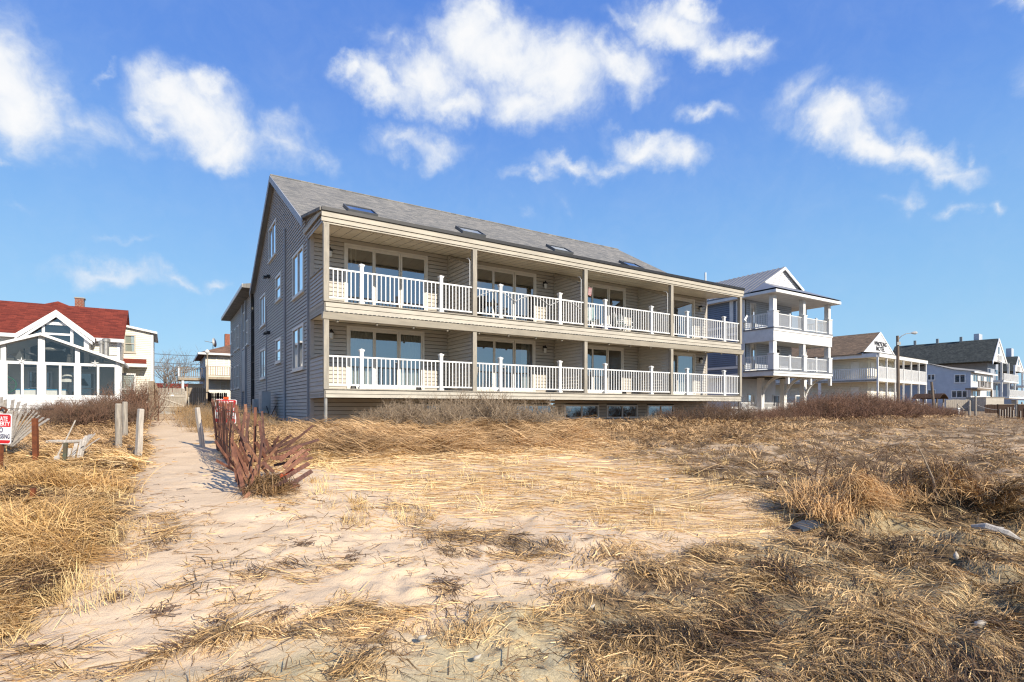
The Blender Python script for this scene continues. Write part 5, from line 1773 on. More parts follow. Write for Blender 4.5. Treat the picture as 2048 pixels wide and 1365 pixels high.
def row_house(px_c, Y, py_eave, px_back, pk_px, pk_py, g0, g1, gy, label, chim, wins, lev):
    f_ = Frame((px_c - 1024) / F * Y, Y, T3)
    t = thing('green_roof_building', label, 'building', (*f_.o, 0), T3)
    zev = f_.ray(px_c, py_eave, y=0)[1]
    yb, _ = f_.ray(px_back, 760, x=0)
    xg0, xg1 = f_.ray(g0, gy, y=-1.5)[0], f_.ray(g1, gy, y=-1.5)[0]
    xpk, zpk = f_.ray(pk_px, pk_py, y=-1.5)
    xw = max(xg1, 6) + 2
    MB().box(0, xw, 0, yb, .9, zev - .05).build('wall', M['far_grey'], t)
    zg0 = zev - .3
    roof_ = MB()
    roof_.prism([(xg0, -1.6, zg0), (xpk, -1.6, zpk), (xg1, -1.6, zg0)], (0, yb + 1.6, 0))
    roof_.prism([(-.5, -.3, zev), (xpk, -.3, zpk - .02), (xpk + 1, -.3, zpk - .6), (xpk + 1, -.3, zev)], (0, yb + .3, 0))
    roof_.prism([(xpk + 2, -.8, zg0), (xpk + 3.6, -.8, zpk - .3), (xpk + 6.5, -.8, zg0)], (0, yb * .7, 0))
    roof_.build('roof', M['green_shingle'], t)
    gw_ = MB()
    gw_.prism([(xg0 + .3, -1.62, zg0), (xpk, -1.62, zpk - .4), (xg1 - .3, -1.62, zg0)], (0, -.1, 0))
    gw_.build('gable_wall', M['white_side'], t)
    for x_ in (xg0 - .1, xg1 + .1):
        rk_ = MB()
        rk_.prism([(x_, -1.85, zg0 - .1), (xpk, -1.85, zpk + .05), (xpk, -1.85, zpk - .45), (x_, -1.85, zg0 - .7)], (0, .12, 0))
        rk_.build('rake_board', M['white_paint'], t)
    w_ = xg1 - xg0
    MB(front(-1.72)).box(xpk - .5, xpk + .5, .0, .05, zg0 + 1.6, zg0 + 3.0).build('window', M['glass_dark'], t)
    railing(t, front(-1.9), xpk - 1.5, xpk + 1.6, zg0 + .1, zg0 + 1.3, .35, 'white_paint', .12, .12, indiv=False)
    for i, pyl in enumerate(lev):
        zz = f_.ray(px_c + 6, pyl, y=-1.6)[1]
        d = put('balcony', None, t)
        wx = w_ + (1.5, 3.5)[min(i, 1)]
        MB().box(.2, .2 + wx, -2.4 - .8 * i, 0, zz - .35, zz).build('deck_boards', M['white_paint'], d)
        railing(d, front(-2.35 - .8 * i), .2, .2 + wx, zz, zz + 1.35, .35, 'white_paint', .14, .16, indiv=False)
        for k in range(3):
            MB().box(.2 + k * (w_ - .4) / 2, .5 + k * (w_ - .4) / 2, -2.2, -1.9, zz, zg0 if i == 0 else zz + 3.0).build('porch_column', M['white_paint'], d)
        for k in range(2):
            a = .6 + k * w_ / 2
            MB(front(0)).box(a, a + 1.6, .0, .05, zz + .1, zz + 2.4).build('balcony_door', M['glass_dark'], d)
    for (p0, p1, q0, q1) in wins:
        ya_, z1_ = f_.ray(p1, q0, x=0)
        yb_, z0_ = f_.ray(p0, q1, x=0)
        window(t, left(0), min(ya_, yb_), max(ya_, yb_), min(z0_, z1_), max(z0_, z1_), .2, m='white_paint', depth=.1)
    if chim:
        p0, p1, q0, q1 = chim
        ya_, zc0 = f_.ray(p1, q1, x=.6)
        yb_, zc1 = f_.ray(p0, q0, x=.6)
        ya_, yb_ = min(ya_, yb_), max(ya_, yb_)
        MB().box(.6, 3.2, ya_, ya_ + (yb_ - ya_) * .62, zev - .2, max(zc0, zc1)).build('chimney', M['pale_blue'], t)
    for k in range(3):
        y = yb * (.25 + .25 * k)
        MB().box(xpk - .2, xpk + .2, y, y + .4, zpk - .2, zpk + .9).build('roof_vent', M['steel'], t)
    return t


row_house(1975, 108, 723, 1790, 1994.5, 677.5, 1982, 2011, 725, 'big grey building with a dark green roof, white chimney and arched balconies', (1941, 1958, 669, 720), ((1885.5, 1894, 702, 714), (1917, 1925, 701, 713), (1842, 1850, 706, 718)), (759, 793))
row_house(2022, 138, 743, 1985, 2034, 713, 2026, 2046, 745, 'second green roofed grey building, farther off at the end of the row', (2005, 2023, 698, 715), (), (770, 797))


# ------------------------------------------------------------------ dead grass, wrack and thatch
rng = np.random.default_rng(11)


def lerp3(a, b, t):
    return np.array(a)[None] * (1 - t[:, None]) + np.array(b)[None] * t[:, None]


def blades(name, x, y, az, el, L, w, h0, arch, curve, cols, m, seg=3, kind='stuff', **props):
    n = len(x)
    ss = np.linspace(0, 1, seg + 1)
    P = np.zeros((seg + 1, n, 3))
    cx, cy = x.copy(), y.copy()
    ang = az.copy()
    dl = L / seg * np.cos(el)
    for i, s in enumerate(ss):
        if i:
            ang = az + curve * s
            cx = cx + np.cos(ang) * dl
            cy = cy + np.sin(ang) * dl
        g = H(cx, cy)
        z = g + h0 + np.sin(el) * L * (s - .28 * s * s) + arch * 4 * s * (1 - s)
        P[i] = np.stack([cx, cy, np.maximum(z, g + .003 + .3 * w)], 1)
    perp = np.stack([-np.sin(az), np.cos(az), np.zeros(n)], 1)
    roll = rng.uniform(-1.0, 1.0, n)
    wv = perp * np.cos(roll)[:, None] + np.array([0, 0, 1.0])[None] * np.sin(roll)[:, None]
    V = np.zeros((n, seg + 1, 2, 3), np.float32)
    for i, s in enumerate(ss):
        k = (w * (1 - .75 * s ** 2) * .5)[:, None]
        V[:, i, 0] = P[i] - wv * k
        V[:, i, 1] = P[i] + wv * k
    base = (np.arange(n) * (seg + 1) * 2)[:, None]
    fs = []
    for i in range(seg):
        o = 2 * i
        fs.append(np.stack([base[:, 0] + o, base[:, 0] + o + 1, base[:, 0] + o + 3, base[:, 0] + o + 2], 1))
    Fq = np.concatenate(fs, 0)
    C = np.repeat(cols * np.array([1.09, 1.0, .875]), (seg + 1) * 2, 0).astype(np.float32)
    return put(name, mesh_np(name, V.reshape(-1, 3), Fq, m, C), None, kind=kind, **props)


straw_m = attr_mat('dead_straw', rough=.6, spec=.3)


def candidates(n, y0, y1, amax=1.3):
    q = rng.uniform(1 / y1, 1 / y0, n)
    Y = 1 / q
    X = rng.uniform(-amax, amax, n) * Y
    return X, Y


X1, Y1 = candidates(560000, 1.7, 60)
X2, Y2 = candidates(300000, 9, 42)
uu, vv = uv_of(X2, Y2)
k2 = ((uu > 10.2) & (uu < 19)) | (vv < -.5)
X3, Y3 = rng.uniform(-3.5, 5.5, 16000), rng.uniform(.3, 1.75, 16000)
X, Y = np.concatenate([X1, X2[k2], X3]), np.concatenate([Y1, Y2[k2], Y3])
cvv = cover(X, Y)
d, dark, thatch, swp, lft, ppx, ppy, uu, vv, n1, n2 = cvv
hx, hy = -6.94, 18.64
inhouse = (vv > 4.15) & (vv < 25.4) & (uu > 17.6)
keep = (rng.random(len(X)) < d * np.where((cvv[1] > .4) & (d > .5), .62, 1)) & (uu < 21 + 8 * (vv < 0)) & ~inhouse
keep &= ~((vv < -.3) & (uu > 34))
dens_keep = d[keep]
a_ = [q[keep] for q in (X, Y, dark, thatch, swp, lft, ppx, ppy, uu, vv, n1, n2)]
X, Y, dark, thatch, swp, lft, ppx, ppy, uu, vv, n1, n2 = a_
n = len(X)
r = rng.random(n)
kind = np.where(r < dark, 1, np.where(r < dark + thatch, 2, 0))
# straw lies in locks: every lock (a warped cell of one of two overlapping grids) has its own lie, height and age of straw
cs = np.where(kind == 2, .34 + .012 * Y, np.where(lft > .4, .55, .30 + .012 * Y))
g2 = rng.random(n) < .5
wx = X + .35 * cs * fbm(X * 2.2, Y * 2.2, 400, 2) + np.where(g2, 31.7, 0)
wy = Y + .35 * cs * fbm(X * 2.2, Y * 2.2, 410, 2) + np.where(g2, 17.3, 0)
ca_, sa_ = np.cos(.5 + g2 * 1.1), np.sin(.5 + g2 * 1.1)
ci, cj = np.floor((wx * ca_ + wy * sa_) / cs), np.floor((wy * ca_ - wx * sa_) / cs / 1.0)
h1 = (_h(ci, cj, 501) + 1) / 2
h2_ = (_h(ci, cj, 502) + 1) / 2
h3_ = (_h(ci, cj, 503) + 1) / 2
h4_ = (_h(ci, cj, 504) + 1) / 2
bare = (h4_ < .30) & (swp < .4) & (dens_keep > .5) & (rng.random(n) < .85)
X, Y, dark, thatch, swp, lft, n1, n2, kind, h1, h2_, h3_, dens_keep = [q[~bare] for q in (X, Y, dark, thatch, swp, lft, n1, n2, kind, h1, h2_, h3_, dens_keep)]
n = len(X)
t = np.clip(.45 * rng.random(n) + .75 * h2_ - .08 + .45 * fbm(X * .55, Y * .55, 200, 2) + .12 * (kind == 1), 0, 1)
rot = (((_h(ci, cj, 505) + 1) / 2)[~bare] < np.where(kind == 1, .22, np.where(kind == 2, .10, .10))) & (swp < .4) & (rng.random(n) < .8)
gold = lerp3((.78, .58, .30), (.31, .195, .085), t)
swc = lerp3((.84, .68, .42), (.46, .32, .155), t)
gold = np.where((swp > .4)[:, None], swc, gold)
gold = np.where((rng.random(n) < .12)[:, None], lerp3((.92, .74, .45), (.70, .50, .25), t), gold)
that = lerp3((.70, .50, .28), (.20, .125, .062), t)
drk = lerp3((.60, .42, .21), (.05, .033, .019), np.clip(t * 1.1, 0, 1))
drk = np.where((rng.random(n) < .16)[:, None], gold, drk)
cols = np.where((kind == 1)[:, None], drk, np.where((kind == 2)[:, None], that, gold))
cols = np.where(rot[:, None], lerp3((.20, .12, .06), (.035, .022, .014), rng.random(n)), cols)
big = fbm(X * .5, Y * .5, 300, 2)
lock = h1 * 6.283 + rng.normal(0, .22, n)
az = np.where(swp > .4, .04 + .16 * big + .12 * rng.standard_normal(n) + .5 * (h1 - .5),
              np.where(lft > .4, 3.9 + 1.0 * big + 1.9 * (h1 - .5) + .22 * rng.standard_normal(n), lock))
az = np.where((kind == 1) & (lft < .4) & (swp < .4) & (rng.random(n) < .25), rng.uniform(0, 6.28, n), az)
az = np.where((dens_keep < .12), .3 + 1.3 * rng.standard_normal(n), az)
az = np.where((rng.random(n) < .5) & (swp > .4), az + math.pi, az)
L = np.where(swp > .4, rng.uniform(.2, .75, n), np.where(kind == 1, rng.uniform(.07, .36, n), np.where(kind == 2, rng.uniform(.07, .25, n), np.where(lft > .4, rng.uniform(.15, .55, n), rng.uniform(.06, .3, n)))))
L *= np.clip(.62 + Y * .05, .6, 1.15)
w = np.clip(Y * .00115, .0042, .024) * rng.uniform(.6, 1.5, n) * np.where(kind == 1, 1.15, np.where(kind == 2, .75, 1))
thick = np.where(kind == 2, .24, np.where(lft > .4, .07, np.where(swp > .4, .03, .075)))
dens_here = np.clip(dens_keep, .04, 1)
h0 = (.55 * h3_ + .45 * rng.random(n) ** 1.3) * thick * dens_here
el = np.where(kind == 2, rng.normal(.14, .22, n) + .3 * (h3_ - .4), np.where(swp > .4, rng.normal(.02, .05, n), rng.normal(.03, .12, n) + .25 * (h3_ - .5) * dens_here))
arch = rng.uniform(0, .05, n) * np.where(lft > .4, 1.3, 1) * dens_here
curve = rng.normal(0, .4, n) + .7 * (h2_ - .5)
for nm, k in (('dry_grass', 0), ('wrack_straw', 1), ('thatch', 2)):
    q = kind == k
    blades(nm, X[q], Y[q], az[q], el[q], L[q], w[q], h0[q], arch[q], curve[q], cols[q], straw_m, seg=2 if k == 2 else 3)
# stalks: short thick broken stems in the near wrack, and standing stubble
Xs, Ys = candidates(16000, 1.8, 9)
ds = cover(Xs, Ys)
k = rng.random(len(Xs)) < np.clip(ds[0] * (ds[1] * .9 + .1), 0, 1)
Xs, Ys = Xs[k], Ys[k]
n = len(Xs)
blades('broken_stalks', Xs, Ys, rng.uniform(0, 6.28, n), rng.normal(.04, .16, n), rng.uniform(.06, .3, n), rng.uniform(.006, .012, n), rng.random(n) * .05, np.zeros(n), rng.normal(0, .1, n),
       lerp3((.52, .36, .19), (.14, .09, .05), rng.random(n)), straw_m, seg=2)
Xt, Yt, At, El_, Lt = [], [], [], [], []
tufts = [(715, 1008, 60), (722, 1022, 60), (692, 1045, 40), (705, 1052, 40), (130, 1195, 60), (165, 1180, 60), (205, 1015, 50), (222, 1085, 40), (225, 990, 50), (240, 955, 50), (655, 1018, 30), (800, 1042, 40),
         (835, 1045, 40), (50, 1265, 40), (20, 1290, 40), (105, 1210, 50), (235, 925, 40), (625, 965, 40), (640, 990, 30), (1060, 1150, 20), (1210, 1050, 30), (1240, 1065, 30), (1330, 1080, 30)]
for i in range(240):
    tufts.append((rng.uniform(620, 2048), rng.uniform(870, 1010), 14))
for i in range(70):
    tufts.append((rng.uniform(0, 280), rng.uniform(900, 1150), 22))
for px, py, m_ in tufts:
    g = ground_at(px, py) if m_ >= 30 else None
    if g is None:
        a, b = (px - 1024) / F, (815 - py) / F
        tt = 1.15 / max(-b, .03)
        g = Vector((a * tt, tt, 0))
    m_ = int(m_)
    Xt.append(g.x + rng.normal(0, .07, m_)); Yt.append(g.y + rng.normal(0, .07, m_))
    a0 = rng.uniform(0, 6.28)
    At.append(a0 + rng.normal(0, .8, m_)); El_.append(np.clip(rng.normal(1.0, .3, m_), .3, 1.5)); Lt.append(rng.uniform(.08, .26, m_))
Xt, Yt, At, El_, Lt = [np.concatenate(q) for q in (Xt, Yt, At, El_, Lt)]
n = len(Xt)
blades('stubble', Xt, Yt, At, El_, Lt, np.clip(Yt * .0011, .004, .014), np.zeros(n), np.zeros(n), rng.normal(0, .5, n), lerp3((.74, .60, .33), (.46, .33, .15), rng.random(n)), straw_m, seg=2)


# straw heaps: long strands slung over the mounds
def heap(name, label, hx, hy, rx, ry, n, pal, Lr=(.3, .8), elm=.15, ht=.12, locks=14):
    """a heap of washed-up straw: ragged locks, each with its own lie, slope and tone"""
    lx = hx + rng.normal(0, rx * .55, locks)
    ly = hy + rng.normal(0, ry * .55, locks)
    la, le, lz, lt = rng.uniform(0, 6.28, locks), rng.normal(elm, .35, locks), rng.random(locks) * ht, rng.random(locks)
    q = rng.integers(0, locks, n)
    x, y = lx[q] + rng.normal(0, rx * .22, n), ly[q] + rng.normal(0, ry * .22, n)
    wild = rng.random(n) < .3
    azz = np.where(wild, rng.uniform(0, 6.28, n), la[q] + rng.normal(0, .28, n))
    ell = np.where(wild, rng.normal(.6, .4, n), le[q] + rng.normal(0, .12, n))
    return blades(name, x, y, azz, ell, rng.uniform(*Lr, n) * np.where(wild, .8, 1), np.clip(y * .0011, .004, .012) * rng.uniform(.6, 1.4, n), lz[q] + rng.random(n) * ht * .6, rng.uniform(0, ht, n), rng.normal(0, .5, n) + (lt[q] - .5),
                  lerp3(*pal, np.clip(.4 * rng.random(n) + .8 * lt[q] - .1, 0, 1)), straw_m, seg=4, kind=None, label=label, category='straw heap')


heap('straw_heap', 'rounded tan straw heap with dark hollow in front, below the bare branches', 4.35, 6.9, .5, .42, 3600, ((.74, .50, .25), (.10, .06, .03)), (.12, .55))
heap('straw_heap', 'tall shaggy straw heap farthest right beside the pale driftwood', 5.95, 7.35, .58, .5, 4200, ((.70, .47, .23), (.09, .055, .028)), (.12, .6))
heap('straw_heap', 'low dark tangled heap gathered under the collapsed red snow fence', -3.25, 7.2, .30, .2, 1300, ((.34, .22, .11), (.04, .026, .016)), (.08, .34), .0, .09)
heap('straw_heap', 'arched golden straw heap at the left behind the rusty stake', -6.3, 7.5, .9, .4, 2600, ((.80, .57, .27), (.36, .22, .09)), (.25, .7), .02, .06)
heap('straw_heap', 'golden combed straw heap at the left edge above the sand', -4.75, 5.0, .7, .45, 3800, ((.82, .59, .28), (.34, .21, .085)), (.25, .7), .02, .07)


# ------------------------------------------------------------------ bare shrubs and trees
def prisms(segs):
    """3-sided tapered twigs from (p0, p1, r0, r1)"""
    A = np.array([s[0] for s in segs]); B = np.array([s[1] for s in segs])
    ra = np.array([s[2] for s in segs])[:, None]; rb = np.array([s[3] for s in segs])[:, None]
    t_ = B - A
    t_ /= np.linalg.norm(t_, axis=1, keepdims=True) + 1e-9
    u_ = np.cross(t_, np.array([.31, .17, .93]))
    u_ /= np.linalg.norm(u_, axis=1, keepdims=True) + 1e-9
    w_ = np.cross(t_, u_)
    n = len(A)
    V = np.zeros((n, 6, 3))
    for k in range(3):
        c, s = math.cos(2.094 * k), math.sin(2.094 * k)
        V[:, k] = A + (u_ * c + w_ * s) * ra
        V[:, 3 + k] = B + (u_ * c + w_ * s) * rb
    b = np.arange(n) * 6
    fs = np.concatenate([np.stack([b + k, b + (k + 1) % 3, b + 3 + (k + 1) % 3, b + 3 + k], 1) for k in range(3)])
    return V.reshape(-1, 3), fs


def grow(rnd, segs, p, d, L, r, depth, wob=.35, up=.12, kids=(3, 5), fork=.75):
    n = 3
    for i in range(n):
        q = p + d * (L / n)
        r2 = r * (1 - .22 * (i + 1) / n)
        segs.append((p, q, r, r2))
        if depth > 0:
            for _ in range(rnd.randint(*kids) // 2 if i < n - 1 else rnd.randint(*kids)):
                e = np.array([rnd.gauss(0, 1), rnd.gauss(0, 1), rnd.gauss(.25, .8)])
                e /= np.linalg.norm(e)
                nd = d * (1 - fork * .6) + e * fork * .8
                nd /= np.linalg.norm(nd)
                grow(rnd, segs, q, nd, L * rnd.uniform(.42, .68), r2 * .62, depth - 1, wob, up, kids, fork)
        p, r = q, r2
        d = d + np.array([rnd.gauss(0, wob), rnd.gauss(0, wob), rnd.gauss(up, wob)]) * .5
        d = d / np.linalg.norm(d)


def bush_mesh(name, seed, m, stems=26, r=.012, spread=.55, depth=2, kids=(2, 4), wide=.30):
    rnd = random.Random(seed)
    segs = []
    for i in range(stems):
        a = rnd.uniform(0, 6.283)
        b = abs(rnd.gauss(0, spread))
        d_ = np.array([math.cos(a) * math.sin(b), math.sin(a) * math.sin(b), math.cos(b)])
        o = np.array([rnd.gauss(0, wide), rnd.gauss(0, wide), -.08])
        grow(rnd, segs, o, d_, rnd.uniform(.4, .72), r * rnd.uniform(.6, 1.1), depth, kids=kids)
    v, f_ = prisms(segs)
    v = v / np.percentile(v[:, 2], 99)
    return mesh_np(name, v, f_, m)


SHR = {k: [bush_mesh('shrub', 10 * i + s, M[mm], **kw) for s in range(3)] for i, (k, mm, kw) in enumerate((
    ('grey', 'twig_grey', dict(stems=40, r=.017)), ('red', 'twig_red', dict(stems=38, kids=(2, 4), r=.015)), ('brown', 'twig', dict(stems=38, r=.015)),
    ('gold', 'twig_gold', dict(stems=60, depth=1, spread=.4, r=.009, wide=.42)), ('sparse', 'twig', dict(stems=7, depth=2, kids=(2, 3), wide=.12, r=.014))))}
cnt = [0]


def shrub(kind, x, y, h, label, group=None, wide=1.0, dz=0.0):
    me = SHR[kind][cnt[0] % 3]
    cnt[0] += 1
    o = put('shrub', me, None, (x, y, Hs(x, y) - .03 + dz), (0, 0, random.uniform(0, 6.28)), label=label, category='shrub', group=group)
    s = h * random.uniform(.92, 1.08)
    o.scale = (s * wide, s * wide, s)
    return o


def on_u(px, u):
    a = (px - 1024) / F
    t_ = u / (C1 - S1 * a)
    return a * t_, t_


for px, h_ in ((672, .38), (712, .34), (745, .42), (785, .66), (820, .80), (858, .84), (900, .78), (938, .98), (975, .92), (1010, .55), (1052, .86), (1090, .80), (1128, .45), (1170, .36), (1215, .40), (1262, .36), (1305, .50), (1342, .66),
              (1376, .68), (1408, .8), (1440, .85), (1470, .9)):
    x, y = on_u(px + random.uniform(-6, 6), 15.75 + random.uniform(-.2, .3))
    shrub('grey' if px < 1330 else 'brown', x, y, h_ * (1.3 if px < 1000 else 1.2 if px < 1110 else .85 if px < 1340 else 1.15), 'bare greyish shrub ' + ('between the corner pole and the first balcony' if px < 760 else 'in the tall clump below the first balcony' if px < 945 else 'in the tall clump below the second balcony' if px < 1110 else 'low before the middle basement windows' if px < 1240 else 'low before the right hand basement windows' if px < 1350 else 'at the right end of the lower deck'), 'bare shrubs along the foot of the grey house', 1.15)
for i in range(64):
    px = 1486 + (1915 - 1486) * (i / 63) + random.uniform(-5, 5)
    u0 = 16.6 + (i % 3) * 1.25
    hh = np.interp(px, [1486, 1530, 1580, 1640, 1690, 1750, 1800, 1850, 1890, 1915], [.62, .58, .62, 1.15, 1.45, 1.3, 1.15, .9, .7, .55]) * random.uniform(.82, 1.12) * 1.22
    x, y = on_u(px, u0)
    shrub('red' if i % 4 else 'brown', x, y, hh, 'bare reddish brown shrub in the ' + ('seaward edge of the', 'middle of the', 'landward edge of the')[i % 3] + ' thicket ' + ('beside the lower deck end' if px < 1530 else 'before the white porch columns' if px < 1640 else 'left of the motel' if px < 1740 else 'around the street lamp pole' if px < 1830 else 'by the leaning pole'), 'reddish thicket in front of the right hand houses', 1.15)
for i, (px, yy, h_) in enumerate([(25, 21, .6), (60, 20, .75), (92, 20, .85), (118, 19, .9), (140, 18, .85), (160, 18.5, .95), (182, 18, .95), (205, 18.5, 1.0), (226, 19, 1.0), (243, 20, 1.1), (258, 19, .9), (120, 23, 1.0), (150, 22.5, 1.0), (178, 23, 1.1), (205, 23, 1.1),
                                    (228, 24, 1.25), (248, 25, 1.45), (100, 22, .85)]):
    p = at(px, 815, yy)
    shrub('brown' if i % 3 else 'red', p.x, p.y, h_ * .98, 'bare brown shrub in the low thicket ' + ('back, ' if yy > 21 else 'front, ') + ('before the left half of the sunroom' if px < 110 else 'before the right half of the sunroom' if px < 215 else 'before the cream side addition'), 'brown thicket in front of the sunroom', 1.1)
for px, yy, h_, lab in ((262, 24.5, 1.9, 'tall twiggy reddish shrub against the cream wall, left half of the pair'), (274, 23.5, 2.0, 'tallest reddish shrub beside the wooden rail fence')):
    p = at(px, 815, yy)
    shrub('red', p.x, p.y, h_, lab, None, .62)
for i, (px, yy, h_) in enumerate([(371, 31, .8), (378, 28, .95), (386, 25, 1.0), (394, 23, 1.0), (402, 21.5, .95), (410, 20, .85), (418, 23, 1.05), (425, 26, 1.1), (432, 20, .8), (388, 20.5, .7), (398, 18, .55), (378, 23, .6), (445, 22, .85), (452, 19, .6),
                                    (468, 21, .7), (480, 18.5, .5), (500, 20, .55), (520, 19, .5), (545, 18, .4), (570, 18, .42), (600, 17, .35), (630, 17.2, .4)]):
    p = at(px, 815, yy)
    shrub('gold' if i % 3 else 'grey', p.x, p.y, h_ * (.78 if px < 428 else 1), 'dry golden brown brush ' + ('on the right edge of the path before the gate' if px < 428 and yy > 22.5 else 'right of the path behind the pale leaning post' if px < 428 else 'close along the foot of the grey side wall'), 'golden brush along the grey side wall', 1.1)
g = ground_at(690, 888)
shrub('brown', g.x, g.y, .34, 'small dark bare shrub alone on the thatch ridge left of centre', None, 1.6)
for (px, py, h_, wd_, lab) in ((1655, 1000, .95, .9, 'bare grey bush with fine pale twigs left of the straw heap'), (1745, 985, .85, 1.0, 'thin dark branching bush standing out of the straw heap'), (1805, 1000, .75, .8, 'low dark bush between the two straw heaps'),
                               (1880, 990, .7, .9, 'dark tangled bush inside the tall straw heap'), (1610, 985, .4, 1.3, 'low black twiggy bush at the left end of the heaps'), (2030, 870, .5, .6, 'lone thin bush at the right edge of the thatch')):
    g = ground_at(px, py)
    shrub('sparse', g.x, g.y, h_, lab, None, wd_)
g = ground_at(1878, 1000)
st_ = thing('bent_branch', 'single long grey branch leaning up left out of the tall straw heap', 'branch', (g.x, g.y, g.z))
tp = at(1832, 885, g.y + .1) - g
MB().tube([(0, 0, -.1), tuple(tp * .35 + Vector((.03, 0, 0))), tuple(tp * .7 + Vector((.02, 0, 0))), tuple(tp)], [.02, .016, .011, .006], 6).build('branch_stem', M['twig_grey'], st_)
MB().tube([tuple(tp), tuple(tp + Vector((.05, 0, .1)))], [.006, .003], 5).build('branch_tip', M['twig_grey'], st_)
MB().tube([tuple(tp * .93), tuple(tp + Vector((-.12, 0, .0)))], [.006, .003], 5).build('branch_tip', M['twig_grey'], st_)


def bare_tree(px, Y, h_, seed, label):
    rnd = random.Random(seed)
    p = at(px, 815, Y)
    t_ = thing('bare_tree', label, 'tree', (p.x, p.y, Hs(p.x, p.y)))
    segs = []
    for k in range(3):
        d_ = np.array([rnd.gauss(0, .35), rnd.gauss(0, .35), 1.0])
        d_ /= np.linalg.norm(d_)
        grow(rnd, segs, np.array([0, 0, h_ * .18]), d_, h_ * .48, .10, 3, wob=.3, up=.15, kids=(2, 4), fork=.7)
    v, f_ = prisms(segs)
    v[:, 2] *= h_ / np.percentile(v[:, 2], 99.5)
    put('crown', mesh_np('crown', v, f_, M['bark']), t_)
    MB().tube([(0, 0, -.2), (.02, 0, h_ * .12), (0, 0, h_ * .24)], [.22, .17, .12], 8).build('trunk', M['bark'], t_)


bare_tree(322, 58, 6.4, 3, 'bare bushy tree close to the cream addition, left of the two')
bare_tree(358, 66, 7.6, 4, 'bare grey tree behind the wooden side balcony, right of the two')
bare_tree(392, 90, 5.5, 6, 'small pale bare tree far behind the brown hip roof house')

# ------------------------------------------------------------------ timber fences along the path
def path_pt(u, v):
    return Vector((-S1 * u + C1 * v, C1 * u + S1 * v, 0))


rfz = thing('rail_fence', 'weathered board fence receding along the left side of the sand path', 'fence')
us = np.linspace(28.5, 47, 7)
for i, u_ in enumerate(us):
    p = path_pt(u_, -.55)
    g = Hs(p.x, p.y)
    MB().box(-.07, .07, -.07, .07, -.3, 1.75).build('fence_post', M['tan_wood'], rfz).location = (p.x, p.y, g)
for j, zz in enumerate((.45, 1.35)):
    for a, b in zip(us[:-1], us[1:]):
        p, q = path_pt(a, -.47), path_pt(b, -.47)
        p.z, q.z = Hs(p.x, p.y) + zz, Hs(q.x, q.y) + zz
        MB().bar(p, q, .10, .05, up=(C1, S1, 0)).build('fence_rail', M['tan_wood'], rfz)
k = 0
u_ = us[0]
while u_ < us[-1]:
    p = path_pt(u_, -.62)
    g = Hs(p.x, p.y)
    if k % 9 not in (3,):
        o = MB().box(-.02, .012, -.075, .075, 0, 1.5 + .05 * math.sin(k * 2.3)).build('fence_board', M['tan_wood'], rfz)
        o.location = (p.x, p.y, g)
        o.rotation_euler = (random.uniform(-.03, .03), 0, TH)
    u_ += .185
    k += 1
p, q = path_pt(28.6, -.45), path_pt(30.6, -.42)
MB().bar((p.x, p.y, Hs(p.x, p.y) + 1.75), (q.x, q.y, Hs(q.x, q.y) + .5), .14, .04, up=(C1, S1, 0)).build('brace_board', M['tan_wood'], rfz)


def stockade(name, label, u0, v0, v1, h_, m, pitch=.13, w_=.115, group=None):
    p = path_pt(u0, v0)
    t_ = thing(name, label, 'fence', (p.x, p.y, 0), TH)
    n = int((v1 - v0) / pitch)
    me = MB().add([(-w_ / 2, -.01, 0), (w_ / 2, -.01, 0), (w_ / 2, -.01, h_ - .07), (0, -.01, h_), (-w_ / 2, -.01, h_ - .07), (-w_ / 2, .01, 0), (w_ / 2, .01, 0), (w_ / 2, .01, h_ - .07), (0, .01, h_), (-w_ / 2, .01, h_ - .07)],
                  [(0, 1, 2, 3, 4), (9, 8, 7, 6, 5), (0, 5, 6, 1), (1, 6, 7, 2), (2, 7, 8, 3), (3, 8, 9, 4), (4, 9, 5, 0)]).mesh('fence_picket', M[m])
    for i in range(n):
        x = (i + .5) * pitch
        w3 = path_pt(u0, v0 + x)
        put('fence_picket', me, t_, (x, random.uniform(-.004, .004), Hs(w3.x, w3.y) + random.uniform(0, .03)), (0, random.uniform(-.012, .012), 0))
    g = Hs(*path_pt(u0, (v0 + v1) / 2)[:2])
    for zz in (.35, h_ - .4):
        MB().box(0, v1 - v0, .013, .055, g + zz, g + zz + .08).build('fence_rail', M[m], t_)
    for x in np.arange(0, v1 - v0, 2.4):
        MB().box(x - .05, x + .05, .015, .11, g - .2, g + h_ + .05).build('fence_post', M[m], t_)


stockade('stockade_fence', 'sunlit tan picket fence right of the garden gate', 48.5, 1.35, 2.75, 1.9, 'tan_wood')
stockade('stockade_fence', 'dark shaded picket fence beside the corner of the grey house', 48.5, 2.8, 4.2, 1.55, 'dark_wood')  # the house wing's shade on this stretch is put into the dark colour
stockade('stockade_fence', 'grey picket fence standing behind the garden gate', 53.0, -.6, 1.4, 1.95, 'grey_wood')
p = path_pt(48.3, -.42)
gt_ = thing('garden_gate', 'low wooden gate with a diagonal brace across the end of the path', 'gate', (p.x, p.y, Hs(p.x, p.y)), TH)
for i in range(11):
    MB().box(i * .15, i * .15 + .135, 0, .025, .12, 1.35).build('gate_board', M['grey_wood'], gt_)
for zz in (.35, 1.15):
    MB().box(0, 1.64, -.045, -.002, zz, zz + .1).build('gate_rail', M['pale_wood'], gt_)
MB().bar((.05, -.024, 1.1), (1.6, -.024, .45), .09, .04, up=(0, 1, 0)).build('gate_brace', M['pale_wood'], gt_)
MB().box(.72, .92, -.07, -.046, 1.2, 1.3).build('gate_latch', M['white'], gt_)
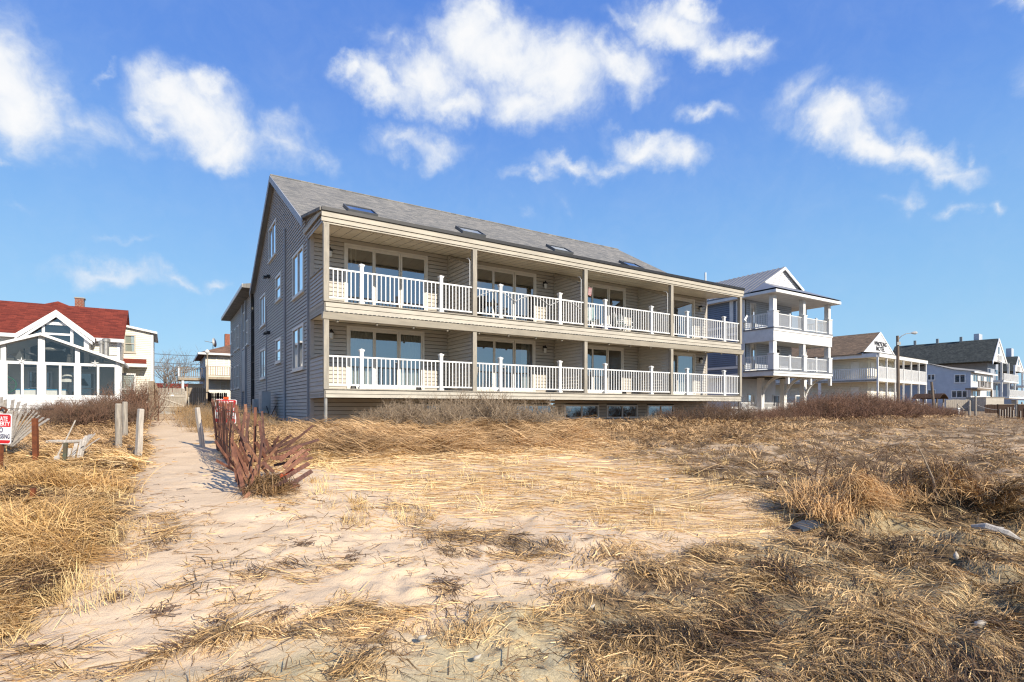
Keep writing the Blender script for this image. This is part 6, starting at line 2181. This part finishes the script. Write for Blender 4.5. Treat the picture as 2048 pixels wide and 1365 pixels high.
for x in (-.12, 1.66):
    MB().box(x, x + .1, -.03, .07, -.3, 1.6).build('gate_post', M['pale_wood'], gt_)
for i, u_ in enumerate((38.5, 40.2, 41.9, 43.6)):
    p = path_pt(u_, .35)
    z = Hs(p.x, p.y)
    put('paving_slab', MB().box(-.8, .8, -.8, .8, -.1, .05 + .02 * i).mesh('paving_slab', M['concrete']), None, (p.x, p.y, z), (0, 0, TH), label='pale concrete slab on the path before the gate, number %s from the sand end' % ('one', 'two', 'three', 'four')[i], category='paving slab', group='slabs before the gate')


def post(px, py0, py1, wpx, label, m='grey_wood', lean=0.0, n=8, sq=False, sidewise=None):
    g = ground_at(px, py1)
    h_ = (py1 - py0) * g.y / F
    r_ = wpx * g.y / F / 2
    t_ = put('fence_post', None, None, (g.x, g.y, g.z), (0, lean, .3), label=label, category='post')
    if sq:
        mb = MB().box(-r_, r_, -r_, r_, -.25, h_)
    else:
        mb = MB().tube([(0, 0, -.25), (.004, 0, h_ * .3), (-.006, 0, h_ * .7), (0, 0, h_ - .02), (0, 0, h_)], [r_, r_ * 1.02, r_ * .97, r_ * .95, r_ * .8], n)
    mb.build('post_shaft', M[m], t_)
    return t_


post(237, 808, 905, 12, 'thick weathered round post left of the path, with a knot', 'grey_wood')
post(250, 804, 884, 10, 'weathered round post just behind the thick knotted one', 'grey_wood')
post(276, 818, 919, 13, 'slim pale post standing closest to the sand path', 'pale_wood', .05, 4)
post(405, 815, 894, 10, 'pale leaning post on the right of the path by the red snow fence', 'pale_wood', -.12, 4)
post(72, 837, 928, 8, 'tall rusty brown steel stake in front of the log', 'rust', -.02, sq=True)
post(66, 977, 1014, 7.5, 'short rusty stake poking out of the golden straw', 'rust', 0, sq=True)
post(129, 886, 934, 6, 'dull green steel stake beside the bleached slats', 'green_steel', 0.04, sq=True)
for px, t_, b_, w_, lab in ((1886, 806, 826, 3, 'farthest left grey rope post in the right hand row'), (1939, 801, 833, 4.5, 'stout grey rope post nearest the middle of the right hand row'), (1951, 793, 830, 4, 'tall grey rope post just right of the stout one'),
                            (2033, 801, 832, 5, 'thick grey rope post between the dark panels at the right edge'), (1872, 806, 822, 3, 'small grey rope post by the foot of the leaning pole'), (2044, 804, 832, 3, 'slim grey rope post at the very right edge')):
    p = at(px, b_, 0)
    g = ground_at(px, max(b_, 826))
    yy = min(g.y, 46)
    gx_, gy_ = (px - 1024) / F * yy, yy
    gzz = Hs(gx_, gy_)
    t2 = put('rope_post', None, None, (gx_, gy_, gzz), None, label=lab, category='post')
    h_ = CZ + (815 - t_) / F * yy - gzz
    MB().tube([(0, 0, -.2), (0, 0, h_ - .12), (0, 0, h_ - .1), (0, 0, h_)], [w_ * yy / F / 2] * 3 + [w_ * yy / F / 3], 8).build('post_shaft', M['grey_wood'], t2)
for (pa, ya_, pb, yb_, lab) in ((1886, 812, 1939, 811, 'sagging rope between the left pair of rope posts'), (1951, 809, 2033, 813, 'long sagging rope running to the dark panels')):
    a, b = at(pa, ya_, 44), at(pb, yb_, 42)
    pts = []
    for k in range(11):
        s = k / 10
        q = a.lerp(b, s)
        q.z -= 4 * s * (1 - s) * .35
        pts.append(q)
    MB().tube(pts, .025, 5).build('rope', M['pale_wood'], None, label=lab, category='rope')
# dark panels with pale sticks
for p0, p1, lab in ((1997, 2029, 'dark brown panel fence with pale sticks, left of the thick rope post'), (2037, 2085, 'dark brown panel fence at the right edge beyond the rope post')):
    a, b = at(p0, 815, 40), at(p1, 815, 40)
    z0 = Hs(a.x, a.y)
    t_ = thing('panel_fence', lab, 'fence', (a.x, a.y, z0))
    w_ = b.x - a.x
    zt_ = CZ + (815 - 810) / F * 40 - z0
    MB().box(0, w_, .02, .1, -.3, zt_).build('panel', M['dark_wood'], t_)
    for k in range(6):
        MB().box(w_ * (k + .5) / 6 - .02, w_ * (k + .5) / 6 + .02, -.03, .015, 0, zt_ * random.uniform(.55, .95)).build('stick', M['pale_wood'], t_)
    MB().box(-.03, w_ + .03, -.02, .12, zt_ + .002, zt_ + .05).build('panel_cap', M['deck_wood'], t_)
# things round the far white house
a, b = at(1972, 815, 70), at(2008, 815, 70)
t_ = thing('storage_box', 'flat topped grey brown shed box in front of the arched balconies', 'shed', (a.x, a.y, Hs(a.x, a.y)))
z1 = CZ + (815 - 796) / F * 70 - Hs(a.x, a.y)
MB().box(0, b.x - a.x, 0, 3, -.2, z1).build('box_wall', M['deck'], t_)
MB().box(-.05, b.x - a.x + .05, -.05, 3.05, z1, z1 + .1).build('lid', M['grey_wood'], t_)
for p0, p1, yy, h_, lab, m in ((1892, 1944, 72, 1.5, 'grey board fence below the windows of the white house', 'grey_wood'), (1970, 1999, 60, .95, 'low dark retaining wall left of the dark panels', 'dark_wood')):
    a, b = at(p0, 815, yy), at(p1, 815, yy)
    z0 = Hs(a.x, a.y)
    t_ = thing('board_fence', lab, 'fence', (a.x, a.y, z0))
    nb = max(6, int((b.x - a.x) / .28))
    pw = (b.x - a.x) / nb
    for k in range(nb):
        MB().box(k * pw, k * pw + pw * .93, 0, .03, -.2, h_ + random.uniform(-.03, .03)).build('fence_board', M[m], t_)
    MB().box(0, b.x - a.x, .032, .09, h_ - .25, h_ - .12).build('fence_rail', M[m], t_)
a = at(1882, 815, 64)
gz0 = Hs(a.x, a.y)
t_ = thing('gazebo', 'small brown garden arbour with an arched roof behind the thicket', 'gazebo', (a.x, a.y, gz0), T3)
for x in (-1.3, 1.2):
    for y in (0, 2):
        MB().box(x, x + .14, y, y + .14, -.2, 1.55).build('post', M['deck_wood'], t_)
ar = []
for k in range(9):
    s = k / 8
    ar.append((-1.7 + 3.4 * s, -.3, 1.55 + .55 * math.sin(math.pi * s)))
mb = MB()
for p, q in zip(ar[:-1], ar[1:]):
    mb.prism([p, q, (q[0], q[1], q[2] + .09), (p[0], p[1], p[2] + .09)], (0, 2.7, 0))
mb.build('arched_roof', M['dark_wood'], t_)
a = at(1915, 815, 52)
gz0 = Hs(a.x, a.y)
t_ = thing('beach_steps', 'short pale wooden steps with a white side panel leading up from the beach', 'steps', (a.x, a.y, gz0), T3)
for k in range(4):
    MB().box(-.2 + k * .45, .25 + k * .45, 0, 1.2, .55 - k * .16, .62 - k * .16).build('tread', M['pale_wood'], t_)
MB().box(-.2, .5, -.08, -.01, 0, .62).build('side_panel', M['white'], t_)
MB().bar((-.2, -.05, 1.0), (2.0, -.05, .45), .08, .05, up=(0, 1, 0)).build('handrail', M['grey_wood'], t_)
for k in range(3):
    MB().box(-.2 + k * .9, -.1 + k * .9, -.06, .0, -.1, .98 - k * .22).build('handrail_post', M['grey_wood'], t_)

# ------------------------------------------------------------------ red snow fence
sfn = thing('snow_fence', 'collapsed red stained slat and wire fence between the path and the dune grass', 'fence')
fp = [ground_at(*q) for q in ((433, 899), (441, 906), (448, 916), (455, 928), (462.5, 942))]
tops = [at(421.5, 801, fp[0].y), at(433, 802, fp[1].y), at(445, 804, fp[2].y), at(457, 806, fp[3].y), at(469, 810, fp[4].y)]


def along(lst, s):
    k = min(int(s * (len(lst) - 1)), len(lst) - 2)
    f_ = s * (len(lst) - 1) - k
    return lst[k].lerp(lst[k + 1], f_)


NS = 58
fdir = (fp[-1] - fp[0]).normalized()
for i in range(NS):
    s = (i + .5) / NS
    a, b = along(fp, s), along(tops, s)
    b = b + Vector((random.gauss(0, .018), random.gauss(0, .018), random.gauss(-.02, .025)))
    b = a + (b - a).normalized() * (1.2 + random.uniform(-.03, .02))
    MB().bar(a - (b - a) * .05, b, (.036), .010, up=fdir.cross(Vector((0, 0, 1))), bend=random.gauss(0, .008), seg=2).build('slat', M['slat'][random.choice((0, 1, 1, 3, 2))], sfn)
loose = [  # photo x0,y0 -> x1,y1, depths, width, bend
    (471, 810, 487, 898, 8.6, 8.4, .05, .0), (491, 809, 497, 910, 8.8, 8.6, .045, .0), (510.6, 815, 509, 925, 8.5, 8.5, .045, 0), (519, 842, 532, 938, 8.4, 8.2, .045, .01), (524, 823, 531, 912, 8.9, 8.7, .035, 0),
    (468, 888, 513, 958, 7.5, 7.9, .05, .02), (491, 887, 537, 950, 7.8, 8.0, .05, .02), (512, 884, 535, 920, 8.0, 8.2, .05, .02), (531, 878, 544, 918, 8.2, 8.3, .048, 0), (548.7, 882, 553, 915, 8.2, 8.3, .045, 0),
    (462.6, 876, 503, 962, 7.3, 7.3, .03, .02), (487, 926, 506, 972, 7.3, 7.3, .045, .01), (466, 893, 492.5, 1000, 7.2, 6.95, .055, 0), (470, 905, 489, 975, 7.5, 7.4, .04, 0), (476, 925, 484, 985, 7.6, 7.3, .04, 0),
    (603, 892, 560, 922, 7.9, 7.6, .055, .05), (609, 900, 567, 936, 7.8, 7.5, .055, .03), (616, 906, 571, 944, 7.7, 7.4, .055, .02), (618, 927, 555, 966, 7.5, 7.2, .06, .01), (624, 942, 562, 983, 7.4, 7.1, .062, .01),
    (545, 918, 580, 912, 7.7, 7.8, .05, -.02), (500, 985, 484, 1004, 6.9, 6.85, .05, 0), (464, 880, 474, 965, 8.2, 8.1, .045, 0), (466, 884, 479, 975, 7.9, 7.8, .045, .01), (469, 890, 482, 982, 7.6, 7.5, .045, .01), (480, 900, 492, 968, 8.2, 8.0, .045, 0), (498, 905, 505, 960, 8.2, 7.8, .045, 0), (505, 940, 530, 965, 7.3, 7.2, .05, .01), (525, 925, 548, 945, 7.5, 7.5, .05, .01)]
for i, (xa, ya_, xb, yb_, da, db, w_, bn) in enumerate(loose):
    MB().bar(at(xa, ya_, da), at(xb, yb_, db), w_ * .92, .011, up=(.25, -1, .35) if i > 14 else (.15, -1, .05), bend=bn, seg=4).build('slat', M['slat'][(0, 2, 0, 1, 3)[i % 5]], sfn)
MB().bar(at(587, 938, 7.6), at(554, 960, 7.25), .055, .012, up=(.25, -1, .35), bend=.01, seg=4).build('slat', M['orange'], sfn, label='bright orange slat low in the collapsed end')
for i in range(26):
    cx_, cy_ = random.uniform(478, 575), random.uniform(900, 985)
    dd_ = 8.6 - (cy_ - 890) / 60
    a = at(cx_, cy_, dd_)
    th2 = random.gauss(.75 if cx_ > 520 else 1.5, .45)
    ln_ = random.uniform(.28, .75)
    b = a + Vector((math.cos(th2) * ln_, random.uniform(-.15, .25), math.sin(th2) * ln_ * (.75 if cx_ > 520 else 1)))
    MB().bar(a, b, random.uniform(.028, .042), .011, up=(random.uniform(-.3, .4), -1, random.uniform(-.2, .4)), bend=random.gauss(0, .02), seg=3).build('slat', M['slat'][random.choice((0, 1, 3, 3, 2))], sfn)
for fz in (.3, .58, .88):
    pts = []
    for k in range(25):
        s = k / 24
        a, b = along(fp, s), along(tops, s)
        pts.append(a.lerp(b, fz) + Vector((.02 * math.sin(k * 2.1), -.015, .01 * math.sin(k * 1.7))))
    for dx, dy in ((487, 870 - fz * 50), (509, 885 - fz * 45), (531, 895 - fz * 40)):
        pts.append(at(dx, dy + 20 * math.sin(dx), 8.5))
    MB().tube(pts, .005, 4).build('wire', M['wire'], sfn)

# signs
def sign(name, label, c, w_, h_, rot, lean, rows, postm=None, edge='sign_white'):
    t_ = thing(name, label, 'sign', c, rot)
    t_.rotation_euler = (lean[0], lean[1], rot)

    def rrect(w2, h2, r2, y):
        pts = []
        for cx, cz, a0 in ((w2 - r2, h2 - r2, 0), (-w2 + r2, h2 - r2, 90), (-w2 + r2, -h2 + r2, 180), (w2 - r2, -h2 + r2, 270)):
            for k in range(5):
                a = R(a0 + k * 22.5)
                pts.append((cx + r2 * math.cos(a), y, cz + r2 * math.sin(a)))
        return pts
    MB().prism(rrect(w_ / 2, h_ / 2, .03, 0), (0, .004, 0)).build('sign_plate', M['sign_white'], t_)
    for (z0, z1, top) in rows['bands']:
        a, b = -w_ / 2 + .012, w_ / 2 - .012
        if top == 't':
            pts = [(a, -.002, z0), (b, -.002, z0), (b, -.002, z1 - .022), (b - .022, -.002, z1), (a + .022, -.002, z1), (a, -.002, z1 - .022)]
        elif top == 'b':
            pts = [(a, -.002, z1), (a, -.002, z0 + .022), (a + .022, -.002, z0), (b - .022, -.002, z0), (b, -.002, z0 + .022), (b, -.002, z1)]
        else:
            pts = [(a, -.002, z0), (b, -.002, z0), (b, -.002, z1), (a, -.002, z1)]
        MB().add(pts, [tuple(range(len(pts)))]).build('red_band', M['sign_red'], t_)
    for s, sz, z, m, wd in rows['text']:
        text(s, sz, m, t_, (0, -.0035, z), ext=.0006, width=wd, bold=.002)
    return t_


sy = 8.05
c = at(-1, 858, sy)
hS = .455
s1 = sign('warning_sign', 'red and white PRIVATE PROPERTY NO TRESPASSING sign cut by the left edge', c, .335, hS, R(4), (0, R(2), 0),
          {'bands': [(.03, hS / 2 - .012, 't'), (-hS / 2 + .012, -hS / 2 + .06, 'b')],
           'text': [('PRIVATE', .085, .150, 'sign_white', .22), ('PROPERTY', .085, .075, 'sign_white', .285), ('NO', .105, -.02, 'sign_navy', .10), ('TRESPASSING', .09, -.115, 'sign_navy', .30)]})
MB().box(-.03, .03, .006, .05, -1.3, .2).build('sign_stake', M['rust'], s1)
c = at(451.5, 823, 13.6)
hS = .60
s2 = sign('warning_sign', 'red sign lettered PRIVATE PROPERTY showing through the red slats', c, .52, hS, R(2), (0, R(2), 0),
          {'bands': [(-.02, hS / 2 - .012, 't'), (-hS / 2 + .012, -hS / 2 + .11, 'b')],
           'text': [('PRIVATE', .145, .205, 'sign_white', .36), ('PROPERTY', .145, .06, 'sign_white', .45), ('NO', .12, -.075, 'sign_red', .2), ('TRESPASSING', .11, -.19 + .03, 'sign_red', .44)]})
MB().box(-.03, .03, .006, .05, -1.2, .34).build('sign_stake', M['pole_wood'], s2)
MB().box(-.06, .06, -.02, .005, .30, .36).build('orange_clip', M['orange'], s2)

# ------------------------------------------------------------------ weathered slats, log and boards at the left
fan = thing('slat_fan', 'collapsed fan of weathered grey fence slats beside the warning sign', 'fence')
for i, (xa, ya_, xb, yb_, w_) in enumerate([(3, 795, 10, 880, .05), (10.5, 800, 14, 880, .05), (26, 800, 20, 878, .055), (38, 804, 22, 878, .055), (51, 808, 22, 882, .05), (62, 815, 21, 886, .02), (69, 822, 18, 890, .02), (74, 826, 17, 892, .03), (79, 831, 20, 891, .03), (87, 835.5, 22, 890, .045), (97.5, 838, 23, 893, .05)]):
    MB().bar(at(xa, ya_, 10.4 + .05 * i), at(xb, yb_, 10.0), w_, .012, up=(.2, -1, .2), bend=.02, seg=3).build('slat', M['grey_wood'], fan)
MB().tube([at(-5, 812, 10.2), at(20, 818, 10.3), at(60, 818.5, 10.5), at(108, 818.5, 10.6)], .006, 4).build('wire', M['wire'], fan)
MB().tube([at(-5, 824, 10.2), at(5, 815, 10.2), at(14, 820, 10.1), at(8, 828, 10.1)], .018, 5).build('rusty_twist', M['rust'], fan)
g = ground_at(128, 884)
yl = 11.6
a, b = at(94, 884, yl), at(162, 883, yl)
lg = thing('log', 'pale weathered log lying level across the sand behind the bleached slats', 'log', tuple(a))
MB().tube([(0, 0, 0), (.2, 0, .005), ((b - a).length * .6, 0, .0), ((b - a).length, 0, .01)], [.036, .04, .042, .038], 10).build('log_body', M['pale_wood'], lg)
MB().tube([((b - a).length * .48, 0, -.04), ((b - a).length * .47, -.0, -.45)], [.03, .03], 8).build('log_prop', M['grey_wood'], lg)
bs = thing('slat_bundle', 'broken bundle of bleached fence slats tilted right at the end of the log', 'fence')
for i, (xa, ya_, xb, yb_, w_, da, db) in enumerate([(140, 897, 131, 936, .07, 9.9, 9.8), (153, 887, 140.5, 940, .06, 9.9, 9.7), (162.5, 879, 151, 946, .03, 9.9, 9.6), (173, 872, 160, 925, .055, 10.1, 9.8), (169, 876, 155, 938, .04, 10, 9.7), (179, 870, 165, 899, .03, 10.3, 9.9),
                                               (184, 869, 165, 897, .02, 10.3, 9.9), (190, 868, 166, 896, .02, 10.4, 9.9), (199, 877, 167, 900, .015, 10.4, 9.9), (113, 912, 118, 934, .085, 9.7, 9.6), (121, 925, 127, 935, .05, 9.6, 9.6)]):
    MB().bar(at(xa, ya_, da), at(xb, yb_, db), w_, .014, up=(.2, -1, .15), bend=.01, seg=2).build('slat', M['pale_wood'], bs)
MB().tube([at(112, 930, 9.65), at(130, 921, 9.65), at(150, 902, 9.75), at(168, 892, 9.9)], .006, 4).build('wire', M['wire'], bs)
pk_ = thing('thin_stick', 'long pale stick leaning up right in front of the log', 'stick')
MB().tube([at(116, 910, 9.8), at(132, 880, 9.9), at(151, 841, 10)], [.014, .013, .011], 6).build('stick_shaft', M['pale_wood'], pk_)
for i, (xa, ya_, xb, yb_, w_, dd, lab) in enumerate([(21, 1020, 22, 1075, .115, 6.35, 'widest whitewashed board end standing in the straw at the left edge'), (38, 1005, 40, 1043, .06, 6.6, 'narrow whitewashed slat just right of the wide board end'), (11, 1004, 12, 1022, .09, 6.8, 'short whitewashed stub behind the wide board end'), (1, 982, 2, 1000, .06, 7.0, 'small whitewashed stub cut by the left edge')]):
    t_ = put('board_end', None, None, None, None, label=lab, category='board')
    MB().bar(at(xa, ya_, dd), at(xb, yb_, dd - .05), w_, .02, up=(.1, -1, .1)).build('plank', M['white_paint'], t_)

# ------------------------------------------------------------------ small finds on the right and in the middle
a, b = ground_at(1942, 1062), ground_at(2042, 1090)
dv = thing('driftwood', 'pale split driftwood board lying in the dark wrack at the right', 'driftwood', tuple(a + Vector((0, 0, .05))))
dvec = b - a
MB().tube([(0, 0, 0), tuple(dvec * .3 + Vector((0, 0, .04))), tuple(dvec * .75 + Vector((0, 0, .03))), tuple(dvec)], [.02, .05, .045, .015], 7).build('driftwood_body', M['pale_wood'], dv)
MB().tube([tuple(dvec * .45 + Vector((0, .02, .06))), tuple(dvec * .8 + Vector((0, .08, .09)))], [.02, .008], 5).build('split_branch', M['pale_wood'], dv)
a = ground_at(1614, 1058)
bd = put('puddle_slab', None, None, tuple(a + Vector((0, 0, .03))), (R(8), R(-4), .5), label='dark wet blue grey board half buried left of the straw heap', category='board')  # flat slab put in place of a dark puddle
MB().prism([(-.22, -.09, 0), (.17, -.10, 0), (.22, .03, 0), (.08, .11, 0), (-.2, .07, 0)], (0, 0, .03)).build('slab_face', M['slate'], bd)
for px, py, s, rz, lab in ((1912, 1122, .045, .9, 'pale pointed shell upright in the wrack below the driftwood'), (1962, 1262, .05, .2, 'white ridged shell near the bottom right corner'), (1333, 965, .05, .3, 'white shell at the edge of the combed grass'), (1185, 1225, .022, .3, 'small pale shell in the wrack band'),
                           (955, 1330, .025, .4, 'flat pale shell in the wet sand near the bottom'), (845, 1290, .03, .1, 'rounded pink stone in the wet sand at the bottom centre')):
    g = ground_at(px, py)
    o = MB().tube([(-s, 0, .0), (-s * .5, 0, s * .25), (s * .2, 0, s * .3), (s, 0, .02)], [s * .2, s * .55, s * .5, s * .1], 8).build('shell', M['shell'], None, True, label=lab, category='stone' if 'stone' in lab else 'shell')
    o.location = (g.x, g.y, g.z + .035)
    o.rotation_euler = (0, R(-50) if 'upright' in lab else R(-5), rz)
Xc, Yc = candidates(15000, 1.9, 15, 1.2)
cc = cover(Xc, Yc)
k_ = (cc[0] < .5) & (rng.random(len(Xc)) < .10 + .9 * sstep(-.15, .45, cc[10] + .5 * cc[9]))
Xc, Yc = Xc[k_], Yc[k_]
nc = len(Xc)
pal_ = rng.random(nc)
blades('sand_litter', Xc, Yc, rng.normal(.35, .9, nc), rng.normal(.02, .06, nc), rng.uniform(.02, .20, nc) ** 1.0, np.clip(Yc * .0011, .004, .012) * rng.uniform(.7, 1.4, nc), rng.random(nc) * .006, np.zeros(nc), rng.normal(0, 1.0, nc),
       np.where((pal_ < .62)[:, None], lerp3((.13, .075, .04), (.03, .02, .013), rng.random(nc)), lerp3((.70, .48, .22), (.40, .25, .11), rng.random(nc))), straw_m, seg=3)
# curled dark seaweed sprigs on the open sand
for i, (px, py) in enumerate(((315, 1226), (605, 1090), (445, 1240), (234, 1195), (560, 1228), (885, 1165), (905, 1178), (705, 1115), (1545, 1355), (1190, 1345))):
    g = ground_at(px, py)
    segs = []
    rnd = random.Random(i)
    for k in range(26):
        p = np.array([rnd.gauss(0, .05), rnd.gauss(0, .05), .008])
        a0 = rnd.uniform(0, 6.28)
        for q in range(4):
            a0 += rnd.gauss(0, .9)
            p2 = p + np.array([math.cos(a0) * .025, math.sin(a0) * .025, rnd.gauss(0, .006)])
            p2[2] = max(.005, p2[2])
            segs.append((p, p2, .0035, .003))
            p = p2
    v, f_ = prisms(segs)
    put('seaweed', mesh_np('seaweed', v, f_, M['twig']), None, tuple(g), label='dark curled seaweed scrap lying on the pale beach sand', category='seaweed', group='seaweed scraps on the sand')

# ------------------------------------------------------------------ things left on the balconies
def chair(name, label, x, z, yv, rz, cloth, frame='black', hgt=1.0, striped=False):
    w3 = HF.world(x, yv, z)
    t_ = thing(name, label, 'chair', tuple(w3), TH + rz)
    s = MB()
    for sx in (-.25, .25):
        MB().tube([(sx, -.28, 0), (sx, .2, .46), (sx, .34, hgt)], .014, 6).build('side_frame', M[frame], t_)
        MB().tube([(sx, .25, 0), (sx, -.26, .44)], .014, 6).build('leg', M[frame], t_)
        MB().tube([(sx, -.26, .62), (sx, .22, .64)], .016, 6).build('armrest', M[frame], t_)
    MB().bar((0, -.25, .43), (0, .2, .44), .5, .02).build('seat', M[cloth], t_)
    MB().bar((0, .2, .48), (0, .34, hgt), .5, .02, up=(0, 1, .2)).build('backrest', M[cloth], t_)


zd_ = ZU - .015
chair('patio_chair', 'black metal chair behind the rails of the upper second balcony, left of the table', 5.9, zd_, -1.2, R(-60), 'black')
chair('patio_chair', 'black metal chair behind the rails of the upper second balcony, right of the table', 7.2, zd_, -.8, R(70), 'black')
w3 = HF.world(6.5, -1.0, zd_)
t_ = thing('patio_table', 'small round black metal table on the upper second balcony', 'table', tuple(w3), TH)
MB().lathe([(.4, .70), (.42, .715), (.4, .73)], 14).build('tabletop', M['black'], t_)
for k in range(3):
    a = k * 2.094
    MB().tube([(math.cos(a) * .34, math.sin(a) * .34, 0), (math.cos(a) * .08, math.sin(a) * .08, .4), (math.cos(a) * .25, math.sin(a) * .25, .70)], .014, 6).build('leg', M['black'], t_)
chair('folding_chair', 'pale striped folding chair by the post on the upper third balcony', 11.45, zd_, -1.3, R(-35), 'stripe_cloth', 'white', 1.1)
chair('folding_chair', 'wide reclining striped chair on the upper third balcony', 13.3, zd_, -1.3, R(60), 'stripe_cloth', 'white', .98)
chair('folding_chair', 'second striped chair close behind the reclining one on the upper third balcony', 14.0, zd_, -.9, R(75), 'stripe_cloth', 'white', 1.0)
chair('white_chair', 'white plastic chair on the lower second balcony beside the post', 5.65, ZL - .015, -.9, R(-70), 'white', 'black', .98)
w3 = HF.world(12.2, -1.4, zd_)
t_ = thing('blue_cooler', 'small dark blue cooler box on the upper third balcony floor', 'cooler', tuple(w3), TH)
MB().box(-.25, .25, -.17, .17, 0, .28).build('cooler_body', M['sign_navy'], t_)
MB().box(-.26, .26, -.18, .18, .282, .34).build('lid', M['white'], t_)
w3 = HF.world(10.62, -DK - .12, 6.35)
t_ = thing('small_flag', 'small faded red and white flag hanging on the third porch post', 'flag', tuple(w3), TH)
MB().tube([(0, .03, .3), (.12, -.1, .22)], .008, 5).build('flag_staff', M['pale_wood'], t_)
MB().quad((.02, .0, .26), (.12, -.1, .2), (.10, -.06, -.12), (.0, .02, -.06)).build('flag_cloth', M['pink'], t_)
w3 = HF.world(21.3, -DK - .1, 6.2)
t_ = thing('white_streamer', 'white streamer tied to the last porch post of the upper balcony', 'streamer', tuple(w3), TH)
MB().prism([(0, 0, 0), (.25, 0, .28), (.32, 0, .2), (.18, 0, .0), (.22, 0, -.12)], (0, .012, 0)).build('streamer_cloth', M['white'], t_)
# string of lights on the second upper railing
pts = []
for k in range(60):
    s = k / 59
    pts.append(HF.world(5.4 + 4.9 * s, -DK - .045, ZU + .70 + .28 * abs(math.sin(s * 9.4)) ))
sl_ = thing('string_lights', 'string of small white bulbs looped along the upper second railing', 'lights')
MB().tube(pts, .007, 4).build('cord', M['white'], sl_)
for k in range(0, 60, 2):
    put('bulb', MB().lathe([(.004, -.03), (.016, -.015), (.016, .0), (.006, .012)], 6).mesh('bulb', M['lamp_glass']), sl_, tuple(pts[k] - Vector((0, 0, .012))))
for x, zz, yv, lab in ((.95, ZL, -1.75, 'small dark box on the lower deck edge by the leftmost door'), (3.2, ZL, -1.85, 'small dark box on the lower deck edge near the right door jamb'), (13.0, ZL, -1.85, 'small dark box on the lower third balcony edge')):
    w3 = HF.world(x, yv, zz - .012)
    t_ = thing('solar_light', lab, 'lamp', tuple(w3), TH)
    MB().prism([(-.09, -.06, 0), (.09, -.06, 0), (.06, -.04, .14), (-.06, -.04, .14)], (0, .1, 0)).build('lamp_box', M['black'], t_)
